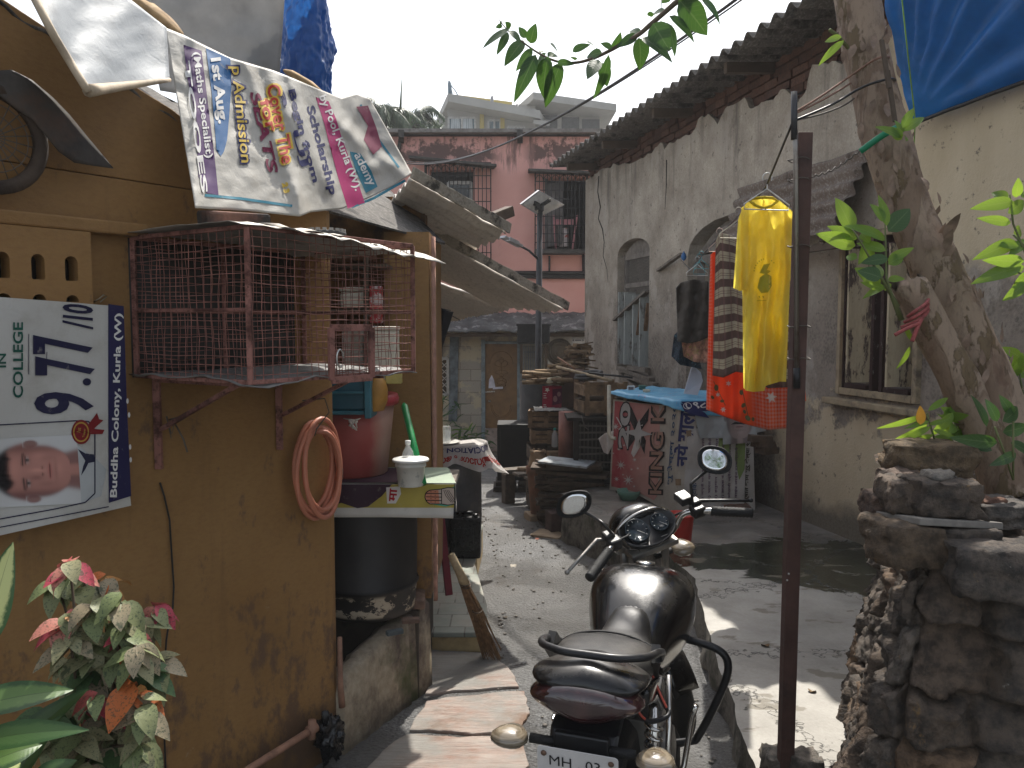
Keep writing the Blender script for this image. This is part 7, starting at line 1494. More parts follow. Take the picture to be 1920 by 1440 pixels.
for (x_, y_, r_) in ((1366, 719, 6), (1346, 740, 5), (1446, 745, 12), (1356, 768, 6)): of.star(b, x_, y_, r_, 6, .45, rot=x_)
part(b, "printed_flowers", ink((.62, .50, .42)), oc); b = MB()
for (x_, y_, r_) in ((1343, 727, 6), (1354, 752, 4), (1390, 736, 5), (1394, 760, 5), (1402, 784, 6), (1336, 745, 4), (1396, 772, 4), (1412, 786, 4), (1340, 700, 4)): of.ell(b, x_, y_, r_, r_ * .7, rot=x_)
of.line(b, [(1338, 715), (1350, 740), (1360, 760)], 1.2); of.line(b, [(1392, 730), (1398, 760), (1404, 785)], 1.2); part(b, "printed_leaves", ink((.10, .10, .035)), oc)
b = MB(); of2 = Print(lambda px, py: odp(px, py) + .02, 6); of2.sheet(b, [(1500, 690), (1506, 690)], [(1500, 752), (1512, 752)], 6, 10); part(b, "far_corner", MOF, oc)
dq_ = lineat(1300); db_ = ray_depth(dq_, Vector((-.1, -1, 0)).normalized()); ddp = lambda px, py: db_(px, py) + .04 * sin(px * .2 + py * .03) + .03 * fbm((px * .05, py * .05, 0))
dt = Print(ddp, 6); b = MB(); dt.sheet(b, [(1268, 540), (1276, 530), (1300, 524), (1328, 528)], [(1271, 640), (1290, 644), (1310, 640), (1328, 632)], 40, 36)
solo(b, "dark_trousers", M("dark_brown_cloth", (.05, .043, .035), .85, var=.25), "dark grey brown trousers folded over a hanger near the grey wall", "trousers", "laundry on the line", solid=.006)
b = MB(); dt.d = lambda px, py: ddp(px, py) + .06; dt.sheet(b, [(1276, 625), (1300, 636), (1328, 626)], [(1282, 668), (1300, 678), (1328, 682)], 20, 14); solo(b, "floral_cloth", M("pale_floral", (.40, .22, .15), .85, var=.6, sc=26, dirt=(.30, .28, .07), dth=(.55, .6), dsc=18), "pale pink floral cloth peeping out under the dark trousers", "cloth", "laundry on the line", solid=.003)
b = MB(); dt.d = lambda px, py: ddp(px, py) + .09; dt.sheet(b, [(1264, 628), (1278, 615), (1300, 640)], [(1259, 668), (1275, 684), (1316, 692)], 20, 14); solo(b, "navy_cloth", M("navy_speckled", (.012, .022, .035), .85, var=.8, sc=40, dirt=(.06, .16, .19), dth=(.58, .62), dsc=40), "dark navy speckled cloth lowest under the dark trousers", "cloth", "laundry on the line", solid=.003)
# ================================================================ motorbike
HD = R(17.0); fx = Vector((sin(HD), cos(HD), -GS * cos(HD))).normalized(); fy = Vector((-cos(HD), sin(HD), .018)).normalized(); fz = fx.cross(fy).normalized(); fy = fz.cross(fx)
BO = Vector((.262, 2.225, gz(2.225) + .004)); BM = Matrix(((fx.x, fy.x, fz.x, BO.x), (fx.y, fy.y, fz.y, BO.y), (fx.z, fy.z, fz.z, BO.z), (0, 0, 0, 1)))
bike = thing("motorbike", "black motorbike parked in the alley seen from behind, handlebar turned left, plate MH 03", "motorbike", BO, M=BM)
def dense(pts, n=6):
    o = []; P = [Vector(p) for p in pts]
    for i in range(len(P) - 1):
        p0, p1, p2, p3 = P[max(0, i - 1)], P[i], P[i + 1], P[min(len(P) - 1, i + 2)]
        for k in range(n): t = k / n; o.append(.5 * ((2 * p1) + (p2 - p0) * t + (2 * p0 - 5 * p1 + 4 * p2 - p3) * t * t + (3 * p1 - p0 - 3 * p2 + p3) * t ** 3))
    return o + [P[-1]]
def m_paint():
    g = G("dusty_black_paint"); n = g.noise(7, 7, .65, src=g.pos); nz = g.n("SeparateXYZ"); g.t.links.new(g.n("NewGeometry").outputs['Normal'], nz.inputs[0]); d = g.mul(g.ramp(n, .42, .68), g.ramp(nz.outputs[2], .2, .9), .32)
    f = g.noise(160, 3); return g.bsdf(g.mix(d, (.006, .006, .0065), (.16, .145, .125)), g.ramp(g.math('ADD', d, g.mul(f, .1)), 0, .45, .15, .5), 0, None, .4, coat=.2)
MBK = m_paint(); MSEAT = M("seat_vinyl", (.018, .0175, .017), .42, var=.35, sc=8, bump=.12, bsc=300, dirt=(.075, .07, .062), dth=(.5, .75)); MCHR = M("worn_chrome", (.52, .50, .47), .16, .95, var=.12, bump=0); MRUB = M("black_rubber", (.012, .012, .012), .65, bump=.5, bsc=200); MSAT = M("satin_black", (.014, .014, .015), .38, bump=.05, dirt=(.05, .047, .04)); MALU = M("engine_alloy", (.25, .24, .22), .45, .7, dirt=(.05, .04, .035))
def ring(x, w, zt, zb, e=.8, n=24, kb=0, kt=0):
    zc, h = (zt + zb) / 2, (zt - zb) / 2; o = []
    for i in range(n):
        a = 2 * pi * i / n; c, s = cos(a), sin(a); sy = abs(c) ** e * (1 if c > 0 else -1); sz = abs(s) ** e * (1 if s > 0 else -1); o.append(Vector((x, w * sy * (1 - kb * max(0, -sz) - kt * max(0, sz)), zc + h * sz)))
    return o
def bp_(mb, name, mat, parent=None, **k): return part(mb, name, mat, parent or bike, local=True, **k)
b = MB(); b.loft([ring(*r, .66, kb=.12) for r in ((.13, .05, .735, .68), (.17, .082, .755, .65), (.24, .106, .795, .62), (.32, .128, .852, .60), (.41, .154, .895, .59), (.49, .178, .918, .60), (.57, .186, .914, .61), (.65, .178, .896, .64), (.725, .140, .866, .69), (.768, .07, .83, .74))]); tank = bp_(b, "fuel_tank", MBK, subsurf=1)
b = MB(); b.lathe([(.034, 0), (.034, .006), (.028, .01), (0, .011)], (.60, 0, .906), 24, M=Matrix.Rotation(.12, 4, 'Y')); bp_(b, "fuel_cap", MCHR, tank)
b = MB(); b.loft([ring(*r, .75) for r in ((-.33, .06, .872, .835), (-.30, .108, .885, .81), (-.20, .136, .885, .785), (-.08, .138, .875, .75), (.0, .128, .848, .72), (.05, .110, .822, .70), (.12, .094, .808, .69), (.19, .082, .812, .68), (.26, .072, .838, .70), (.31, .055, .858, .74))]); bp_(b, "seat", MSEAT, subsurf=1)
b = MB(); b.tube([(-.085, .140 * cos(a), .815 + .062 * sin(a)) for a in [pi * i / 16 for i in range(17)]], .0035, 5); bp_(b, "seat_seam", MRUB)
b = MB(); b.loft([ring(*r, 1.0, kt=.4) for r in ((-.02, .118, .80, .70), (-.15, .128, .84, .74), (-.28, .142, .90, .80), (-.36, .146, .905, .815), (-.41, .132, .895, .82), (-.44, .09, .875, .828))]); cow = bp_(b, "tail_cowl", MBK, subsurf=1)
g = G("smoked_red_lens"); MLENS = g.bsdf(g.mix(g.ramp(g.noise((30, 30, 4)), .4, .6), (.022, .008, .009), (.05, .018, .018)), .07, 0, None, .6, coat=.8)
b = MB(); b.loft([ring(*r, 1.0, kb=.45) for r in ((-.33, .145, .868, .745), (-.39, .143, .866, .752), (-.435, .128, .860, .768), (-.458, .085, .848, .79))]); bp_(b, "tail_light", MLENS, subsurf=1)
for sg in (1, -1):
    b = MB(); b.loft([[Vector((x, sg * (y + (.012 if q in (1, 2) else -.012)), z + (.03 if q in (2, 3) else -.035) * k)) for q in range(4)] for x, y, z, k in ((-.30, .125, .80, .6), (-.12, .130, .76, 1.1), (.06, .122, .68, 1.5), (.20, .112, .62, 1.6), (.27, .10, .64, 1.2))]); bp_(b, "side_panel", MBK, bevel=.01, seg=3)
b = MB(); gr = dense([(-.02, .13, .80), (-.10, .143, .845), (-.22, .146, .885), (-.32, .128, .905), (-.372, .07, .912), (-.378, 0, .913), (-.372, -.07, .912), (-.32, -.128, .905), (-.22, -.146, .885), (-.10, -.143, .845), (-.02, -.13, .80)], 4); b.tube(gr, .0100, 10)
for sg in (1, -1): b.beam((-.20, sg * .138, .875), (-.12, sg * .125, .80), .022, .05)
bp_(b, "grab_rail", MSAT)
b = MB(); b.loft([[Vector((x, w, z)), Vector((x - .012, w * .9, z + .004)), Vector((x - .012, -w * .9, z + .004)), Vector((x, -w, z))] for x, w, z in ((-.30, .085, .76), (-.39, .085, .735), (-.425, .08, .68), (-.44, .08, .60), (-.47, .075, .50), (-.50, .07, .42))], smooth=False); b.box((-.425, 0, .715), (.02, .13, .055)); bp_(b, "rear_fender", MSAT, bevel=.005)
PLM = Matrix.Translation((-.462, 0, .672)) @ Matrix.Rotation(R(-14), 4, 'Y')
b = MB(); vs = [Vector((0, x, z)) for x, z in [(sx * (.094 - .008) + .008 * cos(a), sz * (.052 - .008) + .008 * sin(a)) for sx, sz, a0 in ((1, 1, 0), (-1, 1, pi / 2), (-1, -1, pi), (1, -1, 3 * pi / 2)) for a in (a0, a0 + pi / 4, a0 + pi / 2)]]
b.prism([PLM @ v for v in vs], PLM.to_3x3() @ Vector((.003, 0, 0))); npl = bp_(b, "number_plate", M("plate_white", (.52, .51, .50), .4, var=.1, dirt=(.28, .17, .10), dth=(.62, .68), dsc=20))
b = MB(); vs, fs = text2d("MH . 03", 0); b.add([PLM @ Vector((-.0015, -v.x * .118 + .006, v.y * .026 + .020)) for v in vs], fs, smooth=False); bp_(b, "lettering", ink((.02, .02, .022)), npl)
b = MB()
for y in (.078, -.078): b.lathe([(.007, 0), (.006, .003), (0, .004)], PLM @ Vector((-.001, y, .036)), 12, M=PLM.to_3x3().to_4x4() @ Matrix.Rotation(-pi / 2, 4, 'Y'))
bp_(b, "plate_bolt", M("rusty_bolt", (.16, .10, .07), .7, .5), npl)
g = G("clear_amber_lens"); MIND = g.bsdf(g.mix(g.ramp(g.noise((8, 8, 200), 2), .4, .6), (.12, .095, .065), (.26, .215, .155)), .15, 0, None, .6, coat=.6)
def indicator(M0, sg, par=None):
    b = MB(); b.tube([M0 @ Vector((0, sg * .05, 0)), M0 @ Vector((0, sg * .125, 0))], .012, 8); s_ = bp_(b, "indicator_stalk", MRUB)
    b = MB(); b.loft([[M0 @ Vector((x, sg * .172 + 1.28 * w * cos(a), w * .62 * sin(a))) for a in [2 * pi * i / 18 for i in range(18)]] for x, w in ((.05, .006), (.035, .020), (.01, .031), (-.015, .036), (-.035, .032), (-.05, .018), (-.055, .004))]); bp_(b, "indicator", MIND, s_)
for sg in (1, -1): indicator(Matrix.Translation((-.42, 0, .712)), sg)
# steering assembly
ST = Matrix.Translation((.77, 0, .925)) @ Matrix.Rotation(R(-26), 4, 'Y') @ Matrix.Rotation(R(41), 4, 'Z')
def sp_(x, y, z): return ST @ Vector((x, y, z))
b = MB(); b.tube([sp_(*p) for p in dense([(-.135, .335, .115), (-.06, .21, .125), (-.005, .14, .105), (.0, .10, .05), (0, .05, .03), (0, -.05, .03), (.0, -.10, .05), (-.005, -.14, .105), (-.06, -.21, .125), (-.135, -.335, .115)])], .011, 12); hb_ = bp_(b, "handlebar", MCHR)
b = MB(); b.loft([[sp_(x, y, z) for x, z in ((-.03, 0), (.06, 0), (.06, .022), (-.03, .022))] for y in (-.10, .10)], smooth=False); 
for y in (.045, -.045): b.box(sp_(0, y, .035), (.04, .035, .04), M=ST.to_3x3().to_4x4())
for y in (.09, -.09): b.lathe([(.024, 0), (.024, .03), (.015, .034), (0, .035)], sp_(.05, y, .0), 16, M=ST.to_3x3().to_4x4())
b.lathe([(.018, 0), (.018, .03), (0, .033)], sp_(.01, 0, .02), 12, M=ST.to_3x3().to_4x4()); bp_(b, "fork_clamp", MALU, bevel=.004)
for sg in (1, -1):
    b = MB(); pts = [sp_(-.065 - .0556 * t * 1.3 * 1.1, sg * (.215 + .125 * t), .125 - .01 * t) for t in [i / 24 for i in range(25)]]; b.tube(pts, [.0165 + (.0022 if i % 2 else 0) for i in range(25)], 12); bp_(b, "grip", MRUB, hb_)
    b = MB(); b.box(sp_(-.035, sg * .178, .122), (.045, .05, .042), M=ST.to_3x3().to_4x4()); b.box(sp_(-.01, sg * .185, .14), (.04, .04, .03), M=ST.to_3x3().to_4x4()); bp_(b, "switch_box", MSAT, hb_, bevel=.008)
    b = MB(); b.tube([sp_(-.01, sg * .19, .125), sp_(.012, sg * .22, .122), sp_(-.03, sg * .30, .118), sp_(-.075, sg * .385, .112)], [.007, .008, .0065, .006], 8); b.lathe([(.0, -.009), (.008, -.005), (.009, 0), (.008, .005), (0, .009)], sp_(-.076, sg * .388, .112), 10); bp_(b, "lever", MALU if sg > 0 else MSAT, hb_)
b = MB(); b.box(sp_(.02, -.155, .155), (.06, .05, .03), M=ST.to_3x3().to_4x4()); bp_(b, "brake_reservoir", MSAT, hb_, bevel=.005)
MMIR = M("mirror_glass", (.80, .82, .82), .02, 1.0, var=.02, bump=0)
def mirror(sg, stem, ctr, aim):
    b = MB(); st = dense(stem, 6); b.tube(st, .0058, 8); m0 = bp_(b, "mirror_stem", MSAT, hb_)
    Wb = BM.inverted(); c = Wb @ ctr; nw = ((CAM - ctr).normalized() + aim.normalized()).normalized(); n = (Wb.to_3x3() @ nw).normalized(); xh = Vector((0, 0, 1)).cross(n).normalized(); yh = n.cross(xh)
    def ol(k, o): return [c + n * o + xh * (.060 * k * (abs(cos(a)) ** .85) * (1 if cos(a) > 0 else -1) + .008 * sin(a) * k) + yh * (.050 * k * (abs(sin(a)) ** .85) * (1 if sin(a) > 0 else -1) + sg * .012 * cos(a) * k) for a in [2 * pi * i / 32 for i in range(32)]]
    b = MB(); b.loft([ol(.5, -.035), ol(.85, -.028), ol(1.0, -.010), ol(1.03, 0), ol(.95, .002), ol(.93, -.001)]); mh = bp_(b, "mirror", MRUB, m0 if False else hb_)
    b = MB(); b.loft([ol(.94, .0005), ol(.6, .0012), ol(.3, .0017), ol(.02, .0019)], caps=True); bp_(b, "mirror_glass", MMIR, hb_)
Wi = BM.inverted()
def bl(px, py, Y): return Wi @ at(px, py, Y)
cR, cL = at(1340, 862, 2.98), at(1076, 946, 2.86)
mirror(-1, [sp_(-.03, -.165, .13), bl(1296, 915, 2.96), bl(1300, 903, 2.96), bl(1332, 878, 3.0)], cR, Vector((.12, -.75, .55)))
mirror(1, [sp_(-.03, .165, .13), bl(1134, 985, 2.86), bl(1120, 974, 2.88), bl(1092, 958, 2.88)], cL, Vector((-.3, -.8, -.5)))
# headlamp cowl and dials
b = MB(); cs = []
for x, w, zt, zb in ((-.005, .118, .085, -.03), (.05, .125, .125, -.06), (.12, .115, .13, -.10), (.18, .085, .09, -.10), (.215, .045, .04, -.07)): cs.append([ST @ p for p in ring(x, w, zt, zb, .8)])
b.loft(cs[1:], caps=True); bp_(b, "headlamp_cowl", MBK, subsurf=1)
b = MB(); DM = ST @ Matrix.Translation((.03, 0, .075)) @ Matrix.Rotation(R(-28), 4, 'Y')
b.loft([[DM @ Vector((sx, .122 * cos(a), 0)) if False else DM @ Vector((.075 * sin(a) * k, .118 * cos(a) * k, z)) for a in [2 * pi * i / 28 for i in range(28)]] for k, z in ((.6, -.05), (1, -.01), (1.03, .012), (.95, .014), (.92, .004))]); ip = bp_(b, "instrument_panel", MSAT)
for y, r in ((.045, .047), (-.052, .036)):
    b = MB(); b.lathe([(r, .0), (r, .016), (r * .92, .018), (r * .9, .012), (0, .012)], DM @ Vector((0, y, 0)), 28, M=DM.to_3x3().to_4x4()); dl = bp_(b, "dial", M("dial_face", (.02, .028, .035), .12, var=.6, sc=30, bump=0), ip)
    b = MB(); 
    for k in range(9): a = pi * (1.25 - k * .19) ; b.beam(DM @ Vector((r * .7 * sin(a - pi / 2 + 1.57), y + r * .7 * cos(a), .0135)), DM @ Vector((r * .84 * sin(a), y + r * .84 * cos(a), .0135)), .002, .001)
    b.beam(DM @ Vector((0, y, .014)), DM @ Vector((-.02, y - .02, .014)), .002, .001); bp_(b, "dial_marks", W_, dl)
b = MB(); b.tube([sp_(.055, .125 * cos(a), .06 + .075 * sin(a)) for a in [pi * (i / 20) for i in range(21)]], .006, 6); bp_(b, "cowl_trim", MCHR)
for sg in (1, -1): indicator(ST @ Matrix.Translation((.06, 0, -.10)), sg)
b = MB()
for sg in (1, -1):
    b.tube([sp_(.05, sg * .09, .03), sp_(.05, sg * .09, -.30)], .016, 12); b.tube([sp_(.05, sg * .09, -.30), sp_(.05, sg * .09, -.66)], .025, 12)
bp_(b, "fork", MALU)
def wheel(name, Mw, r=.29, tw=.045):
    b = MB(); n = 40; b.loft([[Mw @ Vector(((r - .045 + tw * cos(a) * 1.0) * cos(t), tw * 1.05 * sin(a), (r - .045 + tw * cos(a)) * sin(t))) for a in [2 * pi * j / 12 for j in range(12)]] for t in [2 * pi * i / n for i in range(n + 1)]], caps=False); ty = bp_(b, name, MRUB)
    b = MB(); b.loft([[Mw @ Vector(((r - .085 + .012 * cos(a)) * cos(t), .03 * sin(a), (r - .085 + .012 * cos(a)) * sin(t))) for a in [2 * pi * j / 8 for j in range(8)]] for t in [2 * pi * i / n for i in range(n + 1)]], caps=False)
    for k in range(5): a = 2 * pi * k / 5; b.beam(Mw @ Vector((.03 * cos(a), 0, .03 * sin(a))), Mw @ Vector(((r - .08) * cos(a), 0, (r - .08) * sin(a))), .03, .02)
    b.lathe([(.05, -.04), (.05, .04)], Mw.translation, 16, M=Mw.to_3x3().to_4x4() @ Matrix.Rotation(pi / 2, 4, 'X')); bp_(b, "rim", MSAT, ty)
wheel("rear_wheel", Matrix.Translation((0, 0, .29)), tw=.055); wheel("front_wheel", ST @ Matrix.Translation((.05, 0, -.69)) @ Matrix.Rotation(R(26), 4, 'Y'))
b = MB(); c0 = ST @ Vector((.05, 0, -.69)); b.loft([[c0 + ST.to_3x3() @ Vector((.31 * cos(t), y, .31 * sin(t) - abs(y) * .15)) for y in (-.055, -.03, .03, .055)] + [c0 + ST.to_3x3() @ Vector((.302 * cos(t), y, .302 * sin(t) - abs(y) * .15)) for y in (.055, .03, -.03, -.055)] for t in [lerp(.5, 2.6, i / 14) for i in range(15)]]); bp_(b, "front_fender", MBK)
b = MB(); b.box((.36, 0, .40), (.30, .22, .24)); b.box((.50, 0, .56), (.14, .16, .22), M=Matrix.Rotation(.25, 4, 'Y'))
for k in range(6): b.box((.50 + .008 * k, 0, .48 + .03 * k), (.19, .2, .006), M=Matrix.Rotation(.25, 4, 'Y'))
for sg in (1, -1): b.lathe([(.085, 0), (.08, .03), (.03, .04), (0, .04)], (.34, sg * .11, .38), 22, M=Matrix.Rotation(-sg * pi / 2, 4, 'X'))
bp_(b, "engine", MALU, bevel=.008)
b = MB(); b.tube([(.78, 0, .86), (.62, 0, .66), (.55, 0, .30)], .022, 8); b.tube([(.76, 0, .86), (.3, .08, .72), (-.3, .09, .76)], .018, 8); b.tube([(.76, 0, .86), (.3, -.08, .72), (-.3, -.09, .76)], .018, 8); b.beam((.25, .07, .32), (0, .09, .29), .03, .05); b.beam((.25, -.07, .32), (0, -.09, .29), .03, .05); bp_(b, "frame", MSAT)
b = MB(); b.tube([(.56, -.06, .45), (.62, -.12, .30), (.45, -.14, .22), (.15, -.15, .24)], .022, 10); b.tube([(.15, -.15, .24), (.08, -.165, .26), (-.40, -.175, .36), (-.44, -.176, .37)], [.03, .048, .052, .035], 16); ex = bp_(b, "exhaust", MSAT); b = MB(); b.tube([(.02, -.172, .295), (-.20, -.18, .345)], [.050, .052], 14); bp_(b, "heat_shield", MCHR, ex)
for sg in (1, -1):
    b = MB(); b.tube([(-.10, sg * .125, .70), (0, sg * .13, .30)], .013, 8)
    b.tube([(-.10 + .08 * t + .022 * cos(t * 60), sg * .128 + .022 * sin(t * 60), .66 - .30 * t) for t in [i / 90 for i in range(91)]], .005, 5); bp_(b, "shock_absorber", MCHR)
    b = MB(); lgy = .29 if sg < 0 else .20; b.tube([Vector((p[0], sg * p[1], p[2])) for p in dense([(.60, .04, .66), (.56, .14, .675), (.55, lgy - .03, .655), (.55, lgy + .005, .60), (.55, lgy - .02, .50), (.55, lgy - .08, .36), (.55, lgy - .11, .33), (.54, .05, .30)], 5)], .0135, 10); bp_(b, "leg_guard", MSAT)
    b = MB(); b.box((.16, sg * .24, .30), (.06, .09, .022)); b.tube([(.18, sg * .1, .28), (.16, sg * .22, .29)], .01, 6); bp_(b, "foot_peg", MRUB, bevel=.008)
    b = MB(); b.box((-.10, sg * .235, .42), (.05, .08, .02)); b.tube([(-.08, sg * .14, .40), (-.10, sg * .22, .41)], .01, 6); b.tube([(-.08, sg * .13, .41), (-.16, sg * .13, .62)], .011, 6); bp_(b, "passenger_peg", MRUB, bevel=.008)
b = MB(); b.tube([(.10, -.155, .34), (.18, -.19, .42), (.16, -.21, .58), (.14, -.22, .62)], .009, 8); b.tube([(-.10, -.17, .30), (-.02, -.16, .62), (.03, -.15, .74)], .008, 8); bp_(b, "kick_lever", MCHR)
b = MB(); cb_ = dense([bl(1176, 1230, 2.10), bl(1190, 1222, 2.10), bl(1212, 1245, 2.09), bl(1236, 1300, 2.06), bl(1250, 1330, 2.05)], 6); b.tube(cb_, .006, 6); cb2 = dense([bl(1168, 1250, 2.06), bl(1172, 1290, 2.0), bl(1190, 1325, 1.98), bl(1215, 1352, 1.99), bl(1248, 1345, 2.03), bl(1256, 1332, 2.05)], 6); b.tube(cb2, .0065, 6); cbo = bp_(b, "black_cable", MBLK)
b = MB(); b.tube([p + Vector((-.004, -.0, .006)) for p in cb_], .0032, 5); b.tube([p + Vector((-.006, 0, .004)) for p in cb2[:18]], .0032, 5); bp_(b, "red_cable", M("red_wire", (.42, .07, .045), .4), bike)
b = MB(); b.tube([sp_(-.02, -.18, .11), sp_(.06, -.20, .06), sp_(.10, -.10, .02)], .004, 6); b.tube([sp_(-.02, .18, .11), sp_(.06, .17, .04), sp_(.10, .08, .0)], .004, 6); b.tube([sp_(-.03, .17, .12), sp_(.0, .10, .10), sp_(.08, .04, .05)], .004, 6); bp_(b, "control_cable", MRUB)
# ================================================================ stone retaining wall
import numpy as np
def wall_path(a):   # plan of the wall: far left side, rounded corner, then across to the right
    pts = [(1.52, 3.6), (1.29, 3.0), (1.02, 2.45), (.875, 2.16), (.85, 2.0), (.94, 1.88), (1.2, 1.80), (1.7, 1.72), (2.4, 1.62)]
    L = [0]
    for p, q in zip(pts, pts[1:]): L.append(L[-1] + sqrt((p[0] - q[0]) ** 2 + (p[1] - q[1]) ** 2))
    a = max(0, min(L[-1] - 1e-6, a)); i = max(k for k in range(len(pts) - 1) if L[k] <= a); t = (a - L[i]) / (L[i + 1] - L[i])
    p0, p1, p2, p3 = [Vector(pts[max(0, min(len(pts) - 1, i + k))]) for k in (-1, 0, 1, 2)]
    return .5 * ((2 * p1) + (p2 - p0) * t + (2 * p0 - 5 * p1 + 4 * p2 - p3) * t * t + (3 * p1 - p0 - 3 * p2 + p3) * t ** 3), L[-1]
LW_ = wall_path(0)[1]; ZT = 1.13; NA, NZ = 300, 170
rng = np.random.default_rng(5); seeds = []
z = .02; r_ = 0
while z < ZT + .1:
    hgt = rng.uniform(.11, .175); a = -rng.uniform(0, .2)
    while a < LW_ + .2: wd = rng.uniform(.13, .27); seeds.append((a + wd / 2, z + hgt / 2 + rng.uniform(-.045, .045))); a += wd
    z += hgt
seeds = np.array(seeds); A_g, Z_g = np.meshgrid(np.linspace(.0, LW_, NA + 1), np.linspace(-.12, ZT, NZ + 1))
wz = np.array([[fbm((A_g[j, i] * 5, Z_g[j, i] * 5, 0)) for i in range(NA + 1)] for j in range(NZ + 1)]) * .045
da = (A_g + wz)[..., None] - seeds[:, 0]; dz = ((Z_g + wz * .8)[..., None] - seeds[:, 1]) * 1.45; D = np.sqrt(da ** 2 + dz ** 2); o = np.argsort(D, axis=2)[..., :2]; F1 = np.take_along_axis(D, o[..., :1], 2)[..., 0]; F2 = np.take_along_axis(D, o[..., 1:2], 2)[..., 0]
idx = o[..., 0]; e = np.clip((F2 - F1) / .032, 0, 1) ** .7; tl_a, tl_z, off = rng.uniform(-.24, .24, len(seeds)), rng.uniform(-.26, .26, len(seeds)), rng.uniform(-.012, .022, len(seeds))
hgt = e * (.036 + off[idx] + tl_a[idx] * np.take_along_axis(da, o[..., :1], 2)[..., 0] + tl_z[idx] * np.take_along_axis(dz, o[..., :1], 2)[..., 0])
tint = [(lambda t, w: tuple(np.array((.062, .052, .045)) * (1 - w) + np.array(t) * w))(c, rng.uniform(.2, .9)) for c in [[(.13, .11, .095), (.19, .115, .065), (.06, .055, .052), (.12, .082, .058), (.17, .15, .13)][k] for k in rng.integers(0, 5, len(seeds))]]
b = MB(); vs = []; pth = [(wall_path(a)[0], wall_path(min(LW_ - .001, a + .01))[0] - wall_path(max(0, a - .01))[0]) for a in A_g[0]]
for j in range(NZ + 1):
    for i in range(NA + 1):
        p, t = pth[i]; n = Vector((t.y, -t.x)).normalized(); n = -n if n.dot(Vector((-1, -1))) < 0 else n; zz = Z_g[j, i]; bt = .20 * max(0, zz) ** 1.2; q = p - n * bt + n * (hgt[j, i] + .012 * fbm((p.x * 22, p.y * 22, zz * 22), 4) + .007 * fbm((p.x * 80, p.y * 80, zz * 80))); vs.append(Vector((q.x, q.y, zz)))
o_ = len(b.v); b.v = vs
for j in range(NZ):
    for i in range(NA): 
        k = j * (NA + 1) + i; b.f.append([k, k + 1, k + NA + 2, k + NA + 1]); b.m.append(0); b.sm.append(True); b.uv.append(None); ee = e[j, i]; c = tint[idx[j, i]]; b.c.append(tuple(lerp(m_, x, ee) for m_, x in zip((.035, .028, .022), c)))
def m_stone(name):
    g = G(name); n = g.noise(22, 8, .7); f = g.noise(120, 4, .7); col = g.mix(g.ramp(n, .42, .60), g.mix(.25, g.attr(), (.24, .175, .12)), g.mix(.6, g.attr(), (.03, .026, .022))); col = g.mix(g.ramp(g.noise(9, 8, .75, off=(2, 2, 2)), .62, .69), col, (.20, .125, .055)); col = g.mix(g.ramp(g.noise(35, 6, .7, off=(5, 0, 5)), .66, .72), col, (.24, .22, .19))
    return g.bsdf(col, .85, 0, g.bump(g.math('ADD', n, g.mul(f, .8)), .9, .012), .3)
MSTN = m_stone("field_stone"); solo(b, "stone_wall", MSTN, "dark rubble stone retaining wall holding the tree bed beside the platform", "stone wall")
b = MB(); b.grid(lambda u, v: Vector((lerp(1.14 + .45 * v, 3.2, u), lerp(2.06 - .1 * u, 3.6, v), 1.10 + .05 * fbm((u * 9, v * 7, 0)) + .04 * fbm((u * 30, v * 20, 3)) + .05 * sin(pi * v))), 70, 50); so = struct(b, "soil", M("leaf_litter_soil", (.045, .03, .02), .95, var=.6, sc=40, dirt=(.16, .10, .055), dth=(.56, .62), dsc=30, bump=.8, bsc=40))
def rock(name, lab, x0, y0, x1, y1, Y, dep, tintc, rz=0, rnd=.35, cat="stone", grp="loose stones on the wall"):
    a, c = at(x0, y0, Y), at(x1, y1, Y); ctr = (a + c) / 2 + Vector((0, dep / 2, 0)); d = Vector(((c.x - a.x) / 2, dep / 2, (a.z - c.z) / 2)); b = MB(); b.col = tintc; n = 9; sd = U(0, 99); m = Matrix.Rotation(rz, 4, 'Z')
    for ax in range(3):
        for sg in (-1, 1):
            def fn(u, v):
                p = [0, 0, 0]; p[ax] = sg; p[(ax + 1) % 3] = (2 * u - 1) * sg; p[(ax + 2) % 3] = 2 * v - 1; p = Vector(p); p = p.lerp(p.normalized() * 1.12, rnd); q = Vector((p.x * d.x, p.y * d.y, p.z * d.z))
                q *= 1 + .16 * fbm((p.x * 1.1 + sd, p.y * 1.1, p.z * 1.1)); q += Vector((1, 1, .7)) * .008 * fbm((q.x * 40 + sd, q.y * 40, q.z * 40)); return ctr + m @ q
            b.grid(fn, n, n, col=tintc)
    return solo(b, name, MSTN, lab, cat, grp, weld=True)
rock("loose_stone", "long mossy brown stone topping the wall in front of the saplings", 1690, 836, 1842, 900, 2.3, .16, (.15, .105, .06), rz=-.12)
rock("loose_stone", "small pale grey stone perched on the squared block", 1744, 886, 1800, 912, 2.12, .07, (.24, .225, .20), rz=.2, rnd=.6)
rock("loose_stone", "large squared dark block beneath the small pale stone", 1728, 908, 1850, 978, 2.06, .15, (.075, .062, .054), rz=.05, rnd=.12)
rock("loose_stone", "rough rounded stone left of the squared dark block", 1676, 906, 1738, 968, 2.10, .14, (.13, .10, .08), rnd=.3)
rock("loose_stone", "brownish squared block beneath the flat tile", 1668, 990, 1780, 1068, 2.0, .16, (.105, .075, .05), rz=.08, rnd=.14); rock("loose_stone", "dark grey block beside the brownish one beneath the flat tile", 1768, 996, 1880, 1066, 2.02, .15, (.07, .064, .06), rz=-.1, rnd=.14)
rock("loose_stone", "big grey block at the right edge of the photo", 1816, 1034, 1990, 1132, 1.9, .16, (.085, .077, .072), rz=-.18, rnd=.10)
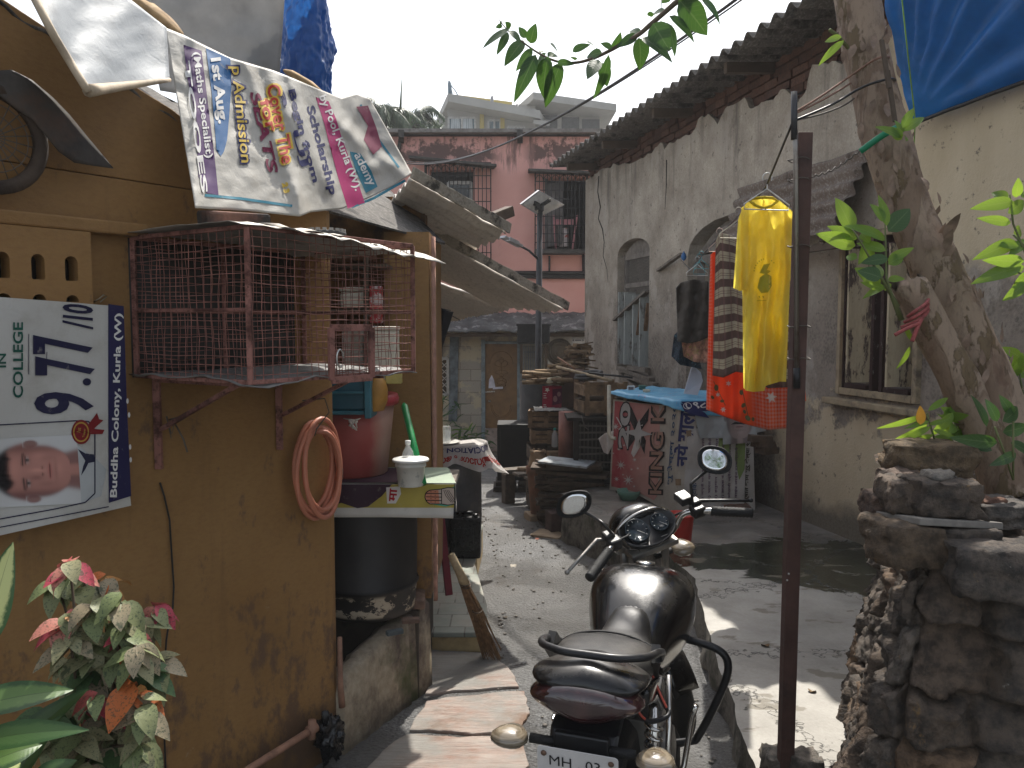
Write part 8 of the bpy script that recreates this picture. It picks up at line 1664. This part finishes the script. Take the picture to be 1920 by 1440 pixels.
rock("loose_stone", "round brown stone tucked behind the rounded one", 1672, 886, 1742, 930, 2.26, .12, (.12, .085, .07), rnd=.5); rock("loose_stone", "small reddish stone at the wall's upper left shoulder", 1640, 930, 1700, 978, 2.18, .12, (.11, .07, .055), rnd=.4)
rock("loose_stone", "grey slab stone under the leaf litter by the tree trunk", 1846, 950, 1960, 994, 2.1, .16, (.12, .115, .11), rnd=.2); rock("loose_stone", "small reddish stone on the grey slab by the trunk", 1846, 938, 1890, 956, 2.14, .06, (.16, .07, .045), rnd=.5)
b = MB(); b.box(at(1781, 986, 2.06) + Vector((0, .06, 0)), (.245, .17, .018), M=Matrix.Rotation(.22, 4, 'Z') @ Matrix.Rotation(.10, 4, 'Y') @ Matrix.Rotation(-.12, 4, 'X')); solo(b, "flat_tile", M("grey_tile", (.20, .185, .165), .8, var=.3, sc=12, dirt=(.09, .08, .07)), "thin flat grey tile laid between the blocks of the wall top", "tile", bevel=.003)
rock("loose_stone", "pale rubble lump at the foot of the steel post", 1445, 1428, 1500, 1482, 2.72, .14, (.20, .19, .17)); rock("loose_stone", "pale rubble lump between the steel post and the stone wall", 1494, 1430, 1548, 1480, 2.66, .12, (.19, .175, .155))
# ================================================================ tree
def m_bark():
    g = G("peeling_bark"); n = g.noise((7, 7, 3.2), 7, .6, dist=.8); p = g.ramp(n, .46, .50); q = g.ramp(g.noise((11, 11, 5), 7, .65, off=(4, 1, 0)), .55, .58); f = g.noise((60, 60, 25), 5, .7)
    col = g.mix(p, (.21, .145, .10), (.29, .215, .155)); col = g.mix(q, col, (.155, .11, .062)); col = g.mix(g.ramp(g.noise((9, 9, 4), 6, off=(0, 7, 7)), .60, .64), col, (.165, .105, .072)); col = g.mix(g.ramp(f, .5, .75), col, g.mix(.5, col, (.05, .035, .025)))
    return g.bsdf(col, .75, 0, g.bump(g.math('ADD', g.mul(p, .7), g.math('ADD', q, g.mul(f, .5))), .7, .008), .3)
MBARK = m_bark()
tr = thing("guava_tree", "leaning tree with peeling bark, a tied broken stub and leafy sprouts", "tree", at(1890, 880, 2.62))
def trunk(pts, jag=0):
    b = MB(); P = dense([at(x, y, Y) for x, y, h, Y in pts], 8); Rr = []
    for i in range(len(P)): t = i / 8; k = min(int(t), len(pts) - 2); Rr.append(lerp(pts[k][2] * pts[k][3], pts[k + 1][2] * pts[k + 1][3], t - k) / F * lerp(.92, .76, min(1, t / 4)))
    n = 40; secs = []
    for i, (p, r) in enumerate(zip(P, Rr)):
        T = (P[min(len(P) - 1, i + 1)] - P[max(0, i - 1)]).normalized(); x = T.cross(Vector((0, 1, 0))).normalized(); y = T.cross(x); row = []
        for j in range(n):
            a = 2 * pi * j / n; d = x * cos(a) + y * sin(a); q = p + d * r; nn = 1 + .09 * fbm((q.x * 6, q.y * 6, q.z * 4)) + .05 * fbm((q.x * 22, q.y * 22, q.z * 9)); row.append(p + d * r * nn + (T * (-jag * abs(fbm((a * 2, 1, 2)) * 2 + .4 * sin(a * 5)))) * (1 if jag and i == 0 else 0))
        secs.append(row)
    b.loft(secs); return b
TP = [(1594, -110, 45, 2.95), (1612, 30, 46, 2.9), (1634, 150, 47, 2.86), (1664, 270, 50, 2.82), (1704, 390, 53, 2.78), (1752, 500, 58, 2.74), (1806, 620, 63, 2.70), (1858, 740, 68, 2.66), (1896, 840, 76, 2.62), (1915, 930, 90, 2.6)]
part(trunk(TP), "trunk", MBARK, tr); part(trunk([(1712, 548, 34, 2.56), (1738, 600, 38, 2.56), (1780, 680, 40, 2.55), (1822, 765, 44, 2.55), (1862, 850, 52, 2.55), (1885, 920, 60, 2.55)], .05), "broken_stub", MBARK, tr)
b = MB()
for i in range(90):
    k = random.choice(TP[1:9]); j = min(8, TP.index(k) + 1); k2 = TP[j]; t = U(0, 1); cx, cy, hw, Y = [lerp(k[q], k2[q], t) for q in range(4)]; a = U(-.95, .95); c = at(cx + hw * sin(a * 1.4), cy, Y) ; c.y -= hw * Y / F * cos(a * 1.4) * 1.01; L = U(.02, .07); d = Vector((-.25 + U(-.15, .15), U(-.25, .05), U(.6, 1) * random.choice((1, -1)))).normalized(); b.leaf(c, d, Vector((sin(a), -1, 0)), L, L * U(.25, .5), U(-.5, .7), .2, n=4)
b.leaf(at(1770, 450, 2.66), (.25, -.1, .9), (0, -1, 0), .09, .035, -.5); b.leaf(at(1772, 470, 2.66), (.05, -.1, .9), (0, -1, 0), .07, .03, -.4); part(b, "bark_flakes", M("bark_flake", (.24, .17, .125), .8, var=.4, sc=20), tr)
MROPE = M("red_rope", (.26, .065, .06), .85, var=.4, sc=60); MTWI = M("brown_twine", (.21, .12, .085), .85, var=.4, sc=60)
def wrap(pts, r, mat, name, lab, cat): b = MB(); b.tube(dense(pts, 6), r, 7); return solo(b, name, mat, lab, cat)
rp = thing("red_rope", "knotted red rope tying the broken stub to the leaning trunk", "rope", at(1700, 610, 2.45)); b = MB()
for dy in (0, 10, 20): b.tube(dense([at(1690 + dy * .6, 600 - dy + 14, 2.47), at(1715, 604 - dy, 2.44), at(1735, 590 - dy, 2.46), at(1742, 574 - dy * .8, 2.54)], 6), .0055, 7)
b.tube(dense([at(1738, 575, 2.48), at(1722, 610, 2.43), at(1710, 640, 2.42)], 5), .0065, 7); b.tube(dense([at(1724, 606, 2.43), at(1700, 616, 2.42), at(1678, 628, 2.42)], 5), .0055, 7); part(b, "knot", MROPE, rp)
PTop = Yp - .02
wrap([at(1488, 212, PTop), at(1540, 180, 2.75), at(1598, 140, 2.82), at(1640, 112, 2.72), at(1664, 106, 2.76), at(1668, 112, 2.9)], .0038, MTWI, "brown_twine", "upper brown twine tied from the steel post round the leaning trunk", "twine"); wrap([at(1489, 214, PTop), at(1545, 186, 2.75), at(1602, 152, 2.84)], .0034, MTWI, "brown_twine", "second brown twine just below the upper one", "twine")
wrap([at(1490, 226, PTop), at(1560, 196, 2.75), at(1612, 166, 2.74), at(1650, 152, 2.70), at(1676, 148, 2.76), at(1680, 160, 2.9)], .0042, MBLK, "black_wire", "black wire running from the steel post round the leaning trunk", "wire"); wrap([at(1490, 226, PTop), at(1540, 214, 2.75), at(1585, 196, 2.8), at(1610, 176, 2.84)], .003, MATS["old_wire"], "dark_wire", "knotted dark wire hanging under the black one", "wire")
b = MB(); b.tube([at(1506, 333, PTop).lerp(at(1612, 282, 2.74), i / 40) + Vector((0, .004 * sin(i * 1.4), .004 * cos(i * 1.4) - .02 * sin(pi * i / 40))) for i in range(41)], .0026, 5); solo(b, "twisted_wire", MATS["old_wire"], "thin twisted rusty wire from the post to the green hose piece", "wire")
b = MB(); b.tube(dense([at(1613, 284, 2.70), at(1640, 264, 2.68), at(1668, 246, 2.68), at(1690, 236, 2.74)], 5), .0105, 10); solo(b, "green_hose", M("green_hose_skin", (.015, .26, .13), .35, var=.2, trans=.15), "short green hose piece sleeving the wire round the leaning trunk", "hose")
for i, (x_, y_, L) in enumerate(((1653, 120, 45), (1664, 180, 48))): b = MB(); b.beam(at(x_, y_ - L, 2.68 + .05), at(x_ + 14, y_ + L, 2.66 + .03), .014, .008); o = solo(b, "bark_splint", MTIM, ("upper" if i == 0 else "lower") + " thin wooden splint held against the trunk by the wires", "splint")
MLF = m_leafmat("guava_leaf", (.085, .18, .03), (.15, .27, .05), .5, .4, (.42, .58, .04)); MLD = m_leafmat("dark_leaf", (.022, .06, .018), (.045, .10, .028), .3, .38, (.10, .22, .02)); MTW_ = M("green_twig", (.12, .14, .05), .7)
def pl(b, x0, y0, x1, y1, w, Y, dy=0, bend=.25, face=None): a, c = at(x0, y0, Y), at(x1, y1, Y + dy); d = c - a; b.leaf(a, d, face or Vector((U(-.5, .5), -1, U(-.2, .7))), d.length * 1.04, w / F * Y, bend, .18, n=8)
zz = lambda x, y: (1560 + x / 2.77, 380 + y / 2.77)
b = MB()
for x0, y0, x1, y1, w in ((105, 150, 40, -30, 90), (130, 190, -5, 115, 60), (120, 225, -40, 160, 85), (283, 195, 115, 92, 70), (278, 250, 140, 195, 60), (272, 100, 222, 0, 70), (285, 120, 262, -40, 50), (292, 320, 385, 262, 60), (250, 430, 150, 340, 90), (130, 290, 65, 268, 45), (290, 400, 372, 388, 40), (280, 430, 180, 468, 40), (270, 445, 175, 420, 40), (238, 400, 240, 295, 60), (290, 300, 420, 232, 50), (190, 210, 160, 300, 60), (150, 160, 200, 200, 55), (285, 420, 300, 470, 40), (210, 300, 160, 225, 60)): pl(b, *zz(x0, y0), *zz(x1, y1), w / 2.77, 2.5 + U(-.05, .05), U(-.05, .05))
for x0, y0, x1, y1, w in ((1690, 258, 1652, 232, 18), (1690, 250, 1684, 222, 20), (1694, 246, 1736, 212, 18), (1692, 240, 1714, 198, 16), (1690, 262, 1672, 238, 18), (1696, 254, 1704, 260, 12), (1582, 76, 1538, 112, 14), (1578, 70, 1545, 74, 14), (1712, 640, 1700, 612, 16), (1716, 640, 1732, 602, 20), (1706, 650, 1692, 690, 12), (1720, 648, 1750, 640, 12)): pl(b, x0, y0, x1, y1, w, 2.6, U(-.04, .04))
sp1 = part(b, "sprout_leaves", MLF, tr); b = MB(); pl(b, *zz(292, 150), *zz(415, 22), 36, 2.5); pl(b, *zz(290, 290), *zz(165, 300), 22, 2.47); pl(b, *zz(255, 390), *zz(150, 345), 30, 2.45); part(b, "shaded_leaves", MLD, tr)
b = MB(); b.tube([at(1690, 600, 2.5), at(1668, 545, 2.5), at(1662, 520, 2.5), at(1661, 470, 2.5), at(1659, 405, 2.5)], [.009, .006, .004, .003, .002], 6); b.tube([at(1684, 575, 2.5), at(1640, 500, 2.5), at(1612, 450, 2.48), at(1598, 430, 2.48)], [.007, .004, .003, .002], 6); b.tube([at(1590, 90, 2.8), at(1570, 66, 2.75), at(1556, 56, 2.72)], .006, 5); part(b, "sprout_twig", MTW_, tr)
# overhead branch crossing the sky
z7 = lambda x, y: (880 + x / 3.31, y / 3.31); BY = 2.55
b = MB(); bpth = [(1520, -110), (1400, -60), (1290, 10), (1220, 70), (1110, 165), (1050, 215), (960, 265), (870, 315), (760, 365), (650, 390), (540, 380), (430, 330), (330, 260), (240, 190), (180, 115)]; P = [at(*z7(*p), BY) for p in bpth]; b.tube(dense([at(1500, -260, 2.8), at(1420, -120, 2.7)] + P, 4), [lerp(.011, .0012, i / 64) for i in range(65)], 6); part(b, "branch", M("brown_twig", (.10, .075, .05), .8), tr)
b = MB()
for x0, y0, x1, y1, w in ((250, 175, 85, 272, 62), (240, 200, 180, 320, 48), (335, 250, 225, 380, 85), (380, 270, 395, 160, 75), (350, 235, 312, 168, 50), (390, 300, 295, 432, 55), (412, 340, 303, 552, 92), (475, 330, 402, 432, 62), (490, 350, 422, 602, 115), (570, 385, 458, 656, 100), (545, 385, 642, 388, 40), (440, 330, 470, 262, 45), (500, 272, 592, 335, 55), (485, 350, 560, 315, 52), (655, 375, 620, 315, 55), (640, 320, 735, 262, 50), (730, 264, 815, 288, 48), (822, 325, 718, 345, 60), (800, 370, 738, 470, 85), (822, 390, 860, 530, 85), (865, 340, 822, 615, 62), (885, 300, 825, 262, 42), (892, 305, 946, 235, 62), (1042, 215, 930, 280, 60), (1050, 235, 1090, 415, 120), (1065, 230, 1265, 322, 85), (1062, 205, 985, 172, 48), (1140, 145, 1235, 300, 135), (1225, 140, 1302, 292, 62), (1240, 100, 1442, 210, 72), (1212, 65, 1105, 72, 50), (1120, 70, 1130, 112, 38), (1300, 0, 1492, 198, 160), (1440, -5, 1597, 102, 75), (1250, -20, 1200, 10, 40), (205, 160, 165, 165, 30), (200, 150, 182, 108, 14), (250, 190, 315, 235, 45), (250, 180, 235, 140, 45), (1330, -40, 1390, 40, 60)):
    pl(b, *z7(x0, y0), *z7(x1, y1), w / 3.31, BY + U(-.04, .04), U(-.06, .06), U(.1, .5))
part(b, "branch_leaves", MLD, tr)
# crown above and behind the view: shades the laundry, seen in the mirror
b = MB()
def clump(c, n, r, L, W, mb=None):
    for _ in range(n):
        d = Vector((U(-1, 1), U(-1, 1), U(-.6, .6))); mb.leaf(Vector(c) + d * r, (U(-1, 1), U(-1, 1), U(-.9, .3)), (U(-.3, .3), U(-.3, .3), 1), L * U(.7, 1.2), W * U(.8, 1.2), U(.1, .5), .2, n=4)
for c in ((1.5, 4.6, 3.75), (1.2, 4.9, 3.9), (1.9, 4.4, 3.8), (2.1, 5.1, 4.3), (1.15, 4.5, 3.8)): clump(c, 26, .38, .12, .055, b)
for c in ((1.15, .55, 2.85), (.95, .2, 3.1), (1.5, .3, 2.7), (1.2, -.5, 3.5), (2.2, 1.0, 2.9)): clump(c, 46, .35, .13, .06, b)
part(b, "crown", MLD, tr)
b = MB(); t0 = at(1594, -110, 2.95)
for c in ((1.5, 4.6, 3.75), (2.1, 5.1, 4.3), (1.15, .5, 2.8), (1.2, -.5, 3.4)): b.tube(dense([t0, t0.lerp(Vector(c), .5) + Vector((0, 0, .3)), Vector(c)], 5), [lerp(.04, .008, i / 10) for i in range(11)], 6)
part(b, "limb", MBARK, tr)
# saplings and bushes on the bed
def sapling(name, lab, base, leaves, mat, Y, stem=None, grp=None, cat="plant"):
    t = thing(name, lab, cat, at(*base, Y), grp); b = MB()
    for x0, y0, x1, y1, w in leaves: pl(b, x0, y0, x1, y1, w, Y + U(-.04, .04), U(-.06, .06))
    part(b, "leaves", mat, t); b = MB()
    for s in stem: b.tube([at(x, y, Y) for x, y in s], .0032, 5)
    part(b, "stem", MTW_, t); return t
sapling("slender_sapling", "slender sapling with long narrow leaves and one yellow leaf, behind the mossy stone", (1758, 840), [(1735, 778, 1656, 808, 12), (1740, 770, 1788, 738, 12), (1740, 795, 1668, 840, 13), (1742, 790, 1700, 800, 9), (1745, 800, 1690, 828, 12), (1750, 815, 1695, 835, 12), (1752, 820, 1790, 815, 9), (1742, 796, 1780, 786, 9), (1750, 806, 1802, 822, 11)], MLF, 2.42, [[(1738, 775), (1745, 800), (1758, 842)]])
b = MB(); pl(b, 1726, 796, 1726, 762, 18, 2.38, 0, .05, Vector((0, -1, 0))); solo(b, "yellow_leaf", M("yellow_leaf_skin", (.62, .30, .03), .5, trans=.4), "single withered yellow leaf on the slender sapling", "leaf")
sapling("leafy_sapling", "bright bushy sapling against the wall between the slender sapling and trunk", (1812, 870), [(1780 + U(-16, 24), 790 + U(-20, 30), 1780 + U(-40, 50), 775 + U(-20, 50), U(14, 22)) for _ in range(16)] + [(1785, 820, 1760, 838, 14), (1790, 815, 1835, 800, 16)], MLF, 2.55, [[(1790, 790), (1800, 830), (1815, 880)], [(1775, 800), (1800, 860)]])
sapling("dark_bush", "dark green bush leaning over the tree base at the right edge", (1890, 900), [(1850, 800, 1835, 740, 22), (1870, 830, 1800, 825, 26), (1880, 790, 1925, 760, 26), (1880, 810, 1935, 800, 26), (1895, 830, 1945, 850, 24), (1870, 790, 1856, 752, 20), (1860, 845, 1800, 818, 20), (1900, 780, 1880, 745, 18), (1905, 850, 1870, 870, 20)], MLD, 2.32, [[(1865, 800), (1880, 840), (1900, 900)], [(1900, 790), (1900, 900)]])
sapling("broadleaf_bush", "bright green bush with pointed leaves entering the frame at mid right", (1940, 620), [(1890, 372, 1860, 358, 20), (1900, 378, 1840, 385, 24), (1905, 370, 1912, 338, 18), (1890, 400, 1930, 372, 24), (1895, 418, 1846, 408, 18), (1900, 440, 1925, 425, 22), (1905, 452, 1844, 478, 26), (1910, 462, 1870, 455, 16), (1925, 450, 1900, 470, 20), (1915, 500, 1838, 518, 28), (1920, 500, 1880, 515, 18), (1925, 530, 1890, 560, 22), (1930, 510, 1905, 540, 20), (1920, 490, 1860, 490, 24), (1915, 370, 1930, 350, 16)], MLF, 2.45, [[(1893, 365), (1900, 420), (1925, 480), (1945, 640)], [(1885, 500), (1930, 520)], [(1900, 440), (1940, 480)]])
sapling("low_bush", "sunlit bush behind the trunk base at the right edge", (1920, 760), [(1910 + U(-18, 12), 690 + U(-30, 50), 1905 + U(-26, 20), 680 + U(-40, 60), U(16, 24)) for _ in range(14)], MLF, 2.9, [[(1905, 660), (1915, 720), (1925, 780)]])
# ================================================================ plants on the left
g = G("variegated_leaf"); c = g.attr(); r = g.island(); m = g.ramp(g.noise(190, 4, .7), .54, .60); m2 = g.ramp(g.noise(45, 3, .6), .62, .68); col = g.mix(g.mul(g.math('MAXIMUM', m, m2), .72), c, (.035, .062, .035)); MVAR = g.bsdf(col, .5, 0, g.bump(g.noise(90, 3), .3, .003), .35, trans=.2)
sh = thing("variegated_shrub", "pink and cream speckled leafy shrub growing before the orange wall", "shrub", at(185, 1500, 1.72)); YS_ = 1.72; z5 = lambda x, y: (x / 3.27, 1000 + y / 3.27); b = MB(); b2 = MB()
PINK, ORG, CRE, GRN, YEL = [(.46, .11, .10), (.46, .18, .14), (.42, .06, .09)], [(.50, .14, .04), (.42, .20, .06)], [(.28, .27, .15), (.21, .23, .11), (.31, .26, .17), (.19, .23, .10)], [(.07, .13, .05)], [(.30, .26, .035), (.22, .22, .05)]
for k, (x, y, top, n) in enumerate(((430, 190, PINK, 8), (350, 300, CRE, 8), (520, 270, CRE, 7), (650, 290, ORG, 8), (740, 380, CRE, 7), (400, 520, ORG + PINK, 8), (430, 650, CRE, 9), (560, 440, CRE, 7), (620, 600, CRE, 7), (950, 450, PINK, 8), (880, 540, CRE, 7), (790, 640, PINK + ORG, 9), (840, 720, CRE, 8), (700, 930, YEL + PINK, 8), (820, 940, ORG, 6), (600, 1010, PINK, 5), (720, 1060, PINK, 7), (640, 1160, PINK + CRE, 6), (480, 1080, CRE, 8), (880, 1060, CRE, 8), (920, 860, GRN, 8), (560, 850, GRN, 8), (330, 1230, CRE, 8), (480, 1260, CRE, 8), (720, 1260, CRE, 8), (840, 1190, CRE, 7), (640, 1330, GRN + CRE, 9), (560, 700, CRE, 9), (700, 800, CRE, 9), (520, 960, CRE + GRN, 9), (760, 540, CRE, 8), (600, 1240, CRE, 9), (860, 1300, CRE, 8), (420, 800, CRE, 8), (540, 1400, CRE, 9), (420, 1370, CRE, 8), (780, 1380, GRN, 8), (960, 780, CRE, 6), (300, 1130, GRN, 7))):
    Yc = YS_ + U(-.10, .08); c = at(*z5(x, y), Yc); big = 1.5 if top[0] in (YEL[0], ORG[0]) and y > 880 else 1
    for i in range(n):
        a = 2 * pi * i / n + U(-.3, .3); up_ = U(-.75, .15); d = Vector((cos(a), sin(a) * .8 - .25, up_)); cl_ = random.choice(top if i < n * .8 else CRE); s = U(.85, 1.25) * big; b.leaf(c + Vector((0, 0, U(-.02, .015))), d, (0, -.35, 1), .060 * s, .036 * s, U(.3, .8), .25, cl_, n=6)
    b2.tube([c, c.lerp(at(190 + (x - 600) * .03, 1400, YS_ + .05), .6) + Vector((U(-.02, .02), 0, 0)), at(195, 1500, YS_ + .05)], [.0025, .004, .006], 5)
part(b, "leaves", MVAR, sh); part(b2, "stem", M("brown_twig"), sh)
g = G("dumbcane_leaf"); q = g.n("SeparateXYZ"); g.t.links.new(g.uv(), q.inputs[0]); ed = g.math('ABSOLUTE', g.math('SUBTRACT', q.outputs[1], .5)); nn = g.noise(60, 5, .7); m = g.ramp(g.math('ADD', ed, g.mul(g.math('SUBTRACT', nn, .5), .35)), .28, .40); col = g.mix(m, g.attr(), (.03, .075, .022)); rib = g.ramp(ed, 0, .025, 1, 0); col = g.mix(g.mul(rib, .5), col, (.02, .03, .012)); MDUM = g.bsdf(col, .35, 0, g.bump(g.math('FRACT', g.math('ADD', g.mul(q.outputs[0], 14), g.mul(ed, -8))), .2, .004), .5, trans=.25)
dc_ = thing("dumbcane_plant", "broad leaved green dumbcane plant in the bottom left corner", "plant", at(20, 1520, 1.5)); b = MB()
def dl_(x0, y0, x1, y1, w, col, Y=1.5, f=None, bend=.3): a, c = at(x0, y0, Y), at(x1, y1, Y + U(-.05, .1)); d = c - a; b.leaf(a, d, f or Vector((U(-.2, .2), -.8, 1)), d.length * 1.05, w / F * Y, bend, .12, col, n=12)
LG, DG, CG = (.11, .19, .055), (.055, .11, .035), (.36, .40, .17)
dl_(-60, 1330, 112, 1274, 66, LG); dl_(-50, 1395, 112, 1345, 56, DG, 1.45); dl_(-20, 1430, 66, 1388, 60, LG, 1.42); dl_(0, 1440, 100, 1300, 60, DG, 1.6); dl_(-40, 1480, 34, 1412, 70, CG, 1.38); dl_(20, 1480, 74, 1352, 50, DG, 1.55); dl_(60, 1470, 130, 1420, 48, DG, 1.5)
dl_(-30, 1215, 12, 1030, 66, CG, 1.35, Vector((.1, -1, .1)), .1); part(b, "leaves", MDUM, dc_)
b = MB(); b.tube([at(0, 1440, 1.5), at(-10, 1520, 1.5), Vector((at(-10, 1520, 1.5).x, 1.5, 0))], [.012, .016, .018], 8); b.tube([at(-32, 1210, 1.36), at(-34, 1350, 1.4), at(-12, 1500, 1.48)], .008, 6); part(b, "stem", MATS["green_twig"], dc_)
# small plants by the whitewashed wall
for k, (px, pb, hgt_, lab) in enumerate(((826, 800, 60, "leafy potted plant trailing under the trellis window"), (938 - 82, 845, 40, "thin weedy plant by the blue frame of the whitewashed wall"), (888, 845, 34, "grassy tuft in a pot beside the brown door frame"), (818, 838, 36, "spiky plant at the foot of the window behind the glass"))):
    Y = 14.4; c = at(px, pb, Y); t = thing("wall_plant", lab, "plant", c, "plants by the whitewashed wall"); b = MB()
    for _ in range(46): p = c + Vector((U(-.28, .28), U(-.1, .1), U(0, 1) * hgt_ / F * Y)); b.leaf(p, (U(-1, 1), U(-.6, .2), U(-.4, .8)), (0, -.4, 1), U(.10, .26), U(.02, .05), U(.2, .8), n=4)
    part(b, "leaves", MLF if k % 2 else MLD, t); b = MB(); b.tube([c - Vector((0, 0, .15)), c + Vector((.05, 0, hgt_ / F * Y))], .012, 5); part(b, "stem", MTW_, t)
# loose grit and litter along the edges of the lane
b = MB(); random.seed(21)
for _ in range(420):
    Y = U(2.2, 11); px = U(0, 1); xl = table(Y, [(2, -.3), (4.2, -.05), (7, -.15), (11, -.6)]); xr = table(Y, [(2, .7), (4.9, 1.0), (6.5, .6), (7.4, .4), (11, .5)]); x = lerp(xl, xr, (px ** 3 * .5) if random.random() < .5 else 1 - px ** 3 * .5); r = U(.004, .013); b.lathe([(0, -r * .5), (r, -r * .2), (r * .8, r * .4), (0, r * .6)], (x, Y, gz(Y) + r * .3), 6, smooth=False)
o = solo(b, "gravel", m_stone_g if False else M("grit", (.17, .155, .135), .9, var=.5, sc=60), "loose grit scattered along the edges of the lane", "gravel", kind='stuff')
for k, (px, py, w_, c, lab) in enumerate(((962, 1060, .05, (.40, .36, .30), "pale scrap of paper lying in the lane by the tiled step"), (1010, 1010, .035, (.30, .10, .06), "small reddish wrapper lying in the sunlit lane"), (948, 1160, .03, (.09, .06, .03), "dry brown leaf lying in the lane near the broom"), (1440, 1215, .04, (.14, .085, .04), "dry brown leaf lying on the platform left of the steel post"), (1520, 1300, .035, (.17, .11, .05), "dry leaf lying on the platform right of the steel post"))):
    p = onz(px, py, PZ) if px > 1250 else onground(px, py); b = MB(); b.leaf(p + Vector((0, 0, .006)), (U(-1, 1), U(-1, 1), .05), (0, 0, 1), w_ * 1.5, w_, .5, .4); solo(b, "litter_scrap" if k < 2 else "fallen_leaf", M("litter%s" % "abcde"[k], c, .8), lab, "litter" if k < 2 else "leaf")
# ================================================================ hazy air
b = MB(); quadbox(b, -41, 41, -15, 83, -2.0, 17.5); g = G("haze_air"); pv = g.n("VolumePrincipled"); pv.inputs['Color'].default_value = (.86, .88, .90, 1); pv.inputs['Density'].default_value = .0016; pv.inputs['Anisotropy'].default_value = .2
g.t.links.new(pv.outputs[0], g.out.inputs['Volume']); hz = finish(b, "haze", g.m); hz['kind'] = 'stuff'
